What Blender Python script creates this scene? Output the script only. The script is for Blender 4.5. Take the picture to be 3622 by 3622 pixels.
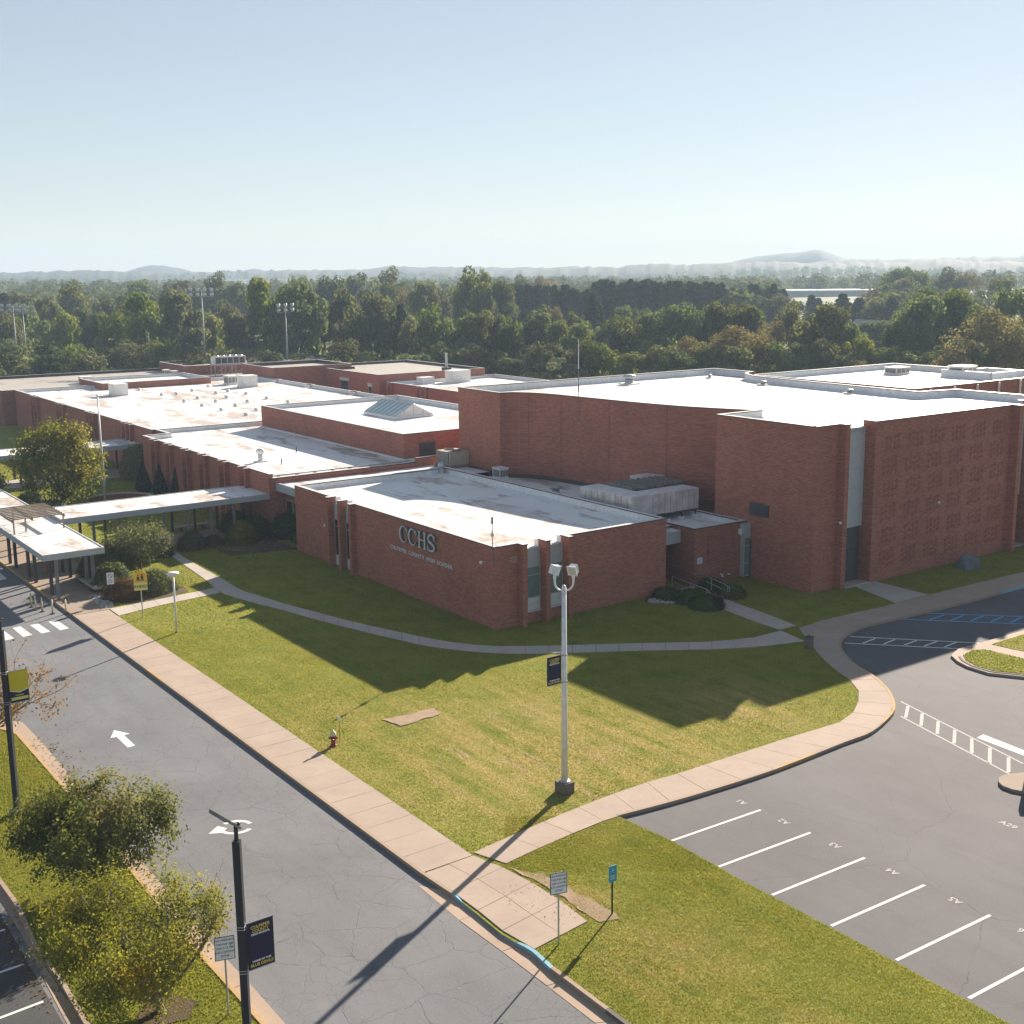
import bpy, bmesh, math, random
import numpy as np
from mathutils import Vector, Matrix

for o in list(bpy.data.objects):
    bpy.data.objects.remove(o)
SC = bpy.context.scene
COL = SC.collection

# ------------------------------------------------------------------ camera
CAM_H = 23.2
F_PX, PITCH, ROLL, CX, CY, SRC = 4285.0, 0.1874, -0.0071, 1903.0, 1767.0, 3622.0
_cp, _sp = math.cos(PITCH), math.sin(PITCH)
_f = Vector((0, _cp, -_sp)); _u0 = Vector((0, _sp, _cp)); _r0 = Vector((1, 0, 0))
CAM_R = _r0 * math.cos(ROLL) + _u0 * math.sin(ROLL)
CAM_U = -_r0 * math.sin(ROLL) + _u0 * math.cos(ROLL)
CAM_F = _f
cam = bpy.data.cameras.new('camera')
cam.sensor_fit = 'HORIZONTAL'; cam.sensor_width = 36.0
cam.lens = F_PX / SRC * 36.0
cam.shift_x = -(CX - SRC / 2) / SRC
cam.shift_y = (CY - SRC / 2) / SRC
cam.clip_start = 0.5; cam.clip_end = 60000
camo = bpy.data.objects.new('camera', cam); COL.objects.link(camo)
M = Matrix.Identity(4)
for i in range(3):
    M[i][0] = CAM_R[i]; M[i][1] = CAM_U[i]; M[i][2] = -CAM_F[i]
M[2][3] = CAM_H
camo.matrix_world = M
SC.camera = camo

# ------------------------------------------------------------------ sky, sun, exposure
SUN_AZ, SUN_EL = 25.8, 22.8           # degrees clockwise from +Y, above horizon
world = bpy.data.worlds.new('World'); SC.world = world; world.use_nodes = True
wn = world.node_tree.nodes; wl = world.node_tree.links
for n in list(wn): wn.remove(n)
sky = wn.new('ShaderNodeTexSky'); sky.sky_type = 'NISHITA'; sky.sun_disc = False
sky.sun_elevation = math.radians(SUN_EL); sky.sun_rotation = math.radians(SUN_AZ)
sky.altitude = 120; sky.air_density = 0.85; sky.dust_density = 0.08; sky.ozone_density = 1.8
bg = wn.new('ShaderNodeBackground'); bg.inputs['Strength'].default_value = 0.076
wo = wn.new('ShaderNodeOutputWorld')
gm = wn.new('ShaderNodeGamma'); gm.inputs['Gamma'].default_value = 0.63      # even, milky light of a hazy afternoon sky
hsv = wn.new('ShaderNodeHueSaturation'); hsv.inputs['Saturation'].default_value = 0.76
wl.new(sky.outputs[0], gm.inputs['Color']); wl.new(gm.outputs[0], hsv.inputs['Color']); wl.new(hsv.outputs[0], bg.inputs[0]); wl.new(bg.outputs[0], wo.inputs[0])
sun = bpy.data.lights.new('sun', 'SUN'); sun.energy = 5.0; sun.angle = math.radians(0.53)
sun.color = (1.0, 0.87, 0.72)
suno = bpy.data.objects.new('sun', sun); COL.objects.link(suno)
SUN_DIR = Vector((math.sin(math.radians(SUN_AZ)) * math.cos(math.radians(SUN_EL)),
                  math.cos(math.radians(SUN_AZ)) * math.cos(math.radians(SUN_EL)), math.sin(math.radians(SUN_EL))))
suno.rotation_euler = SUN_DIR.to_track_quat('Z', 'Y').to_euler()
suno.location = (60, 120, 90)
SC.view_settings.view_transform = 'Standard'; SC.view_settings.look = 'None'
SC.view_settings.exposure = 1.52; SC.view_settings.gamma = 1.0
SC.view_settings.use_curve_mapping = False
SC.render.engine = 'CYCLES'
SC.cycles.use_denoising = True
SC.cycles.max_bounces = 6; SC.cycles.diffuse_bounces = 3; SC.cycles.glossy_bounces = 2
SC.cycles.transmission_bounces = 3; SC.cycles.volume_bounces = 1; SC.cycles.transparent_max_bounces = 6
SC.cycles.caustics_reflective = False; SC.cycles.caustics_refractive = False

# ------------------------------------------------------------------ frames
TH = math.radians(36.55)
EA = (math.cos(TH), math.sin(TH)); EB = (-EA[1], EA[0])
A0 = (-2.844, 76.535)
def W(s, t):
    return (A0[0] + s * EA[0] + t * EB[0], A0[1] + s * EA[1] + t * EB[1])
def ray(u, v):
    return CAM_R * ((u - CX) / F_PX) + CAM_U * (-(v - CY) / F_PX) + CAM_F
def at_dist(u, v, d):
    r = ray(u, v); k = d / r.y
    return (r.x * k, d, CAM_H + r.z * k)
LOW = -0.13                               # asphalt level below lawns and walks
KL = (CAM_H - LOW) / CAM_H

# ------------------------------------------------------------------ mesh helpers
class MB:
    def __init__(s):
        s.v = []; s.f = []; s.m = []
    def poly(s, pts, mi=0):
        b = len(s.v); s.v += [tuple(p) for p in pts]; s.f.append(list(range(b, b + len(pts)))); s.m.append(mi)
        return s
    def box(s, x0, x1, y0, y1, z0, z1, mi=0, top=None, bottom=True):
        if x0 > x1: x0, x1 = x1, x0
        if y0 > y1: y0, y1 = y1, y0
        b = len(s.v)
        s.v += [(x0,y0,z0),(x1,y0,z0),(x1,y1,z0),(x0,y1,z0),(x0,y0,z1),(x1,y0,z1),(x1,y1,z1),(x0,y1,z1)]
        fs = [(0,1,5,4),(1,2,6,5),(2,3,7,6),(3,0,4,7),(4,5,6,7)] + ([(3,2,1,0)] if bottom else [])
        for k, q in enumerate(fs):
            s.f.append([b + i for i in q]); s.m.append(top if (k == 4 and top is not None) else mi)
        return s
    def prism(s, poly, z0, z1, mi=0, top=None, cap=True, bottom=False):
        n = len(poly); b = len(s.v)
        zz0 = z0 if hasattr(z0, '__len__') else [z0] * n
        zz1 = z1 if hasattr(z1, '__len__') else [z1] * n
        s.v += [(p[0], p[1], z) for p, z in zip(poly, zz0)] + [(p[0], p[1], z) for p, z in zip(poly, zz1)]
        for i in range(n):
            j = (i + 1) % n
            s.f.append([b + i, b + j, b + n + j, b + n + i]); s.m.append(mi)
        if cap: s.f.append([b + n + i for i in range(n)]); s.m.append(mi if top is None else top)
        if bottom: s.f.append([b + n - 1 - i for i in range(n)]); s.m.append(mi)
        return s
    def tube(s, pts, rad, n=8, mi=0, caps=True):
        pts = [Vector(p) for p in pts]
        if not hasattr(rad, '__len__'): rad = [rad] * len(pts)
        b = len(s.v); up = None
        for i, p in enumerate(pts):
            d = (pts[min(i + 1, len(pts) - 1)] - pts[max(i - 1, 0)])
            if d.length < 1e-9: d = Vector((0, 0, 1))
            d.normalize()
            if up is None:
                up = Vector((1, 0, 0)) if abs(d.x) < 0.9 else Vector((0, 1, 0))
            x = up - d * up.dot(d)
            if x.length < 1e-6: x = d.orthogonal()
            x.normalize(); y = d.cross(x); up = x
            for k in range(n):
                a = 2 * math.pi * k / n
                s.v.append(tuple(p + (x * math.cos(a) + y * math.sin(a)) * rad[i]))
        for i in range(len(pts) - 1):
            for k in range(n):
                k2 = (k + 1) % n
                s.f.append([b + i*n + k, b + i*n + k2, b + (i+1)*n + k2, b + (i+1)*n + k]); s.m.append(mi)
        if caps:
            s.f.append([b + n - 1 - k for k in range(n)]); s.m.append(mi)
            s.f.append([b + (len(pts)-1)*n + k for k in range(n)]); s.m.append(mi)
        return s
    def lathe(s, prof, c=(0, 0, 0), n=16, mi=0):
        b = len(s.v)
        for r, z in prof:
            for k in range(n):
                a = 2 * math.pi * k / n
                s.v.append((c[0] + r * math.cos(a), c[1] + r * math.sin(a), c[2] + z))
        for i in range(len(prof) - 1):
            for k in range(n):
                k2 = (k + 1) % n
                s.f.append([b + i*n + k, b + i*n + k2, b + (i+1)*n + k2, b + (i+1)*n + k]); s.m.append(mi)
        s.f.append([b + (len(prof)-1)*n + k for k in range(n)]); s.m.append(mi)
        return s
    def obox(s, c, ax, ay, hx, hy, z0, z1, mi=0):
        """box turned about z: centre c, unit axes ax, ay, half sizes hx, hy"""
        p = [(c[0] + ax[0]*i*hx + ay[0]*j*hy, c[1] + ax[1]*i*hx + ay[1]*j*hy) for i, j in ((-1,-1),(1,-1),(1,1),(-1,1))]
        return s.prism(p, z0, z1, mi, bottom=True)
    def build(s, name, mats, parent=None, org=(0, 0, 0), smooth=False):
        me = bpy.data.meshes.new(name)
        ox, oy, oz = org
        me.from_pydata([(x - ox, y - oy, z - oz) for x, y, z in s.v], [], s.f)
        if not isinstance(mats, (list, tuple)): mats = [mats]
        for m in mats: me.materials.append(m)
        if len(mats) > 1: me.polygons.foreach_set('material_index', s.m)
        if smooth: me.polygons.foreach_set('use_smooth', [True] * len(s.f))
        me.update()
        o = bpy.data.objects.new(name, me); COL.objects.link(o)
        if parent: o.parent = parent
        return o
def tag(o, label=None, cat=None, group=None, kind=None):
    if label: o['label'] = label
    if cat: o['category'] = cat
    if group: o['group'] = group
    if kind: o['kind'] = kind
    return o
def thing(name, label, cat, loc=(0, 0, 0), rz=0.0, group=None):
    o = bpy.data.objects.new(name, None); COL.objects.link(o)
    o.empty_display_size = 0.3
    o.location = loc; o.rotation_euler = (0, 0, rz)
    return tag(o, label, cat, group)
def sthing(name, label, cat, s0, t0, z0=0.0, group=None):
    x, y = W(s0, t0)
    o = thing(name, label, cat, (x, y, z0), TH, group); o['_'] = 0; del o['_']
    ORG[o.name] = (s0, t0, z0)
    return o
ORG = {}
def sb(mb, name, mats, root, smooth=False, parent=None):
    """mesh given in building (s, t, z) coordinates, parented under root (or a part of it)"""
    return mb.build(name, mats, parent or root, ORG[root.name], smooth)
def struct(o, label=None):
    o['kind'] = 'structure'
    if label: o['label'] = label
    return o
def dup(o, parent=None, loc=None, rz=None, scale=None):
    c = o.copy(); COL.objects.link(c); c.parent = parent
    if loc is not None: c.location = loc
    if rz is not None: c.rotation_euler = (c.rotation_euler[0], c.rotation_euler[1], rz)
    if scale is not None: c.scale = scale
    for ch in list(o.children): dup(ch, c)
    return c
ONES = 'zeroth first second third fourth fifth sixth seventh eighth ninth tenth eleventh twelfth thirteenth fourteenth fifteenth sixteenth seventeenth eighteenth nineteenth'.split()
TENS = {2: 'twent', 3: 'thirt', 4: 'fort', 5: 'fift', 6: 'sixt', 7: 'sevent', 8: 'eight', 9: 'ninet'}
def nth(n): return ONES[n] if n < 20 else (TENS[n // 10] + 'ieth' if n % 10 == 0 else TENS[n // 10] + 'y-' + ONES[n % 10])
def lerp(a, b, k): return tuple(x + (y - x) * k for x, y in zip(a, b))
def resample(pts, n):
    pts = [Vector((p[0], p[1], 0)) for p in pts]
    L = [0.0]
    for i in range(1, len(pts)): L.append(L[-1] + (pts[i] - pts[i-1]).length)
    out = []
    for k in range(n):
        d = L[-1] * k / (n - 1); i = 1
        while i < len(L) - 1 and L[i] < d: i += 1
        q = pts[i-1].lerp(pts[i], (d - L[i-1]) / max(L[i] - L[i-1], 1e-9)); out.append((q.x, q.y))
    return out
def catmull(pts, sub=5):
    out = []
    n = len(pts)
    for i in range(n - 1):
        p0, p1, p2, p3 = [Vector(pts[max(0, min(n-1, j))]) for j in (i-1, i, i+1, i+2)]
        for k in range(sub):
            t = k / sub
            q = 0.5 * ((2*p1) + (p2-p0)*t + (2*p0-5*p1+4*p2-p3)*t*t + (3*p1-p0-3*p2+p3)*t**3)
            out.append(tuple(q))
    out.append(tuple(pts[-1]))
    return out
def offset_poly(poly, d):
    """inset a CCW polygon by d (positive = inwards)"""
    n = len(poly); out = []
    for i in range(n):
        a = Vector(poly[i-1]); b = Vector(poly[i]); c = Vector(poly[(i+1) % n])
        e1 = (b - a).normalized(); e2 = (c - b).normalized()
        n1 = Vector((-e1.y, e1.x)); n2 = Vector((-e2.y, e2.x))
        m = (n1 + n2); k = m.length_squared
        m = m * (2.0 / k) if k > 0.15 else n1
        out.append((b.x + m.x * d, b.y + m.y * d))
    return out
# ------------------------------------------------------------------ materials
class NT:
    def __init__(s, name):
        s.mat = bpy.data.materials.new(name); s.mat.use_nodes = True
        s.n = s.mat.node_tree.nodes; s.l = s.mat.node_tree.links
        for x in list(s.n): s.n.remove(x)
        s.out = s.n.new('ShaderNodeOutputMaterial')
    def add(s, typ, **kw):
        nd = s.n.new(typ)
        for k, v in kw.items():
            if k.startswith('i_'):
                key = k[2:]; key = int(key) if key.isdigit() else key.replace('_', ' ')
                if hasattr(v, 'is_linked') or hasattr(v, 'links'): s.l.new(v, nd.inputs[key])
                else: nd.inputs[key].default_value = v
            else: setattr(nd, k, v)
        return nd
    def val(s, sock, inp):
        if hasattr(sock, 'links'): s.l.new(sock, inp)
        else: inp.default_value = sock
    def pos(s): return s.add('ShaderNodeNewGeometry').outputs['Position']
    def objc(s): return s.add('ShaderNodeTexCoord').outputs['Object']
    def noise(s, vec, scale, detail=3.0, rough=0.55, dist=0.0):
        n = s.add('ShaderNodeTexNoise'); s.val(vec, n.inputs['Vector'])
        n.inputs['Scale'].default_value = scale; n.inputs['Detail'].default_value = detail
        n.inputs['Roughness'].default_value = rough; n.inputs['Distortion'].default_value = dist
        return n.outputs['Fac']
    def ramp(s, fac, p0, p1, c0=0.0, c1=1.0):
        n = s.add('ShaderNodeMapRange'); n.clamp = True
        s.val(fac, n.inputs[0]); n.inputs[1].default_value = p0; n.inputs[2].default_value = p1
        n.inputs[3].default_value = c0; n.inputs[4].default_value = c1
        return n.outputs[0]
    def mix(s, fac, a, b, blend='MIX'):
        n = s.add('ShaderNodeMix'); n.data_type = 'RGBA'; n.blend_type = blend
        s.val(fac, n.inputs[0])
        for c, i in ((a, 6), (b, 7)):
            if hasattr(c, 'links'): s.l.new(c, n.inputs[i])
            else: n.inputs[i].default_value = (*c, 1) if len(c) == 3 else c
        return n.outputs[2]
    def math(s, op, a, b=0.0):
        n = s.add('ShaderNodeMath'); n.operation = op; s.val(a, n.inputs[0]); s.val(b, n.inputs[1])
        return n.outputs[0]
    def vmul(s, vec, v):
        n = s.add('ShaderNodeVectorMath'); n.operation = 'MULTIPLY'; s.val(vec, n.inputs[0]); n.inputs[1].default_value = v
        return n.outputs[0]
    def rotz(s, vec, a):
        n = s.add('ShaderNodeVectorRotate'); n.rotation_type = 'Z_AXIS'; s.val(vec, n.inputs['Vector']); n.inputs['Angle'].default_value = a
        return n.outputs[0]
    def bump(s, h, strength=0.3, dist=0.02):
        n = s.add('ShaderNodeBump'); n.inputs['Strength'].default_value = strength; n.inputs['Distance'].default_value = dist
        s.val(h, n.inputs['Height']); return n.outputs[0]
    def done(s, color, rough=0.8, metal=0.0, normal=None, spec=0.5):
        b = s.add('ShaderNodeBsdfPrincipled')
        if hasattr(color, 'links'): s.l.new(color, b.inputs['Base Color'])
        else: b.inputs['Base Color'].default_value = (*color, 1)
        s.val(rough, b.inputs['Roughness']); s.val(metal, b.inputs['Metallic'])
        b.inputs['Specular IOR Level'].default_value = spec
        if normal is not None: s.l.new(normal, b.inputs['Normal'])
        s.l.new(b.outputs[0], s.out.inputs['Surface'])
        return s.mat

def m_plain(name, col, rough=0.6, metal=0.0, var=0.12, scale=3.0, spec=0.5):
    t = NT(name); n = t.noise(t.pos(), scale, 5, 0.6)
    c = t.mix(t.ramp(n, 0.3, 0.7), tuple(x * (1 - var) for x in col), tuple(min(1, x * (1 + var)) for x in col))
    return t.done(c, rough, metal, spec=spec)

def m_brick(name, base, dark, mortar=(0.47, 0.34, 0.28)):
    """running bond: bed joints, fainter head joints and a colour of its own for every brick"""
    t = NT(name); oc = t.objc(); RH, BW = 0.105, 0.32
    sep = t.add('ShaderNodeSeparateXYZ'); t.l.new(oc, sep.inputs[0])
    u = t.math('DIVIDE', t.math('ADD', sep.outputs[0], sep.outputs[1]), BW); z = t.math('DIVIDE', sep.outputs[2], RH)
    row = t.math('FLOOR', z); fz = t.math('FRACT', z)
    u2 = t.math('ADD', u, t.math('MULTIPLY', row, 0.5)); col = t.math('FLOOR', u2); fu = t.math('FRACT', u2)
    cmb = t.add('ShaderNodeCombineXYZ'); t.l.new(col, cmb.inputs[0]); t.l.new(row, cmb.inputs[1])
    wn_ = t.add('ShaderNodeTexWhiteNoise'); wn_.noise_dimensions = '2D'; t.l.new(cmb.outputs[0], wn_.inputs['Vector'])
    c = t.mix(wn_.outputs['Value'], dark, base)
    c = t.mix(t.ramp(wn_.outputs['Value'], 0.90, 0.93, 0.0, 0.5), c, tuple(x * 0.45 for x in dark))
    bed = t.ramp(fz, 0.13, 0.17, 1.0, 0.0); head = t.ramp(fu, 0.035, 0.05, 1.0, 0.0)
    big = t.noise(oc, 0.30, 5, 0.62); fine = t.noise(oc, 2.2, 4, 0.6)
    streak = t.noise(t.vmul(oc, (1.3, 1.3, 0.10)), 1.2, 4, 0.6)
    c = t.mix(t.math('MULTIPLY', bed, 0.75), c, mortar); c = t.mix(t.math('MULTIPLY', head, 0.3), c, mortar)
    c = t.mix(t.ramp(big, 0.34, 0.70, 0.0, 0.42), c, t.mix(0.55, c, (0.10, 0.042, 0.034)))
    c = t.mix(t.ramp(fine, 0.40, 0.75, 0.0, 0.22), c, (0.36, 0.155, 0.10))
    c = t.mix(t.ramp(streak, 0.60, 0.80, 0.0, 0.20), c, (0.37, 0.27, 0.23))
    return t.done(c, 0.9, normal=t.bump(bed, 0.4, -0.012), spec=0.25)

def m_roof(name, base=(0.76, 0.755, 0.745), dirt=(0.36, 0.29, 0.245), amount=0.5, seams=True):
    t = NT(name); p = t.rotz(t.pos(), -TH)
    st = t.vmul(p, (0.55, 0.16, 0.4))
    a = t.noise(st, 0.75, 6, 0.62, 0.4); b = t.noise(p, 0.11, 3, 0.5)
    m = t.math('MULTIPLY', t.ramp(a, 0.50, 0.57), t.ramp(b, 0.56 - 0.3 * amount, 0.64 - 0.25 * amount))
    fine = t.noise(p, 1.7, 5, 0.65)
    c = t.mix(t.ramp(fine, 0.3, 0.75), tuple(x * 0.93 for x in base), base)
    c = t.mix(t.math('MULTIPLY', m, t.ramp(fine, 0.35, 0.6, 0.45, 1.0)), c, dirt)
    soft = t.noise(t.vmul(p, (0.3, 0.08, 0.3)), 1.1, 3, 0.5)
    c = t.mix(t.ramp(soft, 0.55, 0.75, 0.0, 0.30), c, tuple(x * 0.80 for x in base))
    if seams:
        sp = t.add('ShaderNodeSeparateXYZ'); t.l.new(p, sp.inputs[0])
        w = t.math('PINGPONG', sp.outputs[0], 1.55)
        w2 = t.math('PINGPONG', sp.outputs[1], 6.1)
        c = t.mix(t.math('MULTIPLY', t.ramp(w, 0.0, 0.06, 0.22, 0.0), 1.0), c, tuple(x * 0.6 for x in base))
        c = t.mix(t.ramp(w2, 0.0, 0.06, 0.18, 0.0), c, tuple(x * 0.6 for x in base))
    return t.done(c, 0.55, normal=t.bump(fine, 0.15, 0.02), spec=0.3)

def m_asphalt(name, base, crack_scale=0.35, crack_amt=0.9, tint=(1, 1, 1), stain=0.5):
    t = NT(name); p = t.pos()
    wob = t.add('ShaderNodeTexNoise'); t.l.new(p, wob.inputs['Vector']); wob.inputs['Scale'].default_value = 1.6; wob.inputs['Detail'].default_value = 5
    off = t.vmul(wob.outputs['Color'], (0.6, 0.6, 0))
    ad = t.add('ShaderNodeVectorMath'); ad.operation = 'ADD'; t.l.new(p, ad.inputs[0]); t.l.new(off, ad.inputs[1])
    def cracks(scale, w):
        v = t.add('ShaderNodeTexVoronoi'); v.feature = 'DISTANCE_TO_EDGE'; v.voronoi_dimensions = '2D'; v.inputs['Randomness'].default_value = 1.0
        t.l.new(ad.outputs[0], v.inputs['Vector']); v.inputs['Scale'].default_value = scale
        return t.ramp(v.outputs['Distance'], w * 0.35, w, 1.0, 0.0)
    k1 = cracks(crack_scale, 0.020 * crack_scale)
    k2 = cracks(crack_scale * 2.7, 0.018 * crack_scale * 2.7)
    broad = t.noise(p, 0.16, 4, 0.6); mid = t.noise(t.vmul(t.rotz(p, math.radians(53.4)), (0.28, 1.4, 1)), 0.7, 4, 0.6)
    fine = t.noise(p, 26, 3, 0.7); spk = t.noise(p, 9, 2, 0.5)
    b = tuple(base); lo = tuple(x * 0.74 for x in base); hi = tuple(x * 1.2 for x in base)
    c = t.mix(t.ramp(broad, 0.3, 0.7), lo, hi)
    c = t.mix(t.ramp(mid, 0.46, 0.70, 0.0, stain * 0.6), c, tuple(x * 0.62 for x in base))
    c = t.mix(t.ramp(fine, 0.25, 0.75, 0.0, 0.55), c, tuple(min(1, x * 1.55) for x in base))
    c = t.mix(t.ramp(spk, 0.72, 0.76, 0.0, 0.6), c, tuple(min(1, x * 2.3) for x in base))
    gate = t.ramp(t.noise(p, 0.22, 2, 0.5), 0.38, 0.58); gate1 = t.ramp(t.noise(p, 0.35, 3, 0.6), 0.34, 0.62, 0.1, 1.0)
    c = t.mix(t.math('MULTIPLY', t.math('MULTIPLY', k1, gate1), crack_amt * 0.8), c, tuple(x * 0.33 for x in base))
    c = t.mix(t.math('MULTIPLY', t.math('MULTIPLY', k2, gate), crack_amt * 0.55), c, tuple(x * 0.45 for x in base))
    h = t.math('ADD', fine, t.math('MULTIPLY', k1, -1.0))
    return t.done(c, 0.88, normal=t.bump(h, 0.4, 0.015), spec=0.3)

def m_concrete(name, base, scale=1.0, grain=20.0, stain=0.4):
    t = NT(name); p = t.pos()
    broad = t.noise(p, 0.45 * scale, 5, 0.62); mid = t.noise(p, 2.3 * scale, 5, 0.65); fine = t.noise(p, grain, 3, 0.7)
    oi = t.add('ShaderNodeObjectInfo')
    c = t.mix(t.ramp(broad, 0.3, 0.72), tuple(x * 0.86 for x in base), tuple(min(1, x * 1.08) for x in base))
    c = t.mix(t.ramp(mid, 0.5, 0.8, 0.0, stain), c, tuple(x * 0.62 for x in base))
    c = t.mix(t.ramp(fine, 0.3, 0.75, 0.0, 0.45), c, tuple(x * 0.72 for x in base))
    c = t.mix(t.ramp(oi.outputs['Random'], 0, 1, 0.0, 0.22), c, tuple(x * 0.75 for x in base))
    return t.done(c, 0.9, normal=t.bump(fine, 0.25, 0.008), spec=0.25)

def lawn_color(t, p):
    """bare, dry and green areas of mown turf, fixed to the ground"""
    big = t.noise(p, 0.11, 3, 0.55, 0.3); mid = t.noise(p, 0.6, 4, 0.62); fine = t.noise(p, 5.5, 4, 0.7)
    pr = t.rotz(p, math.radians(53.3))
    mow = t.noise(t.vmul(pr, (0.07, 1.35, 1)), 1.0, 4, 0.6)
    c = t.mix(t.ramp(mid, 0.32, 0.68), (0.115, 0.175, 0.022), (0.25, 0.262, 0.042))
    c = t.mix(t.ramp(fine, 0.35, 0.72, 0.0, 0.6), c, (0.35, 0.325, 0.045))
    def blob(x, y, r0, r1):
        d = t.add('ShaderNodeVectorMath'); d.operation = 'DISTANCE'; t.l.new(p, d.inputs[0]); d.inputs[1].default_value = (x, y, 0)
        return t.ramp(d.outputs['Value'], r0, r1, 1.0, 0.0)
    w = blob(0.0, 56.5, 3.5, 11.5); w = t.math('MAXIMUM', w, blob(10.5, 62.5, 1.5, 6.0)); w = t.math('MAXIMUM', w, blob(5.5, 56.0, 1, 6))
    w = t.math('MAXIMUM', w, t.math('MULTIPLY', blob(4.6, 37.8, 0.8, 4.2), 0.75)); w = t.math('MAXIMUM', w, blob(1.6, 41.6, 0.4, 1.7))
    w = t.math('MAXIMUM', w, t.math('MULTIPLY', blob(-9.5, 60, 1, 7), 0.55)); w = t.math('MAXIMUM', w, t.math('MULTIPLY', blob(8.0, 32.5, 0.8, 4.0), 0.7))
    dry = t.math('MULTIPLY', t.ramp(t.math('ADD', t.math('MULTIPLY', mow, 0.65), t.math('MULTIPLY', mid, 0.35)), 0.38, 0.58), t.math('ADD', t.math('MULTIPLY', w, 0.95), t.ramp(big, 0.55, 0.72, 0.04, 0.30)))
    c = t.mix(t.ramp(mow, 0.42, 0.62, 0.0, 0.45), c, (0.29, 0.275, 0.038))
    c = t.mix(dry, c, t.mix(t.ramp(fine, 0.3, 0.7), (0.37, 0.285, 0.095), (0.50, 0.375, 0.155)))
    bare = t.math('MULTIPLY', t.ramp(t.noise(t.vmul(pr, (0.22, 1.6, 1)), 1.3, 5, 0.7), 0.56, 0.66), t.math('MULTIPLY', w, 0.85))
    c = t.mix(bare, c, (0.47, 0.335, 0.21))
    return c, fine, mid
def m_lawn(name):
    t = NT(name); p = t.pos(); c, fine, mid = lawn_color(t, p)
    c = t.mix(0.25, c, (0.06, 0.07, 0.018))
    return t.done(c, 0.95, normal=t.bump(fine, 0.9, 0.05), spec=0.1)
def m_blade(name):
    t = NT(name); p = t.pos(); c, fine, mid = lawn_color(t, p)
    d = t.add('ShaderNodeBsdfDiffuse'); tr = t.add('ShaderNodeBsdfTranslucent'); mx = t.add('ShaderNodeMixShader')
    t.l.new(c, d.inputs[0]); t.l.new(t.mix(0.35, c, (0.42, 0.40, 0.06)), tr.inputs[0]); mx.inputs[0].default_value = 0.45
    t.l.new(d.outputs[0], mx.inputs[1]); t.l.new(tr.outputs[0], mx.inputs[2]); t.l.new(mx.outputs[0], t.out.inputs['Surface'])
    return t.mat
def m_leaf(name, cols, trans=0.4, rand=0.35, patch=None):
    """cols: three leaf colours picked per sprig; each tree drifts a little by its own random number"""
    t = NT(name)
    at = t.add('ShaderNodeAttribute'); at.attribute_name = 'tint'
    oi = t.add('ShaderNodeObjectInfo')
    f = t.math('FRACT', t.math('ADD', at.outputs['Fac'], 0.0))
    c = t.mix(t.ramp(f, 0.0, 0.55), cols[0], cols[1]); c = t.mix(t.ramp(f, 0.62, 1.0), c, cols[2])
    if rand:
        hs = t.add('ShaderNodeHueSaturation'); t.l.new(c, hs.inputs['Color'])
        t.l.new(t.ramp(oi.outputs['Random'], 0, 1, 0.5 - 0.045 * rand, 0.5 + 0.03 * rand), hs.inputs['Hue'])
        t.l.new(t.ramp(t.math('FRACT', t.math('MULTIPLY', oi.outputs['Random'], 7.3)), 0, 1, 1 - rand * 0.55, 1 + rand * 0.55), hs.inputs['Value'])
        t.l.new(t.ramp(t.math('FRACT', t.math('MULTIPLY', oi.outputs['Random'], 3.7)), 0, 1, 1 - rand * 0.5, 1 + rand * 0.2), hs.inputs['Saturation'])
        c = hs.outputs[0]
    d = t.add('ShaderNodeBsdfDiffuse'); tr = t.add('ShaderNodeBsdfTranslucent'); mx = t.add('ShaderNodeMixShader')
    gl = t.add('ShaderNodeBsdfGlossy'); gl.inputs['Roughness'].default_value = 0.6; gl.inputs[0].default_value = (0.4, 0.4, 0.4, 1)
    t.l.new(c, d.inputs[0])
    t.l.new(t.mix(0.35, c, t.mix(0.5, c, (0.30, 0.30, 0.02))), tr.inputs[0]); mx.inputs[0].default_value = trans
    t.l.new(d.outputs[0], mx.inputs[1]); t.l.new(tr.outputs[0], mx.inputs[2])
    m2 = t.add('ShaderNodeMixShader'); m2.inputs[0].default_value = 0.03
    t.l.new(mx.outputs[0], m2.inputs[1]); t.l.new(gl.outputs[0], m2.inputs[2]); t.l.new(m2.outputs[0], t.out.inputs['Surface'])
    return t.mat
def m_glass(name, col, rough=0.08):
    t = NT(name); n = t.noise(t.pos(), 1.2, 2)
    return t.done(t.mix(t.ramp(n, 0.3, 0.7), col, tuple(x * 1.3 for x in col)), rough, spec=0.7)

MT = {}
MT['brick'] = m_brick('red_brick', (0.44, 0.155, 0.105), (0.29, 0.098, 0.068))
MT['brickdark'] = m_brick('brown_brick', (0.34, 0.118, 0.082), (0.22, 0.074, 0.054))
MT['roof'] = m_roof('white_membrane', base=(0.79, 0.78, 0.765), amount=0.66)
MT['roofclean'] = m_roof('clean_membrane', base=(0.82, 0.81, 0.795), amount=0.45)
MT['gravel'] = m_roof('gravel_roof', base=(0.42, 0.39, 0.35), dirt=(0.30, 0.27, 0.24), amount=0.4, seams=False)
MT['lining'] = m_plain('white_flashing', (0.70, 0.71, 0.72), 0.5)
MT['copedark'] = m_plain('bronze_coping', (0.045, 0.036, 0.032), 0.5)
MT['copetop'] = m_plain('pale_coping', (0.62, 0.62, 0.62), 0.4)
MT['fascia'] = m_plain('grey_blue_metal', (0.36, 0.40, 0.43), 0.45, var=0.06)
MT['panel'] = m_plain('pale_metal_panel', (0.42, 0.455, 0.48), 0.5, var=0.08)
MT['spandrel'] = m_plain('white_spandrel', (0.60, 0.62, 0.62), 0.5)
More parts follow.
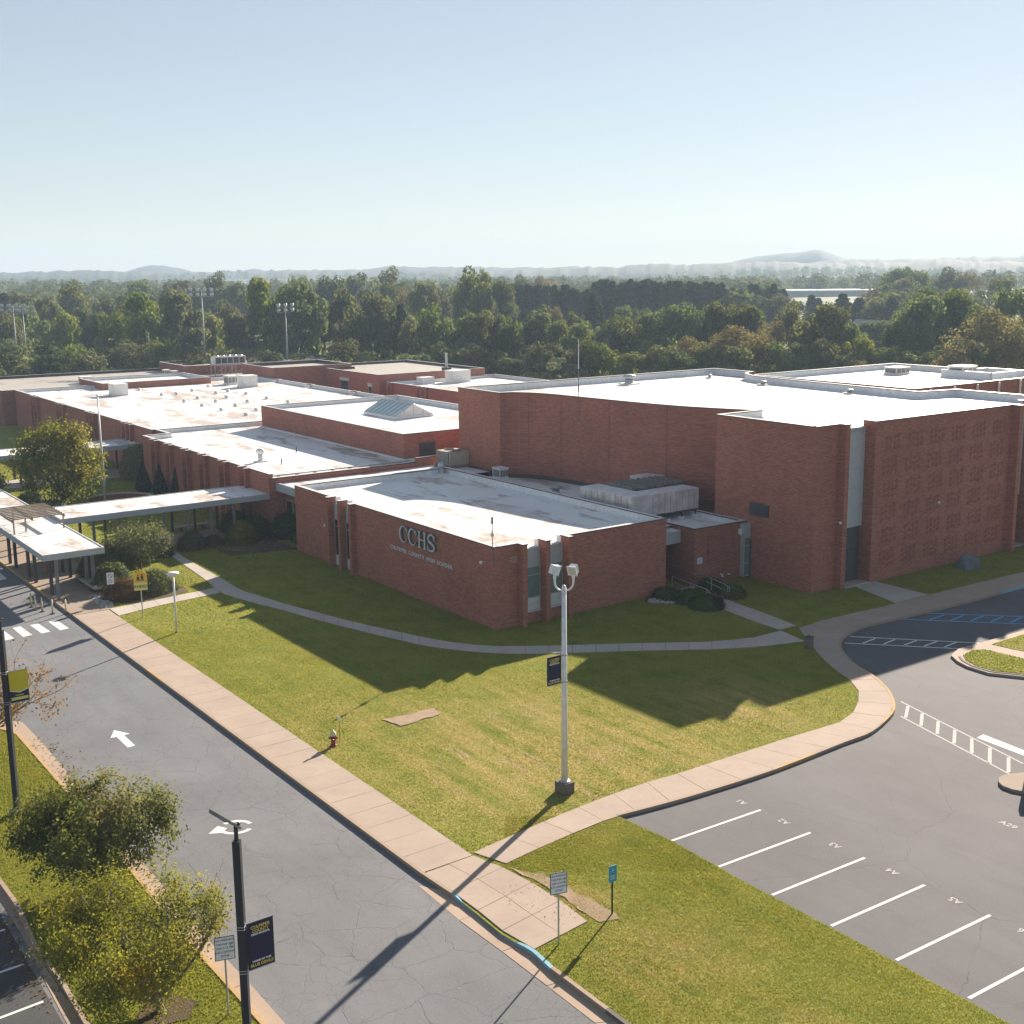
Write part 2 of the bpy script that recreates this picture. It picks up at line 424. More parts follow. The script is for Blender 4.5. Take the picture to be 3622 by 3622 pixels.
MT['door'] = m_plain('dark_grey_paint', (0.075, 0.08, 0.09), 0.5)
MT['glassblind'] = m_glass('blind_behind_glass', (0.13, 0.19, 0.19))
MT['glass'] = m_glass('dark_glass', (0.012, 0.015, 0.018))
MT['frame'] = m_plain('aluminium_frame', (0.45, 0.46, 0.46), 0.4, 0.3)
MT['steel'] = m_plain('galvanised_steel', (0.42, 0.43, 0.44), 0.45, 0.5)
MT['duct'] = m_plain('duct_wrap', (0.58, 0.56, 0.55), 0.5, 0.1, var=0.25, scale=1.2)
MT['ducttop'] = m_plain('duct_tape_top', (0.76, 0.79, 0.82), 0.35, 0.2, var=0.2, scale=1.5)
MT['rtu'] = m_plain('brown_metal_roofing', (0.20, 0.185, 0.17), 0.6, var=0.2)
MT['beige'] = m_plain('beige_unit', (0.42, 0.36, 0.29), 0.55)
MT['white'] = m_plain('white_paint', (0.74, 0.74, 0.72), 0.5)
MT['unit'] = m_plain('white_unit', (0.70, 0.70, 0.68), 0.5)
MT['grille'] = m_plain('grey_grille', (0.20, 0.19, 0.18), 0.6)
MT['brickproud'] = m_plain('dark_header_brick', (0.25, 0.090, 0.065), 0.9, var=0.25, scale=8)
MT['louver'] = m_plain('dark_louver', (0.05, 0.06, 0.065), 0.5)
MT['black'] = m_plain('black_pole_paint', (0.010, 0.013, 0.020), 0.45)
MT['post'] = m_plain('dark_bronze_post', (0.065, 0.06, 0.06), 0.55)
MT['greypost'] = m_plain('grey_post_paint', (0.17, 0.18, 0.19), 0.55)
MT['polewhite'] = m_plain('pole_white_paint', (0.66, 0.67, 0.68), 0.45)
MT['road'] = m_asphalt('road_asphalt', (0.140, 0.143, 0.152), 0.50, 0.75, stain=0.85)
MT['lot'] = m_asphalt('lot_asphalt', (0.098, 0.096, 0.103), 0.12, 0.8, stain=0.9)
MT['newlot'] = m_asphalt('dark_asphalt', (0.055, 0.055, 0.058), 0.2, 0.3)
MT['walk'] = m_concrete('sidewalk_concrete', (0.41, 0.325, 0.265), stain=0.4)
MT['walkgrey'] = m_concrete('grey_concrete', (0.47, 0.42, 0.37), stain=0.25)
MT['aggr'] = m_concrete('exposed_aggregate', (0.33, 0.265, 0.215), 1.0, 30, 0.35)
MT['kerb'] = m_concrete('kerb_concrete', (0.37, 0.285, 0.215), stain=0.55)
MT['kerbyellow'] = m_concrete('worn_yellow_kerb', (0.48, 0.325, 0.16), 3, stain=0.6)
MT['kerbblue'] = m_concrete('worn_blue_kerb', (0.24, 0.44, 0.54), 4, stain=0.35)
MT['gutter'] = m_concrete('gutter_concrete', (0.41, 0.315, 0.245), stain=0.4)
MT['darkconc'] = m_concrete('weathered_concrete', (0.16, 0.14, 0.12), 3, stain=0.6)
MT['lawn'] = m_lawn('lawn_turf'); MT['blade'] = m_blade('grass_blade')
MT['smallletter'] = m_plain('pale_letter', (0.56, 0.62, 0.68), 0.4, 0.1, var=0.04)
MT['soil'] = m_concrete('bare_soil', (0.33, 0.235, 0.155), 4, 12, 0.6)
MT['mulch'] = m_concrete('mulch', (0.10, 0.065, 0.045), 5, 12, 0.6)
MT['paint'] = m_concrete('road_paint_white', (0.72, 0.71, 0.69), 5, 14, 0.28)
MT['paintblue'] = m_concrete('road_paint_blue', (0.10, 0.42, 0.74), 5, 14, 0.25)
MT['paintworn'] = m_concrete('worn_road_paint', (0.50, 0.49, 0.475), 6, 14, 0.75)
MT['skyglass'] = m_glass('skylight_glass', (0.40, 0.50, 0.51), 0.15)
MT['mast'] = m_plain('mast_grey', (0.20, 0.22, 0.24), 0.6, 0.0)
MT['barkd'] = m_plain('bark', (0.075, 0.058, 0.045), 0.9, var=0.35, scale=9)
MT['barkg'] = m_plain('grey_bark', (0.17, 0.15, 0.13), 0.9, var=0.3, scale=9)
MT['signwhite'] = m_plain('sign_white', (0.72, 0.75, 0.79), 0.4, var=0.03)
MT['signyellow'] = m_plain('sign_yellow', (0.72, 0.44, 0.03), 0.4, var=0.03)
MT['signgreen'] = m_plain('sign_pale_yellow', (0.68, 0.62, 0.20), 0.4, var=0.03)
MT['signblue'] = m_plain('sign_blue', (0.02, 0.30, 0.50), 0.4, var=0.03)
MT['navy'] = m_plain('banner_navy', (0.008, 0.011, 0.04), 0.7, var=0.1)
MT['gold'] = m_plain('banner_gold', (0.70, 0.52, 0.10), 0.7, var=0.05)
MT['banneryellow'] = m_plain('banner_yellow', (0.62, 0.50, 0.015), 0.7, var=0.05)
MT['ink'] = m_plain('sign_ink', (0.02, 0.02, 0.025), 0.6)
MT['inkblue'] = m_plain('sign_ink_blue', (0.05, 0.06, 0.16), 0.6)
MT['red'] = m_plain('hydrant_red', (0.22, 0.012, 0.015), 0.45)
MT['cream'] = m_plain('hydrant_cream', (0.58, 0.50, 0.30), 0.5)
MT['orange'] = m_plain('marker_orange', (0.65, 0.13, 0.02), 0.5)
MT['rock'] = m_concrete('painted_boulder', (0.15, 0.17, 0.185), 5, 6, 0.8)
MT['stone'] = m_concrete('river_stone', (0.42, 0.41, 0.41), 4, 9, 0.5)
MT['letter'] = m_plain('brushed_letter', (0.52, 0.59, 0.65), 0.4, 0.2, var=0.04)
MT['letterside'] = m_plain('letter_return', (0.115, 0.135, 0.165), 0.5)
MT['wood'] = m_plain('weathered_wood', (0.27, 0.215, 0.16), 0.8, var=0.2)
MT['lensglass'] = m_glass('lamp_glass', (0.42, 0.43, 0.40), 0.2)
MT['maple'] = m_leaf('maple_leaf', ((0.065, 0.10, 0.016), (0.17, 0.185, 0.026), (0.42, 0.33, 0.035)), 0.55, 0.0)
MT['pear'] = m_leaf('pear_leaf', ((0.065, 0.10, 0.022), (0.18, 0.19, 0.045), (0.28, 0.15, 0.07)), 0.55, 0.0)
MT['yellowleaf'] = m_leaf('yellowing_leaf', ((0.12, 0.155, 0.022), (0.33, 0.295, 0.035), (0.66, 0.42, 0.035)), 0.5, 0.0)
MT['orangeleaf'] = m_leaf('orange_leaf', ((0.20, 0.13, 0.04), (0.30, 0.155, 0.04), (0.36, 0.24, 0.10)), 0.4, 0.0)
MT['shrub'] = m_leaf('shrub_leaf', ((0.035, 0.065, 0.018), (0.075, 0.11, 0.028), (0.15, 0.165, 0.036)), 0.4, 0.5)
MT['shrubyellow'] = m_leaf('yellow_shrub_leaf', ((0.07, 0.095, 0.014), (0.17, 0.155, 0.02), (0.42, 0.29, 0.06)), 0.35, 0.0)
MT['shrubred'] = m_leaf('red_shrub_leaf', ((0.045, 0.038, 0.016), (0.115, 0.05, 0.022), (0.17, 0.12, 0.05)), 0.3, 0.0)
MT['shrubgrey'] = m_leaf('grey_green_leaf', ((0.08, 0.11, 0.04), (0.15, 0.165, 0.07), (0.27, 0.27, 0.13)), 0.4, 0.0)
MT['cypress'] = m_leaf('arborvitae_leaf', ((0.012, 0.024, 0.010), (0.020, 0.036, 0.013), (0.035, 0.05, 0.016)), 0.2, 0.3)
MT['decid'] = m_leaf('forest_leaf', ((0.048, 0.086, 0.026), (0.125, 0.168, 0.042), (0.34, 0.32, 0.07)), 0.5, 0.8)
MT['conif'] = m_leaf('conifer_needles', ((0.026, 0.048, 0.026), (0.042, 0.068, 0.032), (0.085, 0.10, 0.045)), 0.25, 0.4)
MT['autumn'] = m_leaf('tan_leaf', ((0.15, 0.125, 0.05), (0.22, 0.18, 0.07), (0.30, 0.22, 0.08)), 0.4, 0.3)
MT['pine'] = m_leaf('white_pine_needles', ((0.04, 0.075, 0.036), (0.075, 0.12, 0.05), (0.16, 0.20, 0.08)), 0.25, 0.0)
MT['far'] = m_leaf('far_wood_leaf', ((0.055, 0.085, 0.03), (0.095, 0.125, 0.04), (0.17, 0.17, 0.05)), 0.35, 0.0)
MT['field'] = m_concrete('far_ground', (0.085, 0.105, 0.035), 0.02, 0.3, 0.5)
MT['hill'] = m_concrete('wooded_hill', (0.022, 0.032, 0.017), 0.02, 0.05, 0.3)
# ------------------------------------------------------------------ terrain
rng = random.Random(7)
def vnoise(x, y, seed=0):
    r = np.random.RandomState(seed).rand(256)
    p = np.random.RandomState(seed + 1).permutation(256)
    xi = np.floor(x).astype(int); yi = np.floor(y).astype(int); xf = x - xi; yf = y - yi
    u = xf * xf * (3 - 2 * xf); v = yf * yf * (3 - 2 * yf)
    h = lambda a, b: r[p[(p[a & 255] + b) & 255]]
    return (h(xi, yi) * (1 - u) + h(xi + 1, yi) * u) * (1 - v) + (h(xi, yi + 1) * (1 - u) + h(xi + 1, yi + 1) * u) * v
def terrain_z(x, y):
    x = np.asarray(x, float); y = np.asarray(y, float)
    d = np.hypot(x, y)
    far = np.clip((d - 420) / 1400, 0, 1)
    z = far * (vnoise(x / 420 + 9, y / 420 + 3, 3) - 0.45) * 22
    z += np.clip((d - 1500) / 1600, 0, 1) * (vnoise(x / 900, y / 900, 11)) * 12
    z += np.clip((x / np.maximum(y, 1) - 0.12) * 2.2, 0, 1) * np.clip((d - 500) / 1500, 0, 1) * 10
    return z
def build_terrain():
    mb_v = []; mb_f = []
    rad = [0, 240, 330, 420, 520, 640, 800, 1000, 1250, 1550, 1900, 2300, 2800, 3500]
    na = 160
    a = np.linspace(math.radians(90 + 42), math.radians(90 - 42), na)
    for r in rad:
        x = np.cos(a) * max(r, 1) ; y = np.sin(a) * max(r, 1) - 60
        z = terrain_z(x, y) - 0.35
        mb_v += list(zip(x.tolist(), y.tolist(), z.tolist()))
    for i in range(len(rad) - 1):
        for k in range(na - 1):
            mb_f.append((i * na + k, (i + 1) * na + k, (i + 1) * na + k + 1, i * na + k + 1))
    me = bpy.data.meshes.new('ground'); me.from_pydata(mb_v, [], mb_f); me.materials.append(MT['field'])
    me.polygons.foreach_set('use_smooth', [True] * len(mb_f)); me.update()
    o = bpy.data.objects.new('ground', me); COL.objects.link(o); struct(o, 'open ground running out from the school to the hills')
build_terrain()
def ridge(name, label, dist, base_prof, amp, wl, seed, u0=-200, u1=3822, step=5, depth=220):
    """wooded ridge line: crest heights follow base_prof (list of (u, v) of the skyline)"""
    us = np.arange(u0, u1, step, float)
    vs = np.interp(us, [p[0] for p in base_prof], [p[1] for p in base_prof])
    X, Z = [], []
    for u, v in zip(us, vs):
        x, y, z = at_dist(u, v, dist); X.append(x); Z.append(z)
    X = np.array(X); Z = np.array(Z)
    Z = Z + (vnoise(X / wl, X * 0 + 5, seed) - 0.5) * amp + (vnoise(X / (wl * .37), X * 0 + 2, seed + 5) - 0.5) * amp * .7
    v = []; f = []; n = len(us)
    rows = [(-depth, -1.0)] + [(-depth * (1 - q_), math.sin(q_ * math.pi / 2) ** .8) for q_ in [k / 14 for k in range(1, 15)]] + [(depth * .5, .2)]
    for k, (dy, hz) in enumerate(rows):
        kx = (dist + dy) / dist
        bz = -10.0
        bump_ = (vnoise(X / 13, X * 0 + k * .9, seed + 9) - 0.5) * 1.6 * (1 if 0 < k < 15 else 0)
        zz = bz + (Z - bz) * max(hz, 0) + bump_ - (30 if hz < 0 else 0)
        v += list(zip((X * kx).tolist(), [dist + dy] * n, zz.tolist()))
    for k in range(len(rows) - 1):
        for i in range(n - 1):
            f.append((k * n + i, k * n + i + 1, (k + 1) * n + i + 1, (k + 1) * n + i))
    me = bpy.data.meshes.new(name); me.from_pydata(v, [], f); me.materials.append(MT['hill']); me.polygons.foreach_set('use_smooth', [True] * len(f)); me.update()
    o = bpy.data.objects.new(name, me); COL.objects.link(o); struct(o, label)
ridge('mountain', 'pale blue long mountain with a round summit on the horizon', 3200,
      [(-200, 975), (2520, 945), (2590, 924), (2680, 906), (2760, 897), (2820, 894), (2870, 886), (2905, 884), (2950, 900), (3000, 918), (3060, 932), (3200, 948), (3822, 960)], 3, 120, 4, step=6)
ridge('hill', 'small pale blue hill far off on the horizon', 3100,
      [(-200, 990), (380, 985), (430, 962), (490, 945), (540, 938), (580, 938), (640, 950), (700, 968), (760, 985), (3822, 990)], 3, 120, 8, step=6)
ridge('far_ridge', 'hazy wooded ridge along the whole horizon', 2900,
      [(-200, 972), (0, 968), (300, 962), (700, 964), (900, 955), (1200, 954), (1450, 944), (1800, 948), (2200, 944), (2500, 938), (2800, 930), (3000, 915), (3200, 918), (3400, 912), (3622, 905), (3822, 908)], 4.5, 32, 21)
ridge('wooded_ridge', 'blue grey wooded ridge in front of the far hills', 2300,
      [(-200, 985), (0, 968), (250, 958), (500, 960), (700, 975), (1000, 962), (1300, 968), (1500, 960), (1900, 955), (2200, 940), (2400, 934), (2600, 930), (2800, 925), (3000, 935), (3300, 920), (3622, 925), (3822, 925)], 5, 24, 33)

# ------------------------------------------------------------------ paving, lawns
def flat(name, pts, z, mat, label=None, kind='structure', skirt=None):
    mb = MB()
    if skirt is None: mb.poly([(x, y, z) for x, y in pts])
    else: mb.prism(pts, skirt, z)
    o = mb.build(name, mat)
    if kind == 'structure': struct(o, label)
    return o
def K(p): return (p[0] * KL, p[1] * KL)
# kerb line of the main road side (lawn level coordinates)
kd = (0.598, -0.801)
def kline(y, off=0.0):
    """point of the road side kerb line at y, moved off metres towards the school"""
    x = -44.19 + (96.8 - y) * 0.598 / 0.801
    return (x + 0.801 * off, y + 0.598 * off)
WALK_OUT = [(3.37, 48.87), (5.36, 49.96), (7.53, 51.27), (11.11, 53.68), (15.17, 56.93), (16.82, 58.21), (18.32, 60.24), (19.08, 61.68), (19.5, 63.72), (19.54, 65.47), (19.3, 67.32), (18.81, 69.13), (18.75, 71.67), (19.06, 73.34), (19.92, 75.07), (21.4, 76.68), (24.1, 78.52), (26.46, 80.05), (30.42, 82.67), (35.81, 86.58), (46, 93.6)]
STRIP_EDGE = [(36.6, 4.7), (13.27, 35.9), (11.01, 38.95), (7.75, 43.26), (5.39, 46.61), (3.62, 48.62)]
RAMP = [(-3.35, 42.27), (-2.98, 41.77), (-1.4, 39.46), (-0.33, 38.34), (0.3, 37.28), (2.58, 34.18)]
lawn_poly = [kline(190), kline(43.9)] + RAMP + [(27.5, 0.8), (36.6, 4.7)] + STRIP_EDGE[1:] + catmull(WALK_OUT, 3) + [(85, 120), (150, 260), (-100, 300)]
flat('lawn', lawn_poly, -0.02, MT['lawn'], 'mown lawn around the school with dry patches')
KLP = lambda pts: [K(p) for p in pts]
# asphalt sheets
flat('road', KLP([kline(215), kline(-8), (10, -30), (-60, 5), (-62, 95), (-165, 215)]), LOW, MT['road'], 'cracked grey asphalt driveway in front of the school')
flat('parking_lot', KLP([(31, -14), (12.0, 33.5), (1.9, 48.2), (17, 62), (16, 72), (24, 84), (75, 120), (160, 110), (120, -20)]), LOW - 0.002, MT['lot'], 'purplish grey asphalt parking lot beside the lawn')
flat('side_parking_lot', KLP([(-19.9, 41.0), (-14.9, 34.2), (-10.5, 28), (-40, 5), (-75, 60), (-34, 61)]), LOW + 0.003, MT['newlot'], 'dark asphalt parking lot beyond the planted median')

def pair_interp(pairs, n):
    c = [((a[0]+b[0])/2, (a[1]+b[1])/2) for a, b in pairs]
    L = [0.0]
    for i in range(1, len(c)): L.append(L[-1] + math.dist(c[i], c[i-1]))
    out = []
    for k in range(n + 1):
        d = L[-1] * k / n; i = 1
        while i < len(L) - 1 and L[i] < d: i += 1
        q = (d - L[i-1]) / max(L[i] - L[i-1], 1e-9)
        out.append((lerp(pairs[i-1][0], pairs[i][0], q), lerp(pairs[i-1][1], pairs[i][1], q)))
    return out
PATH_POLYS = []
def slabs(name, label, pairs, n, mat, lanes=1, top=0.012, gap=0.016, part='slab', bot=-0.08, low=False):
    root = bpy.data.objects.new(name, None); COL.objects.link(root); struct(root, label)
    pr = pair_interp(pairs, n)
    PATH_POLYS.append([p[0] for p in pr] + [p[1] for p in reversed(pr)])
    MBB = MB(); MBB.poly([(p[0], p[1], top - 0.03) for p in PATH_POLYS[-1]])
    MBB.build('joint_bed', MT['mulch'], root)
    for i in range(n):
        for j in range(lanes):
            a0 = lerp(pr[i][0], pr[i][1], j / lanes); a1 = lerp(pr[i][0], pr[i][1], (j + 1) / lanes)
            b0 = lerp(pr[i+1][0], pr[i+1][1], j / lanes); b1 = lerp(pr[i+1][0], pr[i+1][1], (j + 1) / lanes)
            q = [a0, a1, b1, b0]
            cx = sum(p[0] for p in q) / 4; cy = sum(p[1] for p in q) / 4
            q = [(p[0] + (cx - p[0]) * gap / max(math.dist(p, (cx, cy)), .1), p[1] + (cy - p[1]) * gap / max(math.dist(p, (cx, cy)), .1)) for p in q]
            ar = sum(q[k][0] * q[(k+1) % 4][1] - q[(k+1) % 4][0] * q[k][1] for k in range(4))
            if ar < 0: q.reverse()
            z = [top + rng.uniform(-0.004, 0.004) for _ in q]
            mb = MB(); mb.prism([(p[0] - cx, p[1] - cy) for p in q], [bot] * 4, z)
            o = mb.build(part, mat, root); o.location = (cx, cy, 0)
    return root
# walk along the driveway
slabs('sidewalk', 'tan concrete sidewalk along the driveway kerb', [(kline(80.6, 0.06), kline(80.6, 2.42)), (kline(43.9, 0.06), kline(43.9, 2.45))], 29, MT['walk'])
slabs('covered_pavement', 'brown aggregate pavement under the long covered walkway', [(kline(112, 0.06), kline(112, 5.6)), (kline(83.5, 0.06), kline(83.5, 4.6)), (kline(80.65, 0.06), kline(80.65, 2.5))], 9, MT['aggr'], lanes=2)
slabs('ramp_landing', 'tan concrete landing of the kerb ramp below the corner', [(kline(43.85, 0.10), (-2.72, 45.35)), ((-2.86, 41.86), (-0.95, 43.9)), ((-1.28, 39.53), (0.85, 41.6)), ((-0.23, 38.46), (1.69, 40.27))], 4, MT['walk'], lanes=2)
WALK_IN = [(2.41, 50.39), (4.55, 52.11), (6.39, 53.25), (9.2, 55.25), (13.12, 58.06), (15.35, 59.37), (16.62, 61.0), (17.2, 62.3), (17.74, 63.75), (17.91, 65.64), (17.6, 67.0), (17.23, 68.6), (17.04, 71.71), (17.0, 73.9), (17.05, 76.6), (19.3, 78.4), (22.0, 80.2), (25.05, 82.16), (28.21, 84.49), (33.5, 88.2), (44.5, 95.6)]
WO2 = [(p[0], p[1]) for p in WALK_OUT]
prs = [((-1.37, 44.65), (-2.72, 45.6)), ((0.4, 46.4), (-0.9, 47.4)), ((1.8, 47.6), (0.6, 48.8))] + [((o[0], o[1]), i) for o, i in zip(WO2, WALK_IN)]
def inset(pr, d):
    v = Vector(pr[1]) - Vector(pr[0]); v.normalize(); return ((pr[0][0] + v.x * d, pr[0][1] + v.y * d), pr[1])
slabs('corner_walk', 'tan concrete walk that bends round the lawn to the side lot', [prs[0], prs[1], prs[2]] + [inset(p, 0.05) for p in prs[3:]], 38, MT['walk'])
P2 = [((-32.6, 103.3), (-33.9, 104.0)), ((-29.97, 98.7), (-31.4, 99.6)), ((-26.51, 93.57), (-28.03, 94.2)), ((-24.16, 90.26), (-25.6, 90.3)), ((-22.18, 87.18), (-23.4, 86.3)), ((-20.13, 85.28), (-20.77, 83.91)), ((-18.32, 83.5), (-18.2, 81.9)), ((-16.08, 81.6), (-15.9, 79.9)), ((-13.21, 79.2), (-12.86, 77.4)), ((-11.25, 77.7), (-10.9, 75.9)), ((-7.4, 75.0), (-7.22, 73.2)), ((-5.92, 74.11), (-5.51, 72.4)), ((-4.66, 73.5), (-3.95, 71.85)), ((-2.8, 73.0), (-2.3, 71.5)), ((-.6, 73.0), (-.6, 71.45)), ((2.4, 73.15), (2.35, 71.6)), ((5.36, 73.4), (5.25, 71.8)), ((8.32, 73.5), (8.17, 71.95)), ((11.29, 73.7), (11.09, 72.1)), ((13.6, 74.4), (13.6, 72.5)), ((15.77, 75.9), (16.85, 73.6))]
slabs('curved_path', 'grey concrete path curving past the front of the brick wing', P2, 44, MT['walkgrey'])
slabs('short_path', 'short grey concrete path from the sidewalk to the curved path', [((-30.2, 82.3), (-28.9, 80.5)), ((-28.2, 84.0), (-27.3, 82.6)), ((-26.09, 86.04), (-25.26, 84.62)), ((-24.1, 87.9), (-23.5, 86.4))], 5, MT['walkgrey'])
slabs('entrance_path', 'grey concrete path down from the side entrance', [((9.7, 86.0), (11.5, 87.4)), ((12.0, 82.5), (13.4, 83.5)), ((14.32, 78.15), (15.9, 79.2)), ((15.7, 76.1), (17.0, 77.0))], 6, MT['walkgrey'])
slabs('door_apron', 'grey concrete apron in front of the tall doors', [((23.3, 87.2), (25.3, 88.4)), ((25.1, 82.3), (28.1, 84.5))], 2, MT['walkgrey'])
slabs('canopy_path', 'aggregate path under the covered walkway to the wing', [(W(-17.0, 38.0), W(-17.0, 42.0)), (W(0.6, 38.0), W(0.6, 42.0))], 9, MT['aggr'])
slabs('far_canopy_path', 'concrete path under the far covered walkway', [(W(-24, 76.6), W(-24, 82.5)), (W(3.4, 76.6), W(3.4, 82.5))], 9, MT['walkgrey'])

def kerb(name, label, pts, mat_fn, width=0.15, top=0.022, bot=LOW - 0.05, seg=3.0, tops=None):
    """kerb stones along pts; the raised side lies to the left of the walking direction"""
    root = bpy.data.objects.new(name, None); COL.objects.link(root); struct(root, label)
    L = sum(math.dist(pts[i], pts[i+1]) for i in range(len(pts) - 1)); n = max(1, round(L / seg)); sub = 4
    P = resample(pts, n * sub + 1); nrm = []
    for i in range(len(P)):
        d = Vector(P[min(i+1, len(P)-1)]) - Vector(P[max(i-1, 0)]); d.normalize(); nrm.append((-d.y, d.x))
    for k in range(n):
        idx = list(range(k * sub, k * sub + sub + 1))
        out = [P[i] for i in idx]; inn = [(P[i][0] + nrm[i][0] * width, P[i][1] + nrm[i][1] * width) for i in idx]
        g0 = 0.004
        out[0] = lerp(out[0], out[1], g0 * 2); inn[0] = lerp(inn[0], inn[1], g0 * 2)
        poly = out + inn[::-1]
        zt = top if tops is None else None
        zz = [top] * len(poly) if tops is None else [tops((k + j / sub) / n) for j in range(sub + 1)] * 1 + [tops((k + j / sub) / n) for j in range(sub, -1, -1)]
        mb = MB(); c = out[sub // 2]
        mb.prism([(p[0] - c[0], p[1] - c[1]) for p in poly], bot, zz)
        o = mb.build('kerb_stone', mat_fn(k / n, rng), root); o.location = (c[0], c[1], 0)
    return root
def mixk(k, r): return MT['kerbyellow'] if r.random() < 0.3 else MT['kerb']
kerb('driveway_kerb', 'concrete kerb between driveway and sidewalk, patchily yellow', [kline(125), kline(43.9), (-3.35, 42.27)], lambda k, r: MT['kerbyellow'] if (k < 0.45 and r.random() < 0.6) or r.random() < 0.15 else MT['kerb'])
def dip(q): return 0.012 - 0.115 * max(0.0, math.sin(math.pi * min(1, max(0, (q - 0.08) / 0.62)))) ** 0.7
kerb('ramp_kerb', 'blue painted kerb dipping at the ramp', [(-3.35, 42.27), (-2.98, 41.77), (-1.4, 39.46), (-0.33, 38.34), (0.3, 37.28)], lambda k, r: MT['kerbblue'], seg=1.5, tops=dip)
kerb('lower_kerb', 'dark stained concrete kerb below the lawn strip', [(0.3, 37.28), (2.58, 34.18), (16, 16.2)], lambda k, r: MT['darkconc'] if r.random() < .6 else MT['kerb'])
kerb('walk_kerb', 'pale concrete kerb round the corner walk', catmull(WALK_OUT, 3), lambda k, r: MT['kerbyellow'] if .1 < k < .45 and r.random() < .6 else (MT['kerbblue'] if .77 < k < .81 else MT['kerb']))
# gutter pans
def pan(name, label, pairs, n, mat=None):
    return slabs(name, label, [(K(a), K(b)) for a, b in pairs], n, mat or MT['gutter'], top=LOW + 0.008, bot=LOW - 0.05, part='gutter_slab')
pan('ramp_gutter', 'tan concrete gutter along the ramp kerb', [((-4.75, 43.0), (-3.55, 42.5)), ((-3.25, 40.75), (-2.6, 41.2)), ((-0.81, 37.61), (-0.2, 38.0)), ((0.51, 35.81), (1.2, 36.1)), ((1.7, 34.19), (2.45, 34.3)), ((8, 25.8), (8.7, 26.0))], 8)
MED_R = [(-27.0, 59.0), (-26.32, 58.08), (-22.76, 53.32), (-12.08, 38.54), (-10.53, 36.54), (-8.84, 34.31), (-4.5, 28.5)]
MED_G = [(-27.3, 60.6), (-25.7, 58.6), (-22.2, 53.7), (-11.55, 38.9), (-10.0, 36.95), (-8.2, 34.5), (-3.9, 28.8)]
MED_L = [(-36, 62), (-21.16, 43.85), (-19.53, 41.78), (-17.73, 38.99), (-15.93, 36.78), (-14.21, 34.37), (-10, 28.6)]
pan('median_gutter', 'tan concrete gutter on the driveway side of the median', [((-30.5, 61.2), (-30.0, 59.6))] + [(g_, r_) for g_, r_ in zip(MED_G, MED_R)], 13)
pan('lot_gutter', 'tan concrete gutter on the parking side of the median', [((-34.3, 60.6), (-35.8, 61.8)), ((-19.84, 41.3), (-21.2, 43.6)), ((-18.51, 39.6), (-19.6, 41.6)), ((-16.89, 37.2), (-17.8, 38.8)), ((-15.16, 34.7), (-14.3, 34.2)), ((-11, 29), (-10.1, 28.4))], 11)
med_poly = MED_R[::-1] + [(-29.2, 60.2), (-33, 60.4)] + MED_L
flat('median_lawn', med_poly, -0.02, MT['lawn'], 'grassed median between the driveway and the side lot')
kerb('median_kerb', 'worn yellow kerb of the median facing the driveway', [(-33, 60.4), (-29.2, 60.2)] + MED_R, lambda k, r: MT['kerbyellow'])
kerb('median_lot_kerb', 'concrete kerb of the median facing the side lot', MED_L[::-1], lambda k, r: MT['kerb'])
# traffic island on the right
isl = [(25.06, 70.63), (25.06, 69.51), (25.31, 68.55), (26.13, 67.3), (27.9, 66.6), (34, 65.5), (50, 66), (50, 88), (31.49, 75.64), (27.68, 73.01), (25.93, 71.86)]
flat('island_pavement', isl, 0.0, MT['walk'], 'concrete apron of the traffic island', skirt=LOW - 0.05)
def offs(p, d): return offset_poly(p, d)
ig1 = [(25.75, 70.5), (25.6, 69.6), (25.85, 68.6), (26.5, 67.65), (28.0, 67.05), (34, 66.0), (34, 66.4), (29.3, 69.7), (27.5, 71.6), (26.7, 71.55)]
ig2 = [(28.3, 72.7), (29.3, 71.6), (36, 66.8), (49, 67), (49, 86.5), (31.3, 74.85)]
flat('island_lawn', ig1, 0.02, MT['lawn'], 'small tongue of grass at the tip of the traffic island', skirt=-0.01)
flat('island_lawn', ig2, 0.02, MT['lawn'], 'grass of the traffic island beyond its concrete strip', skirt=-0.01)
kerb('island_kerb', 'dark kerb round the near edge of the traffic island', [(25.4, 70.3), (25.3, 69.5), (25.55, 68.5), (26.3, 67.4), (28.0, 66.75), (34, 65.8)], lambda k, r: MT['darkconc'], top=0.03, seg=1.2)
gi = [(21.02, 52.1), (21.05, 51.7), (21.33, 51.31), (21.77, 51.07), (24, 50.9), (25, 52.4), (22.59, 53.16), (21.61, 52.93), (21.2, 52.6)]
flat('gate_island', gi, 0.0, MT['aggr'], 'small rounded concrete island under the gate post', skirt=LOW - 0.05)
# bare soil patch dug into the lawn, mulch beds
def rough_patch(name, label, pts, z, mat, seed, jag=0.09, h=0.03):
    r = random.Random(seed); q = []
    for i in range(len(pts)):
        a = pts[i]; b = pts[(i + 1) % len(pts)]; n = max(2, int(math.dist(a, b) / 0.3))
        for k in range(n):
            p = lerp(a, b, k / n); q.append((p[0] + r.uniform(-jag, jag), p[1] + r.uniform(-jag, jag)))
    mb = MB(); mb.poly([(x, y, z + r.uniform(0, h)) for x, y in q]); o = mb.build(name, mat); return struct(o, label)
rough_patch('bare_soil', 'rectangle of bare tan soil in the lawn', [(-8.27, 60.5), (-7.16, 59.6), (-5.25, 61.3), (-5.74, 62.1)], -0.008, MT['soil'], 3)
rough_patch('mulch_bed', 'brown mulch bed around the shrubs by the sidewalk', [(-31.0, 84.0), (-28.4, 83.6), (-25.9, 86.9), (-27.0, 88.6), (-31.5, 88.5), (-33.0, 87.0)], -0.010, MT['mulch'], 4)
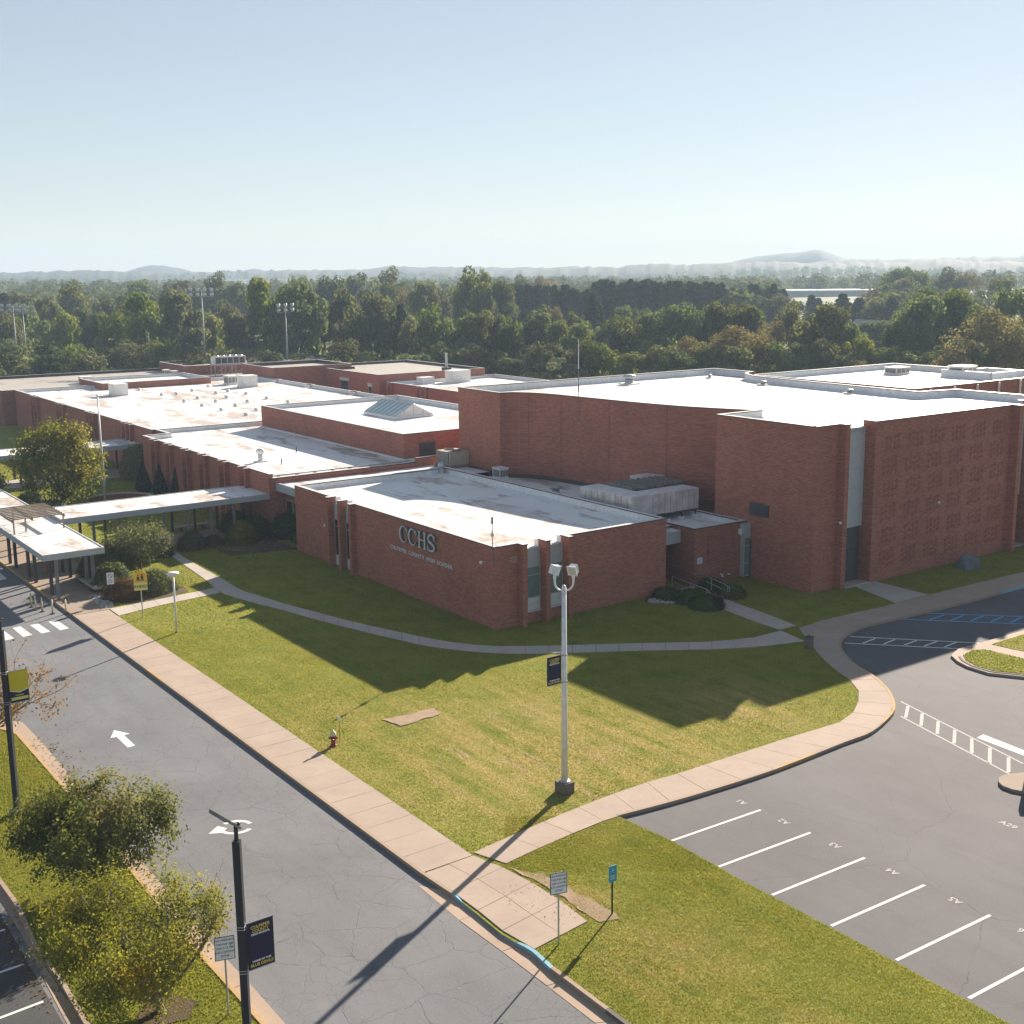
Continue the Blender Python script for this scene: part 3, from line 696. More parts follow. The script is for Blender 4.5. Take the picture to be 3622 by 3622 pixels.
rough_patch('mulch_bed', 'dark mulch bed along the front of the wing', [W(-5.5, 36.8), W(-5.5, 31), W(-1, 30), W(0.2, 29.7), W(0.2, 36.8)], -0.010, MT['mulch'], 5)
rough_patch('mulch_bed', 'ring of brown mulch under the yellow tree', [(-12.9, 34.6), (-12.2, 34.0), (-11.2, 34.6), (-11.1, 35.5), (-12.0, 35.9), (-12.9, 35.5)], -0.008, MT['mulch'], 6)
rough_patch('bare_soil', 'churned brown soil at the edge of the landing', [(-1.2, 44.3), (-0.4, 43.5), (0.75, 42.2), (1.45, 41.1), (2.1, 40.2), (2.9, 40.5), (2.2, 41.4), (1.1, 42.6), (0.1, 43.8)], -0.008, MT['soil'], 8)
rough_patch('mulch_bed', 'mulch bed beside the side entrance', [W(12.2, -1.2), W(13, -0.1), W(17.6, -0.1), W(18.2, -3.4), W(16.3, -3.0), W(14, -2.2)], -0.010, MT['mulch'], 9)

# ------------------------------------------------------------------ road markings
def mark(name, label, quads, mat, parent=None, z=0.004, kind='structure'):
    mb = MB()
    for q in quads:
        q = [K(p) for p in q]
        ar = sum(q[k][0] * q[(k+1) % len(q)][1] - q[(k+1) % len(q)][0] * q[k][1] for k in range(len(q)))
        if ar < 0: q = q[::-1]
        mb.poly([(x, y, LOW + z) for x, y in q])
    o = mb.build(name, mat); struct(o, label); return o
def bar(a, b, w):
    d = Vector(b) - Vector(a); d.normalize(); n = Vector((-d.y, d.x)) * w / 2
    return [(a[0]-n.x, a[1]-n.y), (b[0]-n.x, b[1]-n.y), (b[0]+n.x, b[1]+n.y), (a[0]+n.x, a[1]+n.y)]
stall = [((5.37, 46.48), (9.61, 49.36)), ((7.03, 44.28), (11.29, 47.16)), ((8.71, 42.05), (12.97, 44.93)), ((10.41, 39.84), (14.67, 42.72)), ((12.10, 37.62), (16.36, 40.5)), ((13.79, 35.40), (18.05, 38.28)), ((15.48, 33.18), (19.74, 36.06))]
for i, (a, b) in enumerate(stall):
    mark('stall_line', 'white parking stall line number %d counted from the corner walk' % (i + 1), [bar(a, b, 0.13)], MT['paint'])
for i, (a, b) in enumerate((((-24.3, 36.2), (-19.3, 40.0)), ((-22.7, 33.8), (-17.7, 37.75)), ((-21.1, 31.4), (-16.15, 35.6)), ((-25.9, 38.6), (-20.9, 42.3)))):
    mark('stall_line', 'white stall line number %d in the dark side lot' % (i + 1), [bar(a, b, 0.12)], MT['paint'])
cw = [[(-35.07, 77.75), (-34.7, 78.12), (-33.1, 76.14), (-33.52, 75.72)], [(-34.18, 78.41), (-33.72, 78.71), (-32.2, 76.86), (-32.6, 76.45)], [(-33.24, 79.16), (-32.79, 79.5), (-31.25, 77.58), (-31.65, 77.14)], [(-35.99, 77.05), (-35.59, 77.4), (-33.95, 75.37), (-34.4, 74.95)], [(-36.9, 76.3), (-36.5, 76.7), (-34.85, 74.6), (-35.3, 74.2)]]
for i, q in enumerate(cw): mark('crosswalk_bar', 'white crosswalk bar, %s from the sidewalk' % ['third', 'second', 'first', 'fourth', 'fifth'][i], [q], MT['paint'])
mark('crosswalk_bar', 'white crosswalk bar under the far covered walkway', [[(-42.9, 92.5), (-42.48, 92.86), (-41.1, 91.0), (-41.5, 90.5)]], MT['paint'])
ad = Vector((-0.591, 0.807)); an = Vector((0.807, 0.591))
def rel(c, l, w): return (c[0] + ad.x * l + an.x * w, c[1] + ad.y * l + an.y * w)
ac = (-20.35, 57.05)
mark('road_arrow', 'white arrow painted on the driveway', [[rel(ac, 0, -.19), rel(ac, 0, .19), rel(ac, 1.75, .19), rel(ac, 1.75, .5), rel(ac, 2.75, 0), rel(ac, 1.75, -.5), rel(ac, 1.75, -.19)]], MT['paint'])
def arcq(c, r0, r1, a0, a1, n=8, ex=1.0):
    q = []
    for k in range(n):
        b0 = math.radians(a0 + (a1 - a0) * k / n); b1 = math.radians(a0 + (a1 - a0) * (k + 1) / n - 1e-3)
        q.append([(c[0] + r * math.cos(b) * ex, c[1] + r * math.sin(b)) for r, b in ((r0, b0), (r1, b0), (r1, b1), (r0, b1))])
    return q
mark('road_symbol', 'white curved symbol painted on the driveway', arcq((-12.95, 48.05), .5, .68, 35, 150, 7, 1.1) + arcq((-12.95, 48.05), .5, .68, 200, 345, 8, 1.1), MT['paint'])
mark('road_symbol', 'white arrow tip of the curved road symbol', [[(-13.95, 47.42), (-13.4, 47.5), (-13.3, 47.95), (-13.75, 48.15)]], MT['paint'], z=.008)
top_ = [(19.65, 62.66), (20.29, 61.12), (21.2, 58.69), (22.13, 56.36), (22.95, 54.14)]; low_ = [(18.99, 60.45), (19.57, 59.01), (20.49, 56.59), (21.33, 54.17), (21.83, 52.99)]
rt = [(19.88, 62.08), (20.29, 60.96), (20.76, 59.81), (21.22, 58.62), (21.68, 57.47), (22.13, 56.23), (22.59, 55.03)]; rb = [(19.15, 60.14), (19.6, 58.97), (20.07, 57.85), (20.49, 56.59), (20.92, 55.32), (21.34, 54.1), (21.83, 53.05)]
mark('gate_crossing', 'worn white ladder marking leading to the gate island', [bar(top_[0], top_[-1], .11), bar(low_[0], low_[-1], .11)] + [bar(lerp(a, b, .06), lerp(a, b, .94), .17) for a, b in zip(rt, rb)], MT['paintworn'])
mark('stop_bar', 'broad white stop bar painted beside the ladder marking', [[(21.9, 57.4), (22.4, 57.85), (24.35, 54.5), (24.1, 53.9)]], MT['paint'], z=.007)
mark('side_crosswalk', 'white crosswalk ladder between the corner walk and the island', [bar((19.91, 74.53), (27.69, 72.94), .14), bar((19.21, 73.17), (25.9, 71.86), .14)] + [bar(lerp(a, b, .09), lerp(a, b, .91), .14) for a, b in zip([(21.54, 74.2), (22.71, 73.95), (24.01, 73.69), (25.21, 73.47), (26.37, 73.26)], [(20.26, 73.03), (21.48, 72.78), (22.71, 72.58), (23.89, 72.34), (25.06, 72.1)])], MT['paint'])
mark('blue_crosswalk', 'blue crosswalk ladder in the shade of the building', [bar((26.2, 79.72), (36.0, 78.3), .14), bar((24.08, 78.37), (35.0, 76.5), .14)] + [bar(lerp(a, b, .09), lerp(a, b, .91), .14) for a, b in zip([(27.65, 79.42), (28.89, 79.26), (30.19, 79.1), (31.51, 78.99), (32.68, 78.78), (33.9, 78.6)], [(26.02, 78.02), (27.31, 77.74), (28.61, 77.64), (29.9, 77.43), (31.2, 77.25), (32.4, 77.0)])], MT['paintblue'])
def text_mesh(txt, size, mat, name, parent=None, extrude=0.0, offset=0.0, align='CENTER', spacing=1.0, scale=(1, 1, 1)):
    cu = bpy.data.curves.new(name, 'FONT'); cu.body = txt; cu.size = size; cu.extrude = extrude; cu.offset = offset
    cu.align_x = align; cu.align_y = 'CENTER'; cu.space_character = spacing; cu.resolution_u = 3
    to = bpy.data.objects.new(name, cu); COL.objects.link(to)
    dg = bpy.context.evaluated_depsgraph_get()
    me = bpy.data.meshes.new_from_object(to.evaluated_get(dg))
    bpy.data.objects.remove(to); bpy.data.curves.remove(cu)
    me.name = name; me.materials.clear(); me.materials.append(mat)
    o = bpy.data.objects.new(name, me); COL.objects.link(o)
    if parent: o.parent = parent
    o.scale = scale
    return o
for i, (a, b) in enumerate(stall[:6]):
    m = lerp(lerp(stall[i][0], stall[i][1], 1.0), (a[0] - 1.68 / 2 + 4.25, a[1] + 2.17 / 2 + 2.8), 1.0)
    c = [(8.91, 50.17), (10.4, 48.2), (12.05, 46.0), (13.75, 43.78), (15.45, 41.55), (17.15, 39.33)][i]
    o = text_mesh('A%d' % (i + 1), 0.44, MT['paintworn'], 'stall_number', spacing=1.05, offset=0.006)
    o.location = (c[0] * KL, c[1] * KL, LOW + 0.005); o.rotation_euler = (0, 0, math.atan2(0.81, -0.59)); struct(o, 'white stall number A%d painted on the lot' % (i + 1))
o = text_mesh('A29', 0.46, MT['paintworn'], 'stall_number', spacing=1.05, offset=0.012)
o.location = (19.78 * KL, 47.75 * KL, LOW + 0.005); o.rotation_euler = (0, 0, math.atan2(-0.81, 0.59)); struct(o, 'white stall number A29 painted on the lot')
# ------------------------------------------------------------------ the school: brick blocks
GRP = 'connected blocks of the brick school'
FOOT = []
def coping_ring(root, poly, zt, skip=(), w=0.32, name='coping', dark=True):
    """metal capping along the parapet, one piece per edge"""
    inn = offset_poly(poly, w); out = offset_poly(poly, -0.035); n = len(poly)
    run = MB()
    for i in range(n):
        if i in skip:
            if run.v: sb(run, name, [MT['copedark'], MT['copetop']], root)
            run = MB(); continue
        j = (i + 1) % n
        q = [out[i], out[j], inn[j], inn[i]]
        b = len(run.v)
        run.prism(q, zt + 0.002, zt + 0.075, 0, top=1)
        if math.dist(poly[i], poly[j]) > 3.0:
            sb(run, name, [MT['copedark'], MT['copetop']], root); run = MB()
    if run.v: sb(run, name, [MT['copedark'], MT['copetop']], root)
def block(root, poly, z0, zr, zt, roof='roof', brick='brick', skip=(), par=0.28, name_roof='roof'):
    """brick box with parapet: wall, white lined inner parapet, roof sheet, coping. skip = edges built otherwise"""
    n = len(poly); inn = offset_poly(poly, par)
    w = MB(); l = MB()
    for i in range(n):
        if i in skip: continue
        j = (i + 1) % n; a, b = poly[i], poly[j]; c, d = inn[i], inn[j]
        w.poly([(a[0], a[1], z0), (b[0], b[1], z0), (b[0], b[1], zt), (a[0], a[1], zt)])
        l.poly([(d[0], d[1], zr - 0.05), (c[0], c[1], zr - 0.05), (c[0], c[1], zt), (d[0], d[1], zt)])
        # cant strip at the foot of the parapet
        e, f = offset_poly(poly, par + 0.18)[i], offset_poly(poly, par + 0.18)[j]
        l.poly([(f[0], f[1], zr + 0.004), (e[0], e[1], zr + 0.004), (c[0], c[1], zr + 0.16), (d[0], d[1], zr + 0.16)])
    if w.v: sb(w, 'wall', MT[brick], root)
    if l.v and zt > zr + 0.1: sb(l, 'parapet_lining', MT['copedark' if roof == 'gravel' else 'lining'], root)
    r = MB(); r.poly([(p[0], p[1], zr) for p in offset_poly(poly, 0.05)]); sb(r, name_roof, MT[roof], root)
    coping_ring(root, poly, zt, skip)
    FOOT.append([W(*p) for p in poly])
class Edge:
    """local frame along a facade: d along the edge, h outwards"""
    def __init__(s, p0, p1):
        s.p0 = Vector(p0); e = Vector(p1) - s.p0; s.L = e.length; s.e = e.normalized(); s.n = Vector((s.e.y, -s.e.x))
    def box(s, mb, d0, d1, h0, h1, z0, z1, mi=0, top=None):
        q = [s.p0 + s.e * d + s.n * h for d, h in ((d0, h1), (d1, h1), (d1, h0), (d0, h0))]
        q = [(v.x, v.y) for v in q]
        ar = sum(q[k][0] * q[(k+1) % 4][1] - q[(k+1) % 4][0] * q[k][1] for k in range(4))
        if ar < 0: q = q[::-1]
        mb.prism(q, z0, z1, mi, top=top, bottom=True)
def facade(root, p0, p1, slots, z0, zr, zt, start=0.004, fin=0.35, out=0.5, brick='brick', base=0.0, zf=3.8, zg=1.65, simple=False, glass='glass', fins=None):
    """brick wall with recessed window slots between projecting fins"""
    E_ = Edge(p0, p1); th = 0.28
    cuts = [0.0]; 
    groups = []
    edges = []
    for a, b in slots: edges += [a, b]
    # fins: one at each slot side, shared between neighbouring slots
    fs = []
    for a, b in slots:
        for x0, x1 in ((a - fin, a), (b, b + fin)):
            if not any(abs(x0 - f[0]) < 0.05 for f in fs): fs.append((x0, x1))
    w = MB(); l = MB(); c = MB()
    segs = []; d = start
    for a, b in sorted(slots): segs.append((d, a)); d = b
    segs.append((d, E_.L - (0.0 if root is fw and p1 == (0, 0) else 0.004)))
    for a, b in segs:
        if b - a < 0.02: continue
        isfin = any(abs(a - f[0]) < .05 and abs(b - f[1]) < .05 for f in fs)
        if isfin: continue
        a2 = a + (fin if any(abs(a - f[0]) < .05 for f in fs) else 0); b2 = b - (fin if any(abs(b - f[1]) < .05 for f in fs) else 0)
        w = MB(); l = MB(); c = MB()
        E_.box(w, a2, b2, -th, 0, z0, zt); E_.box(l, a2, b2, -th - 0.02, -th, zr - 0.03, zt - 0.002)
        E_.box(c, a2, b2, -th - 0.05, 0.035, zt + 0.002, zt + 0.075, 0, 1)
        wp = sb(w, 'wall', MT[brick], root); sb(l, 'parapet_lining', MT['lining'], root, parent=wp); sb(c, 'coping', [MT['copedark'], MT['copetop']], root, parent=wp)
    for x0, x1 in fs:
        f = MB(); E_.box(f, x0, x1, -th - 0.003, out, z0, zt); po = sb(f, 'pilaster', MT[brick], root)
        f = MB(); E_.box(f, x0 - .04, x1 + .04, -th - 0.06, out + .04, zt + 0.003, zt + 0.08, 0, 1); sb(f, 'coping_cap', [MT['copedark'], MT['copetop']], root, parent=po)
        f = MB(); E_.box(f, x0 + .01, x1 - .01, -th - 0.5, -th - 0.004, zr - 0.03, zt - 0.01); sb(f, 'cap_lining', MT['lining'], root, parent=po)
    for a, b in slots:
        f = MB(); E_.box(f, a, b, -0.22, -0.10, zf, zr - 0.10); E_.box(f, a, b, -0.26, -0.07, zr - 0.10, zr + 0.03)
        sb(f, 'fascia_panel', MT['fascia'], root)
        fr = MB(); t_ = 0.05
        E_.box(fr, a, a + t_, -0.2, -0.08, base + .02, zf); E_.box(fr, b - t_, b, -0.2, -0.08, base + .02, zf)
        zm = zf - 0.62
        for zz in (zf - t_, zm, zg, base + 0.02): E_.box(fr, a + t_, b - t_, -0.2, -0.08, zz, zz + t_)
        wo_ = sb(fr, 'window', MT['frame'], root)
        p = MB(); E_.box(p, a + t_, b - t_, -0.17, -0.13, zm + t_, zf - t_); sb(p, 'pane', MT[glass], root, parent=wo_)
        p = MB(); E_.box(p, a + t_, b - t_, -0.17, -0.13, zg + t_, zm); sb(p, 'pane', MT[glass], root, parent=wo_)
        p = MB(); E_.box(p, a + t_, b - t_, -0.18, -0.11, base + 0.07, zg); sb(p, 'spandrel_panel', MT['spandrel'], root, parent=wo_)
        if base > 0.1:
            p = MB(); E_.box(p, a, b, -0.28, -0.03, z0, base - 0.03); sb(p, 'window_apron', MT[brick], root)
            p = MB(); E_.box(p, a, b, -0.22, 0.03, base - 0.03, base + 0.018); sb(p, 'sill', MT['spandrel'], root, parent=wo_)
    return E_

# --- front wing with the school's name
Z0 = -0.06
fw = sthing('school_wing', 'low brick wing with large metal letters and white flat roof at the lawn corner', 'school building', 0, 0, group=GRP)
P = [(0, 0), (15.05, 0), (15.05, 29.6), (0, 29.6)]
block(fw, P, Z0, 5.03, 5.5, skip=(0, 3))
facade(fw, P[0], P[1], [(2.2, 3.75), (4.1, 5.65)], Z0, 5.03, 5.5, start=0.284, out=0.6, base=0.75, glass='glassblind')
facade(fw, P[3], P[0], [(6.9, 8.5), (8.85, 10.3)], Z0, 5.03, 5.5, out=0.45, base=0.0, zg=0.85)
mb = MB()   # pale repointed bricks near the corner
rb_ = random.Random(5)
for r_ in range(6):
    for k in range(4):
        if rb_.random() < 0.72: mb.box(1.25 + k * .215 + (r_ % 2) * .1, 1.25 + k * .215 + .012 + (r_ % 2) * .1, -0.006, 0.0, 4.32 + r_ * .076, 4.32 + (r_ + 1) * .076)
    mb.box(1.22 + rb_.uniform(0, .15), 1.95 + rb_.uniform(-.15, .1), -0.006, 0.0, 4.315 + r_ * .076, 4.328 + r_ * .076)
sb(mb, 'repointed_joints', MT['spandrel'], fw)
# --- letters CCHS
def stroke(mb, pts, widths, y0, y1):
    """flat ribbon letter stroke in (x, z), extruded from y0 (front) to y1 (back)"""
    n = len(pts); L = []; R = []
    for i in range(n):
        a = Vector(pts[max(0, i-1)]); b = Vector(pts[min(n-1, i+1)]); d = (b - a).normalized(); nn = Vector((-d.y, d.x)); w = widths[i] / 2
        L.append(Vector(pts[i]) + nn * w); R.append(Vector(pts[i]) - nn * w)
    for i in range(n - 1):
        q = [L[i], L[i+1], R[i+1], R[i]]
        mb.poly([(p.x, y0, p.y) for p in q], 0); mb.poly([(p.x, y1, p.y) for p in q[::-1]], 1)
    ring = L + R[::-1]; m = len(ring)
    for i in range(m):
        a, b = ring[i], ring[(i+1) % m]
        mb.poly([(a.x, y0, a.y), (a.x, y1, a.y), (b.x, y1, b.y), (b.x, y0, b.y)], 1)
def letter(ch, w, h):
    mb = MB(); y0, y1 = -0.14, 0.06
    if ch == 'C':
        pts = []; wd = []
        for k in range(25):
            a = math.radians(38 + (322 - 38) * k / 24)
            pts.append((w/2 + (w/2 - .07) * math.cos(a), h/2 + (h/2 - .035) * math.sin(a))); wd.append(0.07 + 0.12 * max(0, -math.cos(a)) ** 1.0 + (0.05 if k < 2 else 0))
        stroke(mb, pts, wd, y0, y1)
        stroke(mb, [(w * .93, h * .98), (w * .93, h * .64)], [.05, .08], y0 - .002, y1)
    elif ch == 'H':
        for x in (w * .2, w * .8):
            stroke(mb, [(x, 0.0), (x, h)], [.16, .16], y0, y1)
            for z in (.035, h - .035): stroke(mb, [(x - .2, z), (x + .2, z)], [.07, .07], y0 - .002, y1 + .002)
        stroke(mb, [(w * .2, h * .5), (w * .8, h * .5)], [.08, .08], y0 - .001, y1 + .001)
    else:
        cp = [(w * .88, h * .80), (w * .70, h * .955), (w * .42, h * .955), (w * .16, h * .78), (w * .24, h * .58), (w * .55, h * .47), (w * .84, h * .33), (w * .80, h * .12), (w * .52, h * .04), (w * .25, h * .06), (w * .09, h * .24)]
        pts = catmull(cp, 4); m = len(pts) - 1
        wd = [0.075 + 0.10 * math.sin(math.pi * i / m) for i in range(len(pts))]
        stroke(mb, pts, wd, y0, y1)
        stroke(mb, [(w * .90, h * .98), (w * .90, h * .66)], [.05, .075], y0 - .002, y1)
        stroke(mb, [(w * .08, h * .02), (w * .08, h * .34)], [.05, .075], y0 - .002, y1)
    return mb
x, y = W(0, 11.9)
ls = thing('building_sign', 'large raised metal letters CCHS over the school name on the brick wing', 'sign', (x, y, 3.05), TH - math.pi / 2)
for k, (ch, w_) in enumerate((('C', 1.18), ('C', 1.18), ('H', 1.22), ('S', 1.12))):
    lo = letter(ch, w_, 1.22).build('letter', [MT['letter'], MT['letterside']], ls)
    lo.location = (k * 1.27, -0.07, 0.86)
    lo['label'] = 'letter %s, %s of four' % (ch, ['first', 'second', 'third', 'fourth'][k])
pen = 0.0; raw = []
for ch_ in 'CULPEPER COUNTY HIGH SCHOOL':
    if ch_ == ' ': pen += .20; continue
    lt = text_mesh(ch_, 0.38, MT['smallletter'], 'small_letter', ls, extrude=0.02, offset=0.010, align='LEFT')
    xs = [v.co.x for v in lt.data.vertices]; raw.append((lt, pen - min(xs))); pen += max(xs) - min(xs) + .055
for lt, x_ in raw:
    k_ = 8.6 / pen
    lt.scale = (k_, 1, 1); lt.rotation_euler = (math.pi / 2, 0, 0); lt.location = (-1.68 + x_ * k_, -0.025, 0.14)
# --- roof mast, wall cameras, vents of the wing
am = sthing('antenna_mast', 'thin antenna mast clamped to the wall at the lettered corner', 'antenna', 0, 0.12, 4.4)
mb = MB(); mb.tube([(-.07, .12, 4.4), (-.07, .12, 7.15)], .028, 8); mb.box(-.10, 0.0, .1, .14, 4.7, 4.74); mb.box(-.10, 0.0, .1, .14, 5.3, 5.34); sb(mb, 'mast', MT['rtu'], am)
mb = MB(); mb.lathe([(.0, 0), (.10, .02), (.12, .12), (.11, .22), (.05, .27), (.05, .36), (.09, .40)], (-.07, .12, 6.25), 12); sb(mb, 'antenna_drum', MT['white'], am, True)
mb = MB(); mb.box(-.12, -.02, .06, .18, 7.1, 7.55); mb.box(-.24, -.12, .1, .14, 7.2, 7.24); sb(mb, 'antenna_head', MT['steel'], am)
def wall_camera(label, s, t, z, dx, dy):
    r = sthing('security_camera', label, 'camera', s, t, z)
    mb = MB(); mb.tube([(s, t, z), (s + dx * .35, t + dy * .35, z - .02)], .02, 6); sb(mb, 'arm', MT['steel'], r)
    mb = MB(); mb.lathe([(0, -.16), (.07, -.13), (.10, -.05), (.10, .05), (.0, .09)], (s + dx * .42, t + dy * .42, z), 12); sb(mb, 'dome', MT['white'], r, True)
wall_camera('white dome camera beside the mast on the lettered wall', 0, 0.9, 4.45, -1, .2)
wall_camera('white camera on the brick pilaster beside the tall grey doors', 25.6, -6.6, 5.0, 0.2, -1)
wall_camera('white camera halfway along the patterned brick wall', 36.5, -7.25, 5.3, 0, -1)
wall_camera('white camera on the left end of the lettered wall', 0, 23.4, 3.2, -1, 0)
def vent(label, s, t, z, r0=.28, h=.75, mat='steel', cat='roof vent', group=None):
    r = sthing('roof_vent', label, cat, s, t, z, group)
    mb = MB(); mb.lathe([(r0 * .8, 0), (r0 * .8, h * .62)], (s, t, z), 14); sb(mb, 'stack', MT[mat], r, True)
    mb = MB(); mb.lathe([(r0 * 1.15, h * .62), (r0 * 1.25, h * .70), (r0 * 1.25, h * .9), (r0 * .7, h), (0, h * 1.02)], (s, t, z), 14); sb(mb, 'hood', MT[mat], r, True)
    mb = MB(); mb.box(s - r0 * 1.5, s + r0 * 1.5, t - r0 * 1.5, t + r0 * 1.5, z, z + .12); sb(mb, 'kerb', MT['lining'], r)
    return r
vent('white capped vent at the far corner of the lettered wing roof', 14.2, 29.0, 5.03, .27, 1.15, 'steel')
vent('low metal vent on the roof below the curved brick wall', 19.0, 18.3, 4.2, .42, .8)
vent('white hooded vent on the stained roof beside the arborvitae wing', 4.6, 46.8, 5.0, .34, 1.3, 'unit')
vent('metal cowl vent near the middle of the tall auditorium roof', 39.1, 32.0, 11.5, .55, 1.0)
vent('small vent at the far left of the auditorium roof', 50.2, 31.5, 11.5, .2, .45)
vent('small vent in front of the curved parapet end', 48.6, 22.2, 11.5, .3, .45)
vent('small vent at the middle of the auditorium rear parapet', 48.4, 11.0, 11.5, .3, .45)
for i, (s_, t_) in enumerate(((10.0, 50.2), (5.5, 44.0))):
    r = sthing('vent_pipe', ['thin dark pipe on the shaded strip of stained roof', 'thin dark pipe near the front edge of the stained roof'][i], 'pipe', s_, t_, 5.0)
    mb = MB(); mb.tube([(s_, t_, 5.0), (s_, t_, 5.55)], .06, 8); sb(mb, 'pipe', MT['copedark'], r)
    mb = MB(); mb.lathe([(.12, 0), (.09, .08)], (s_, t_, 5.0), 10); sb(mb, 'flashing', MT['lining'], r)

# --- link between wing and classrooms
lk = sthing('school_link', 'low white roofed link between the lettered wing and the classrooms', 'school building', 1.6, 29.6, group=GRP)
P = [(1.6, 29.62), (20.2, 29.62), (20.2, 36.28), (1.6, 36.28)]
mb = MB(); mb.poly([(p[0], p[1], 4.62) for p in [(1.5, 29.62), (24.8, 29.62), (24.8, 38.7), (15.9, 38.7), (15.9, 36.28), (1.5, 36.28)]]); sb(mb, 'roof', MT['roof'], lk)
mb = MB(); mb.box(1.3, 1.55, 29.62, 36.28, 4.0, 4.72); sb(mb, 'fascia', MT['fascia'], lk)
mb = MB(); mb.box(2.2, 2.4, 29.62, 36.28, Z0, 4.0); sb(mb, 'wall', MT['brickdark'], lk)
for k in range(4):
    mb = MB(); mb.box(2.1, 2.19, 30.1 + k * 1.5, 31.4 + k * 1.5, 0.1, 3.2); w_ = sb(mb, 'window', MT['frame'], lk)
    mb = MB(); mb.box(2.07, 2.098, 30.2 + k * 1.5, 31.3 + k * 1.5, 0.2, 3.1); sb(mb, 'pane', MT['glass'], lk, parent=w_)
FOOT.append([W(*p) for p in P])
# --- classroom wing E around the raised hall
ew = sthing('school_wing', 'brick classroom wing with narrow fins beside the row of arborvitae', 'school building', 0.8, 36.3, group=GRP)
P = [(0.8, 36.3), (15.9, 36.3), (42.9, 38.72), (42.9, 73.9), (3.7, 73.9), (3.7, 69.7), (0.8, 69.7)]
block(ew, P, Z0, 5.0, 5.45, skip=(0, 6))
ts = [41.6, 46.4, 51.5, 56.2, 61.0, 65.3]
facade(ew, (0.8, 69.7), (0.8, 36.3), [(69.7 - t_ - 0.55, 69.7 - t_ + 0.55) for t_ in reversed(ts)], Z0, 5.0, 5.45, out=0.45, fin=0.3, zg=0.85)
mb = MB(); mb.box(0.8, 15.9, 36.3, 36.55, Z0, 5.06); sb(mb, 'wall', MT['brick'], ew)
mb = MB(); mb.box(0.75, 15.9, 36.22, 36.62, 5.064, 5.16, 0, 1); sb(mb, 'coping', [MT['copedark'], MT['copetop']], ew)
# --- raised hall D with skylight
dh = sthing('raised_hall', 'raised brick hall with glass skylight on its white roof', 'school building', 15.95, 38.75, 5.0, GRP)
P = [(15.95, 38.75), (34.7, 38.75), (34.7, 72.0), (15.95, 72.0)]
block(dh, P, 5.003, 7.05, 7.5, roof='roofclean')
mb = MB(); mb.box(15.75, 15.93, 38.6, 72.0, 5.004, 5.16); mb.box(15.9, 34.7, 38.55, 38.73, 4.6, 5.1); sb(mb, 'base_flashing', MT['lining'], dh)
mb = MB(); mb.box(17.75, 19.55, 38.66, 38.74, 5.02, 6.5, 0)
lv = sb(mb, 'louver', MT['louver'], dh)
for k in range(14):
    mb = MB(); mb.poly([(17.82, 38.60, 5.1 + k * .1), (19.48, 38.60, 5.1 + k * .1), (19.48, 38.66, 5.16 + k * .1), (17.82, 38.66, 5.16 + k * .1)]); sb(mb, 'louver_blade', MT['door'], dh, parent=lv)
mb = MB(); mb.box(17.5, 19.8, 38.70, 38.747, 6.55, 6.66); sb(mb, 'lintel', MT['brickdark'], dh)
sk = sthing('skylight', 'gabled glass skylight on the white hall roof', 'skylight', 23.4, 53.3, 7.05)
s0, s1, t0, t1, zb, ze, zp = 23.4, 28.3, 53.3, 60.2, 7.06, 7.34, 8.62; sm = (s0 + s1) / 2
mb = MB(); mb.box(s0 - .08, s1 + .08, t0 - .08, t1 + .08, zb, ze); sb(mb, 'kerb', MT['lining'], sk)
for tt in (t0, t1):
    mb = MB(); d_ = .05 if tt == t0 else -.05
    mb.prism([(s0, tt), (s1, tt), (s1, tt + d_), (s0, tt + d_)] if d_ > 0 else [(s0, tt + d_), (s1, tt + d_), (s1, tt), (s0, tt)], ze, ze + .02)
    mb.poly([(s0, tt, ze + .02), (s1, tt, ze + .02), (sm, tt, zp)] if d_ > 0 else [(s1, tt, ze + .02), (s0, tt, ze + .02), (sm, tt, zp)])
    g_ = sb(mb, 'gable', MT['spandrel'], sk)
    for k in range(1, 4):
        xx = s0 + (s1 - s0) * k / 4; hz = ze + (zp - ze) * (1 - abs(xx - sm) / (sm - s0))
        mb = MB(); mb.box(xx - .03, xx + .03, tt - .03, tt + .03, ze, hz); sb(mb, 'mullion', MT['frame'], sk, parent=g_)
for side in (-1, 1):
    xe = s0 if side < 0 else s1
    for k in range(7):
        a = t0 + (t1 - t0) * k / 7 + .04; b = t0 + (t1 - t0) * (k + 1) / 7 - .04
        q = [(xe, a, ze + .02), (xe, b, ze + .02), (sm, b, zp), (sm, a, zp)]
        mb = MB(); mb.poly(q if side > 0 else q[::-1]); sb(mb, 'pane', MT['skyglass'] if 'skyglass' in MT else MT['glassblind'], sk)
    for k in range(8):
        a = t0 + (t1 - t0) * k / 7
        mb = MB(); mb.tube([(xe, a, ze + .03), (sm, a, zp + .02)], .045, 4); sb(mb, 'glazing_bar', MT['frame'], sk)
mb = MB(); mb.tube([(sm, t0, zp + .02), (sm, t1, zp + .02)], .06, 6); sb(mb, 'ridge_bar', MT['frame'], sk)
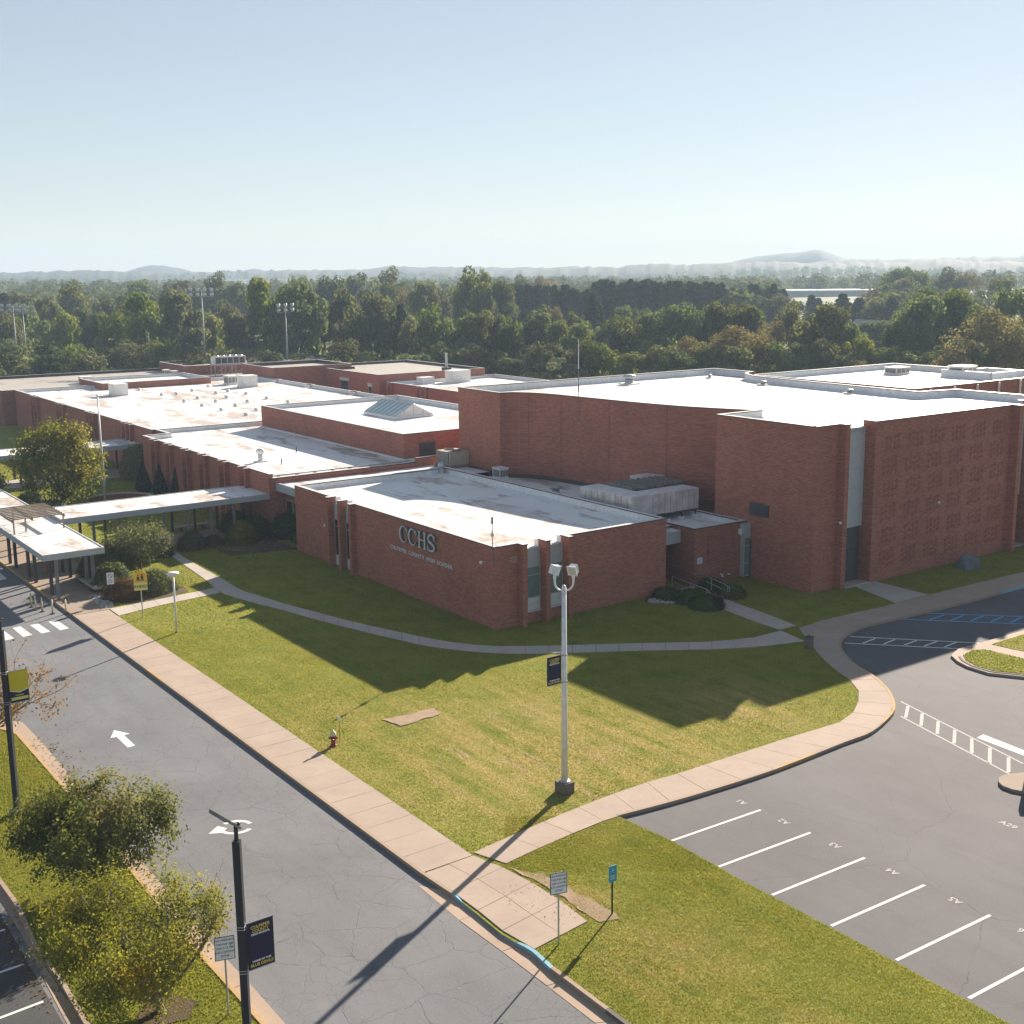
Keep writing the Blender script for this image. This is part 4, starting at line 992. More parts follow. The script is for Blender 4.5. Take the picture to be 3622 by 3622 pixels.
# --- far classroom wing F
ff = sthing('school_wing', 'long far brick classroom wing with paired window slots and domed roof vents', 'school building', 3.4, 74.0, group=GRP)
P = [(3.4, 74.0), (43.0, 74.0), (43.0, 135.9), (3.4, 135.9)]
block(ff, P, Z0, 5.0, 5.42, skip=(1, 3))
tf = [82.2, 96.5, 110.2, 123.5]
sl = []
for t_ in reversed(tf): sl += [(135.9 - t_ - 1.35, 135.9 - t_ - 0.18), (135.9 - t_ + 0.18, 135.9 - t_ + 1.35)]
facade(ff, (3.4, 135.9), (3.4, 74.0), sl, Z0, 5.0, 5.42, out=0.45, fin=0.36, zg=0.85)
facade(ff, (43.0, 74.0), (43.0, 135.9), [(13, 14), (24.5, 25.5), (39.5, 40.5), (52, 53)], Z0, 5.0, 5.42, out=0.45, fin=0.36, zg=0.85)
# --- low clerestory, dark roofed rear blocks
kb = sthing('roof_clerestory', 'low white lined brick kerb on the far classroom roof', 'school building', 15.6, 131.6, 5.0, GRP)
block(kb, [(15.6, 131.6), (33.4, 131.6), (33.4, 144.0), (15.6, 144.0)], 5.003, 5.5, 5.95)
jb = sthing('school_block', 'rear school block with dark edged gravel roof at the far left', 'school building', 1.6, 136.0, group=GRP)
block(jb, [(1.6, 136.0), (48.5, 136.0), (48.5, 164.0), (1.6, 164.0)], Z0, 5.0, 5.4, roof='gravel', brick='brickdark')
jb2 = sthing('school_block', 'small dark brick penthouse at the left frame edge', 'school building', -3, 147, group=GRP)
block(jb2, [(-6, 146.0), (1.55, 146.0), (1.55, 152.0), (-6, 152.0)], Z0, 5.3, 5.75, roof='gravel', brick='brickdark')
lb = sthing('school_block', 'raised rear block with gravel roof behind the chiller', 'school building', 36.0, 149.5, 5.0, GRP)
block(lb, [(36.0, 149.5), (68, 149.5), (68, 163.5), (36.0, 163.5)], 5.003, 6.2, 6.6, roof='gravel', brick='brickdark')
mbk = sthing('school_block', 'two level rear brick block with gravel roof and single dark window', 'school building', 43.4, 129.0, group=GRP)
block(mbk, [(43.4, 129.0), (58.4, 129.0), (58.4, 142.0), (43.4, 142.0)], Z0, 6.6, 7.1, roof='gravel')
m2 = sthing('school_block', 'rear brick block with chimney pipe on its gravel roof', 'school building', 53.2, 110.0, group=GRP)
block(m2, [(53.2, 110.1), (74, 110.1), (74, 136.3), (58.45, 136.3), (58.45, 128.9), (53.2, 128.9)], Z0, 6.25, 6.6, roof='gravel')
for (t0_, t1_, z0_, z1_) in ((120.2, 123.2, 3.0, 5.0), (112.2, 113.4, 2.8, 4.6)):
    mb = MB(); mb.box(53.02, 53.19, t0_, t1_, z0_, z1_); w_ = sb(mb, 'window', MT['frame'], m2)
    n_ = 3 if t1_ - t0_ > 2 else 1
    for a in range(n_):
        for b in range(2):
            d_ = (t1_ - t0_ - .2) / n_; e_ = (z1_ - z0_ - .25) / 2
            mb = MB(); mb.box(52.99, 53.018, t0_ + .1 + a * d_ + .04, t0_ + .1 + (a + 1) * d_ - .04, z0_ + .1 + b * (e_ + .05), z0_ + .1 + b * (e_ + .05) + e_); sb(mb, 'pane', MT['glass'], m2, parent=w_)
    mb = MB(); mb.box(52.95, 53.19, t0_ - .1, t1_ + .1, z1_ + .004, z1_ + .5); sb(mb, 'window_head', MT['spandrel'], m2, parent=w_)
nb = sthing('school_wing', 'rear brick classroom wing with white roof units behind the raised hall', 'school building', 54.3, 84.0, group=GRP)
block(nb, [(54.3, 82.0), (76.0, 82.0), (76.0, 110.0), (54.3, 110.0)], Z0, 5.0, 5.45, skip=(3,))
facade(nb, (54.3, 110.0), (54.3, 82.0), [(1.4, 2.3), (10.6, 11.6), (11.9, 12.9), (24, 25)], Z0, 5.0, 5.45, out=0.4, fin=0.3, zg=1.0)
ch = sthing('chimney_pipe', 'steel chimney pipe on a small box at the rear roof edge', 'chimney', 67.5, 112.0, 6.25)
mb = MB(); mb.tube([(67.5, 112.2, 6.9), (67.5, 112.2, 9.4)], .22, 10); sb(mb, 'pipe', MT['steel'], ch)
mb = MB(); mb.box(66.9, 68.1, 111.6, 112.8, 6.26, 7.0); sb(mb, 'base', MT['copedark'], ch)

# --- auditorium with the S curved wall and the tall front block
HB = 12.1; HR = 11.5
au = sthing('auditorium', 'tall brick auditorium with S curved wall and broad white roof', 'school building', 23.2, -6.6, group=GRP)
curve = catmull([(20.0, 28.0), (21.2, 27.6), (22.3, 26.0), (23.0, 23.6), (23.55, 19.0), (24.2, 13.6), (25.3, 8.6), (27.5, 3.3)], 5)
rear = catmull([(49.6, 4.2), (50.0, 15), (50.6, 24.0), (51.4, 26.6), (52.9, 28.4), (54.4, 28.9)], 3)
PA = [(23.2, -6.6), (25.75, -6.6)]
SE = [(23.2, -6.6), (50.6, -6.6)]
poly = [(23.2, -6.6), (50.6, -6.6), (54.0, -6.6), (54.0, 3.3)] + rear + [(54.4, 35.0), (20.0, 35.0)] + curve + [(23.2, 3.3)]
block(au, poly, Z0, HR, HB, roof='roofclean', skip=(0, 1), par=0.3)
def auw(name, mats, *boxes, parent=None):
    mb = MB()
    for b in boxes: mb.box(*b)
    return sb(mb, name, mats, au, parent=parent)
auw('wall', MT['brick'], (23.205, 25.75, -6.6, -6.3, Z0, HB)); auw('coping', [MT['copedark'], MT['copetop']], (23.16, 25.74, -6.64, -6.25, HB + .002, HB + .075, 0, 1))
for (a, b, f_) in ((25.75, 26.2, -7.2), (46.3, 46.75, -8.0), (49.7, 50.15, -8.0)):
    p_ = auw('pilaster', MT['brick'], (a, b, f_, -6.05, Z0, HB)); auw('coping_cap', [MT['copedark'], MT['copetop']], (a - .04, b + .04, f_ - .04, -5.6, HB + .003, HB + .08, 0, 1), parent=p_)
pw = auw('patterned_wall', MT['brick'], (29.0, 46.29, -7.25, -6.1, Z0, HB)); auw('coping', [MT['copedark'], MT['copetop']], (28.96, 46.28, -7.29, -6.05, HB + .002, HB + .075, 0, 1), parent=pw)
auw('parapet_lining', MT['lining'], (29.02, 46.3, -6.098, -6.05, HR, HB - .01), (23.5, 25.74, -6.298, -6.25, HR, HB - .01))
auw('wall', MT['brick'], (50.16, 54.0, -7.25, -6.3, Z0, HB))
for (a, b) in ((26.2, 29.0), (46.75, 49.7)):
    for k in range(5):      # stacked metal cladding sheets over the doors
        z0_, z1_ = 4.25 + k * 1.47, 4.25 + (k + 1) * 1.47 - .012
        auw('cladding_panel', MT['panel'], (a + .01, b - .01, -6.32, -6.2, z0_, z1_))
    auw('roof_edge', MT['fascia'], (a, b, -6.40, -6.1, 11.606, 11.72))
    d_ = auw('door', MT['door'], (a + .12, b - .12, -6.18, -6.10, 0.05, 4.2))
    mid = (a + b) / 2
    auw('door_leaf', MT['door'], (a + .2, mid - .02, -6.22, -6.181, .06, 2.5), (mid + .02, b - .2, -6.22, -6.181, .06, 2.5), parent=d_)
    auw('door_handle', MT['steel'], (mid - .12, mid - .07, -6.26, -6.221, 1.0, 1.25), parent=d_)
    auw('door_step', MT['walkgrey'], (a + .05, b - .05, -7.3, -6.05, -.05, .1))
# header bricks standing proud in diamond groups
prj = MB(); rp = random.Random(2)
for gx in range(6):
    for gz in range(24):
        if gz % 4 == 3: continue
        cx_ = 30.1 + gx * 2.72 + (gz // 4 % 2) * .22; cz_ = 1.0 + gz * 0.44
        for k in range(4):
            px = cx_ + k * 0.47; pz = cz_ + (k % 2) * .13
            for dx_, dz_ in ((0, 0), (-.13, .114), (.13, .114), (0, .228)):
                if rp.random() < .93: prj.box(px + dx_ - .065, px + dx_ + .065, -7.285, -7.25, pz + dz_, pz + dz_ + .075)
o = sb(prj, 'projecting_bricks', MT['brickproud'], au, parent=pw); o['kind'] = 'stuff'
# louvre on the tall block
lv = auw('louver', MT['louver'], (23.14, 23.199, -2.35, -0.4, 4.9, 5.85))
for k in range(9): auw('louver_blade', MT['door'], (23.09, 23.139, -2.3, -0.45, 4.95 + k * .1, 5.0 + k * .1), parent=lv)
auw('louver_surround', MT['brickdark'], (23.17, 23.198, -2.5, -0.25, 5.852, 5.95))
for k in range(4):   # expansion joints in the curved wall
    p_ = curve[[9, 16, 22, 28][k]]; auw('wall_joint', MT['brickdark'], (p_[0] - .03, p_[0] + .006, p_[1] - .02, p_[1] + .02, 4.5, HB))
# flashing at the foot of the curved wall
mb = MB()
for i in range(len(curve) - 1):
    a, b = curve[i], curve[i + 1]; d = (Vector(b) - Vector(a)).normalized(); n_ = Vector((d.y, -d.x)) * -.12
    q = [a, b, (b[0] - .12, b[1]), (a[0] - .12, a[1])]
    mb.poly([(q[0][0] - .01, q[0][1], 4.55), (q[1][0] - .01, q[1][1], 4.55), (q[2][0], q[2][1], 4.25), (q[3][0], q[3][1], 4.25)])
mb.box(19.85, 19.99, 28, 35, 4.3, 4.75); sb(mb, 'base_flashing', MT['copedark'], au)
# antenna on the curved wall
x_, y_ = 23.35, 20.6
aa = sthing('antenna_mast', 'tall whip antenna on a dark mast at the curved auditorium wall', 'antenna', x_, y_, 10.0)
mb = MB(); mb.tube([(x_, y_, 9.9), (x_, y_, 14.6)], [.04, .03], 8); mb.box(x_, x_ + .3, y_ - .04, y_ + .04, 10.3, 10.4); mb.box(x_, x_ + .3, y_ - .04, y_ + .04, 11.6, 11.7); sb(mb, 'mast', MT['rtu'], aa)
mb = MB(); mb.tube([(x_, y_, 14.6), (x_, y_, 17.2)], [.04, .03], 8); sb(mb, 'whip', MT['white'], aa)
mb = MB(); mb.tube([(x_, y_, 12.6), (x_, y_, 13.2)], .055, 8); sb(mb, 'coil', MT['brickdark'], aa)
# --- gymnasium beyond
gy = sthing('gymnasium', 'rear brick gymnasium with white roof and wall lamps at the right edge', 'school building', 56.4, 9.6, group=GRP)
P = [(56.4, 9.6), (84, 9.6), (84, 20), (81.5, 20), (81.5, 31.3), (56.4, 31.3)]
block(gy, P, Z0, 10.9, 11.5, roof='roofclean')
mb = MB(); mb.box(76, 76.3, 14, 20.5, 10.9, 11.75); mb.box(76.0, 83.7, 13.9, 14.2, 10.9, 11.75); sb(mb, 'roof_kerb', MT['lining'], gy)
for k, s_ in enumerate((58.6, 62.6, 66.5, 70.3, 74.2)):
    r = sthing('wall_lamp', 'white pipe lamp on the gymnasium wall, %s from the left' % ['first', 'second', 'third', 'fourth', 'fifth'][k], 'lamp', s_, 9.6, 10, 'gymnasium wall lamps')
    mb = MB(); mb.tube([(s_, 9.4, 9.9), (s_, 9.4, 11.4)], .13, 8); sb(mb, 'pipe', MT['white'], r)
    mb = MB(); mb.box(s_ - .4, s_ + .4, 8.9, 9.58, 9.2, 9.75); sb(mb, 'head', MT['fascia'], r)
def roof_box(name, label, cat, s0, s1, t0, t1, z0, z1, mat='unit', grille=True, legs=0.0):
    r = sthing(name, label, cat, s0, t0, z0)
    if legs:
        for a in (s0 + .1, s1 - .1):
            for b in (t0 + .1, t1 - .1):
                mb = MB(); mb.box(a - .05, a + .05, b - .05, b + .05, z0, z0 + legs); sb(mb, 'leg', MT['steel'], r)
    mb = MB(); mb.box(s0, s1, t0, t1, z0 + legs + .15, z1); sb(mb, 'casing', MT[mat], r)
    mb = MB(); mb.box(s0 - .06, s1 + .06, t0 - .06, t1 + .06, z0 + legs, z0 + legs + .147); sb(mb, 'kerb', MT['lining'], r)
    mb = MB(); mb.box(s0 - .05, s1 + .05, t0 - .05, t1 + .05, z1 + .003, z1 + .08); sb(mb, 'lid', MT['unit'], r)
    if grille:
        h = z1 - z0 - legs - .15
        for k in range(3):
            a = s0 + (s1 - s0) * (k + .08) / 3; b = s0 + (s1 - s0) * (k + .92) / 3
            mb = MB(); mb.box(a, b, t0 - .025, t0 - .003, z0 + legs + .15 + h * .15, z1 - h * .15); sb(mb, 'grille', MT['grille'], r)
        mb = MB(); mb.box(s0 - .025, s0 - .003, t0 + (t1 - t0) * .1, t0 + (t1 - t0) * .9, z0 + legs + .15 + h * .15, z1 - h * .15); sb(mb, 'grille', MT['grille'], r)
    return r
roof_box('rooftop_unit', 'white louvred box near the rear parapet of the gymnasium roof', 'air handler', 74.0, 76.4, 25.0, 26.8, 10.9, 11.7)
roof_box('rooftop_unit', 'white louvred box in the middle of the gymnasium roof', 'air handler', 76.6, 79.2, 18.0, 20.0, 10.9, 12.1)
roof_box('rooftop_unit', 'tall white hooded unit at the left of the far classroom roof', 'air handler', 13.9, 16.0, 120.5, 123.2, 5.0, 6.7, grille=False)
roof_box('rooftop_unit', 'grey fronted white unit on the far classroom roof', 'air handler', 34.4, 36.2, 126.6, 128.6, 5.0, 6.4)
roof_box('rooftop_unit', 'large white ribbed unit beside the grey fronted one', 'air handler', 34.3, 36.8, 120.4, 122.8, 5.0, 6.8, grille=False)
roof_box('rooftop_unit', 'small louvred box on the dark gravel roof', 'air handler', 16.4, 18.4, 145.5, 147.3, 5.0, 6.0)
roof_box('rooftop_unit', 'left of two small condensers in front of the raised rear block', 'condenser', 32.2, 33.2, 150.0, 151.2, 5.0, 6.1)
roof_box('rooftop_unit', 'right of two small condensers in front of the raised rear block', 'condenser', 32.4, 33.4, 146.6, 147.8, 5.0, 6.1)
roof_box('rooftop_unit', 'long low white unit on the rear classroom roof', 'air handler', 59.3, 61.6, 106.6, 108.4, 5.0, 6.0, grille=False)
roof_box('rooftop_unit', 'large pale two part unit on the rear classroom roof', 'air handler', 64.4, 67.9, 105.4, 107.8, 5.0, 6.9, grille=False)
roof_box('rooftop_unit', 'small condenser against the auditorium corner', 'condenser', 18.0, 18.9, 25.2, 26.4, 4.62, 5.6)
# beige condenser with fans by the hall
bu = sthing('rooftop_condenser', 'beige condenser with two round fans beside the raised hall', 'condenser', 17.6, 33.2, 4.62)
mb = MB(); mb.box(17.8, 20.0 - .05, 33.2, 35.6, 4.95, 6.2); sb(mb, 'casing', MT['beige'], bu)
mb = MB(); mb.box(17.7, 17.795, 33.4, 35.4, 5.1, 6.15); sb(mb, 'coil_guard', MT['grille'], bu)
for a in (33.8, 35.0):
    mb = MB(); mb.lathe([(.45, 0), (.47, .1), (.40, .1), (.40, .02), (0, .02)], (18.9, a, 6.203), 16); f_ = sb(mb, 'fan', MT['rtu'], bu)
    mb = MB(); mb.box(18.5, 19.3, a - .04, a + .04, 6.26, 6.28); sb(mb, 'fan_blade', MT['copedark'], bu, parent=f_)
mb = MB(); mb.box(17.4, 20, 33.3, 33.5, 4.62, 4.947); mb.box(17.4, 20, 35.3, 35.5, 4.62, 4.947); sb(mb, 'skid', MT['wood'], bu)
# chiller on a steel stand
cs = sthing('chiller', 'long chiller with dark coils on a tall steel stand on the rear roof', 'chiller', 40.5, 148.0, 5.0)
a0, a1, b0, b1 = 39.8, 45.7, 145.6, 147.4
mb = MB(); mb.box(a0, a1, b0, b1, 6.95, 8.3); sb(mb, 'casing', MT['unit'], cs)
for k in range(5):
    mb = MB(); mb.box(a0 + .2 + k * 1.12, a0 + 1.2 + k * 1.12, b0 - .04, b0 - .004, 7.1, 8.15); sb(mb, 'coil', MT['louver'], cs)
    mb = MB(); mb.lathe([(.42, 0), (.43, .2), (.35, .2), (.35, .1), (0, .1)], (a0 + .7 + k * 1.12, (b0 + b1) / 2, 8.303), 14); sb(mb, 'fan', MT['steel'], cs, True)
mb = MB(); mb.box(a0 - .1, a1 + .1, b0 - .2, b1 + .2, 6.72, 6.948); sb(mb, 'deck', MT['steel'], cs)
for k in range(4):
    for b in (b0, b1):
        x_ = a0 + (a1 - a0) * k / 3; mb = MB(); mb.box(x_ - .06, x_ + .06, b - .06, b + .06, 5.003, 6.72); sb(mb, 'leg', MT['steel'], cs)
for k in range(3):
    x0_ = a0 + (a1 - a0) * k / 3; x1_ = a0 + (a1 - a0) * (k + 1) / 3; mb = MB(); mb.tube([(x0_, b0 - .05, 5.2), (x1_, b0 - .05, 6.6)], .04, 5); sb(mb, 'brace', MT['steel'], cs)
# domed roof vents on the far classroom roof
domes = [(19.8, 127.1), (19.7, 116.6), (22.0, 116.7), (25.7, 119.9), (18.9, 105.2), (22.1, 108.3), (18.8, 98.2), (27.2, 114.0), (22.4, 102.2), (18.8, 91.4), (25.9, 106.8), (29.8, 115.8), (22.4, 95.2), (30.2, 109.7), (25.9, 99.3), (19.2, 84.2), (30.4, 125.2), (29.9, 101.7), (30.0, 94.7), (22.4, 88.3)]
proto = None
order = sorted(range(len(domes)), key=lambda i: W(*domes[i])[0])
for rank, i in enumerate(order):
    s_, t_ = domes[i]
    lab = '%s small white domed vent from the left on the far classroom roof' % nth(rank + 1)
    if proto is None:
        proto = sthing('roof_dome', lab, 'roof vent', s_, t_, 5.0, 'domed vents on the far classroom roof')
        mb = MB(); mb.lathe([(.26, 0), (.26, .16)], (s_, t_, 5.0), 12); sb(mb, 'kerb', MT['lining'], proto)
        mb = MB(); mb.lathe([(.34, .16), (.34, .21), (.28, .32), (.16, .40), (0, .43)], (s_, t_, 5.0), 12); sb(mb, 'dome', MT['unit'], proto, True)
    else:
        x_, y_ = W(s_, t_); c_ = dup(proto, None, (x_, y_, 5.0)); c_['label'] = lab
# --- side annex with entrance
an = sthing('school_annex', 'low brick annex with bricked window beside the side entrance', 'school building', 18.0, 0.0, group=GRP)
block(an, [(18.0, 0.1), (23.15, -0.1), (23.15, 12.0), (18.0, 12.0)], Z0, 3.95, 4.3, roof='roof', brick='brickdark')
mb = MB(); mb.poly([(15.08, 2.6, 4.2), (18.0, 2.6, 4.2), (18.0, 29.6, 4.2), (15.08, 29.6, 4.2)]); mb.poly([(18.003, 12.0, 4.2), (25, 12.0, 4.2), (25, 29.6, 4.2), (18.0, 29.6, 4.2)]); sb(mb, 'low_roof', MT['roofclean'], an)
mb = MB(); mb.box(15.08, 17.98, 1.6, 2.6, 3.05, 3.95); sb(mb, 'entrance_fascia', MT['fascia'], an)
mb = MB(); mb.box(15.08, 17.98, 1.6, 4.6, 3.96, 4.02); sb(mb, 'entrance_roof', MT['roof'], an)
mb = MB(); mb.box(15.08, 17.98, 4.4, 4.6, Z0, 3.95); sb(mb, 'entrance_wall', MT['brickdark'], an)
d_ = None
mb = MB(); mb.box(15.4, 17.4, 4.30, 4.398, 0.3, 2.6); d_ = sb(mb, 'door', MT['door'], an)
for a in (15.5, 16.45):
    mb = MB(); mb.box(a, a + .85, 4.26, 4.298, 1.0, 2.4); sb(mb, 'pane', MT['glass'], an, parent=d_)
mb = MB(); mb.box(19.35, 21.6, -0.02, 0.05, 1.75, 3.55); w_ = sb(mb, 'blocked_window', MT['brickdark'], an); w_.location.y -= 0.03
for a in (19.3, 20.5, 21.6):
    mb = MB(); mb.box(a, a + .05, -0.075, 0.0, 1.7, 3.6); sb(mb, 'frame_bar', MT['brick'], an, parent=w_).location = (0, 0.03 if False else 0, 0)
mb = MB(); mb.box(19.3, 21.65, -0.09, 0.0, 1.66, 1.72); sb(mb, 'sill', MT['brick'], an, parent=w_)
# narrow window between annex and the tall block
mb = MB(); mb.box(23.16, 23.9 - .72, -0.7, -0.12, Z0, 3.0); sb(mb, 'reveal', MT['door'], an)
mb = MB(); mb.box(22.55, 23.19, -0.55, -0.06, 3.2, 4.2); sb(mb, 'corner_fascia', MT['fascia'], an)
mb = MB(); mb.box(22.6, 23.17, -0.5, -0.1, 0.1, 3.195); w_ = sb(mb, 'window', MT['frame'], an)
for z0_, z1_ in ((.25, 1.1), (1.15, 2.5), (2.55, 3.1)):
    mb = MB(); mb.box(22.65, 23.12, -0.53, -0.502, z0_, z1_); sb(mb, 'pane', MT['glassblind'], an, parent=w_)
ws = sthing('wall_sign', 'small white notice on the annex wall by the entrance', 'sign', 18.25, 0.1, 1.6)
mb = MB(); mb.box(18.25, 18.75, 0.02, 0.05, 1.65, 2.1); sb(mb, 'plate', MT['signwhite'], ws); ws.location.z = 1.6
mb = MB(); [mb.box(18.3, 18.7, 0.012, 0.0195, 1.72 + k * .09, 1.76 + k * .09) for k in range(4)]; sb(mb, 'print', MT['signblue'], ws)
wb = sthing('wall_box', 'white square box high on the annex wall', 'utility box', 22.4, 0, 3.4)
mb = MB(); mb.box(22.35, 22.7, -0.25, -0.09, 3.4, 3.8); sb(mb, 'casing', MT['unit'], wb)
for k, (s_, lab) in enumerate(((20.6, 'white bent vent pipe low on the annex wall'), (21.4, 'short white outlet low on the annex wall'), (22.75, 'white riser pipe at the annex corner'))):
    r = sthing('wall_pipe', lab, 'pipe', s_, -0.05, .3)
    mb = MB(); mb.tube([(s_, 0.0, .55), (s_, -.2, .55), (s_, -.28, .35)] if k == 0 else ([(s_, 0.0, .45), (s_, -.25, .45)] if k == 1 else [(s_, -.2, 0), (s_, -.2, .5)]), .06, 8); sb(mb, 'pipe', MT['white'], r, True)
# --- insulated ductwork and roof unit behind the lettered wing
du = sthing('rooftop_duct', 'big insulated duct wrapped in silver on the low roof behind the lettered wing', 'duct', 16.1, 5.2, 4.2)
mb = MB(); mb.box(16.1, 18.1, 5.1, 11.3, 4.6, 6.2, 0, 1); mb.box(18.1, 23.18, 5.1, 7.0, 4.55, 6.17, 0, 1); sb(mb, 'duct', [MT['duct'], MT['ducttop']], du)
mb = MB()
for k in range(8): mb.box(18.3 + k * .62, 18.33 + k * .62, 5.07, 5.1, 4.58, 6.16)
for k in range(8): mb.box(16.07, 16.1, 5.5 + k * .72, 5.53 + k * .72, 4.62, 6.18)
sb(mb, 'seam', MT['steel'], du)
for k in range(4):
    s_ = 17.9 + k * 1.5; mb = MB(); mb.box(s_ - .03, s_ + .03, 4.6, 4.66, 4.0, 4.6); mb.box(s_ - .03, s_ + .03, 4.6, 7.2, 4.5, 4.55); l_ = sb(mb, 'support', MT['copedark'], du)
    mb = MB(); mb.box(s_ - .2, s_ + .2, 4.45, 4.85, 3.96, 4.2); sb(mb, 'support_block', MT['lining'], du, parent=l_)
ru = sthing('rooftop_unit', 'brown seamed roof air handler inside the silver duct', 'air handler', 18.2, 7.4, 4.2)
mb = MB(); mb.box(18.3, 24.0, 7.6, 10.4, 4.4, 6.15); sb(mb, 'casing', MT['rtu'], ru)
for k in range(9):
    a = 18.25 + k * .645
    mb = MB(); mb.box(a, a + .63, 7.5 - (k % 3 == 1) * .25, 10.6, 6.16, 6.3 + .02 * (k % 2)); sb(mb, 'roof_sheet', MT['rtu'], ru)
    mb = MB(); mb.box(a - .02, a + .03, 7.48, 10.62, 6.325, 6.42); sb(mb, 'seam', MT['rtu'], ru)
mb = MB(); mb.box(22.5, 25.2, 10.65, 12.6, 4.4, 6.25, 0, 1); sb(mb, 'plenum', [MT['duct'], MT['ducttop']], ru)
# gas pipe on blocks along the roof edge
gp = sthing('roof_pipe', 'grey gas pipe on blocks along the edge of the stained roof', 'pipe', 1.0, 36.9, 5.0)
mb = MB(); mb.tube([(1.2, 36.9, 5.22), (15.6, 36.9, 5.22), (15.6, 38.4, 5.22)], .06, 8); sb(mb, 'pipe', MT['steel'], gp)
for k in range(8):
    mb = MB(); mb.box(1.8 + k * 1.8, 2.0 + k * 1.8, 36.75, 37.05, 5.003, 5.16); sb(mb, 'block', MT['wood'], gp)
# ------------------------------------------------------------------ covered walkways
def canopy(name, label, s0, s1, t0, t1, zt, th, posts, pm='post', pw=0.11, roofm='roof', group='covered walkways'):
    r = sthing(name, label, 'covered walkway', s0, t0, 0, group)
    mb = MB(); mb.box(s0 + .12, s1 - .12, t0 + .12, t1 - .12, zt - th + .05, zt - .06); sb(mb, 'deck', MT['fascia'], r)
    mb = MB(); mb.poly([(s0 + .1, t0 + .1, zt - .05), (s1 - .1, t0 + .1, zt - .05), (s1 - .1, t1 - .1, zt - .05), (s0 + .1, t1 - .1, zt - .05)]); sb(mb, 'roof', MT[roofm], r)
    for (a, b, c, d) in ((s0, s1, t0, t0 + .1), (s0, s1, t1 - .1, t1), (s0, s0 + .1, t0 + .102, t1 - .102), (s1 - .1, s1, t0 + .102, t1 - .102)):
        mb = MB(); mb.box(a, b, c, d, zt - th, zt, 0, 1); sb(mb, 'fascia', [MT['fascia'], MT['copetop']], r)
    for (s_, t_, m_) in posts:
        mb = MB(); mb.box(s_ - pw, s_ + pw, t_ - pw, t_ + pw, -0.03, zt - th + .04); sb(mb, 'post', MT[m_], r)
    return r
ps = [(-20.65, 25.7, 'greypost'), (-20.65, 27.4, 'post')]
for k in range(7): ps += [(-20.65, 31.8 + k * 5.9, 'post'), (-20.65, 33.7 + k * 5.9, 'post'), (-18.1, 31.8 + k * 5.9, 'post'), (-18.1, 33.8 + k * 5.9, 'post')]
ps += [(-17.75, 26.9, 'greypost'), (-17.75, 28.6, 'greypost')]
canopy('covered_walkway', 'long white roofed walkway along the driveway with paired dark posts', -21.65, -17.3, 25.2, 68, 3.5, 0.46, ps)
ps = []
for s_ in (-14.5, -12.4, -8.6, -6.5, -4.4, -2.3): ps += [(s_, 37.3, 'greypost'), (s_ + .1, 41.6, 'post')]
canopy('covered_walkway', 'white roofed walkway running from the driveway to the lettered wing', -17.25, 2.0, 36.5, 42.3, 3.74, 0.5, ps, pw=.1)
ps = []
for s_ in (-20, -17.6, -12.4, -10.2, -4.5, -2.2, 1.5): ps += [(s_, 78.4, 'post'), (s_ + .3, 82.6, 'post')]
canopy('covered_walkway', 'far white roofed walkway ending at the classroom wing', -30, 3.3, 77.8, 83.4, 3.5, 0.5, ps, pw=.1)
# timber trellis raised over the walkway roofs
tr = sthing('roof_trellis', 'brown slatted trellis raised above the walkway roof', 'trellis', -21.4, 34.2, 3.5)
for (a, b) in ((-21.35, 34.25), (-21.35, 39.4), (-17.65, 34.25), (-17.65, 39.4), (-20.4, 34.6), (-20.3, 38.9)):
    mb = MB(); mb.box(a - .05, a + .05, b - .05, b + .05, 3.46 if b < 36.4 or a < -17.7 else 3.7, 4.55); sb(mb, 'post', MT['wood'], tr)
for k in range(9):
    t_ = 34.15 + k * .67; mb = MB(); mb.box(-21.5, -17.55, t_ - .04, t_ + .04, 4.56, 4.66); sb(mb, 'slat', MT['wood'], tr)
for s_ in (-21.45, -20.0, -17.6):
    mb = MB(); mb.box(s_ - .06, s_ + .06, 34.0, 39.65, 4.40, 4.557); sb(mb, 'beam', MT['wood'], tr)

# ------------------------------------------------------------------ benches, bins, bollards
def bench(label, c, ax, L, w, h):
    r = thing('bench', label, 'bench', (c[0], c[1], 0), math.atan2(ax[1], ax[0]))
    mb = MB(); mb.box(-L/2, L/2, -w/2, w/2, h - .14, h); mb.build('seat', MT['walkgrey'], r)
    for x_ in (-L * .33, L * .33):
        mb = MB(); mb.box(x_ - .12, x_ + .12, -w * .4, w * .4, 0, h - .142); mb.build('leg', MT['darkconc'], r)
bench('low concrete bench slab round the grey walkway posts', W(-17.6, 27.8), EB, 4.2, 1.0, .42)
bench('pale concrete bench beneath the walkway to the wing', W(-4.0, 43.2), EA, 3.2, .5, .45)
def bin_(name, label, x, y, r0, h, mat, lid, squ=False):
    r = thing(name, label, 'trash can', (x, y, 0.0))
    prof = [(r0 * .9, 0), (r0, h * .1), (r0, h * .82), (r0 * 1.06, h * .84), (r0 * 1.06, h * .9)]
    mb = MB(); mb.lathe(prof, n=4 if squ else 16); mb.build('body', MT[mat], r, smooth=not squ)
    mb = MB(); mb.lathe([(r0 * 1.08, h * .9), (r0 * 1.08, h * .95), (r0 * .6, h), (r0 * .55, h), (r0 * .5, h * .93), (0, h * .93)], n=4 if squ else 16); mb.build('lid', MT[lid], r)
    return r
bin_('trash_can', 'black trash can at the foot of the entrance handrail', 12.45, 81.15, .38, 1.05, 'black', 'black')
bin_('trash_can', 'brown pebbled trash can beside the corner walk', 16.75, 72.2, .30, .78, 'darkconc', 'copedark', True)
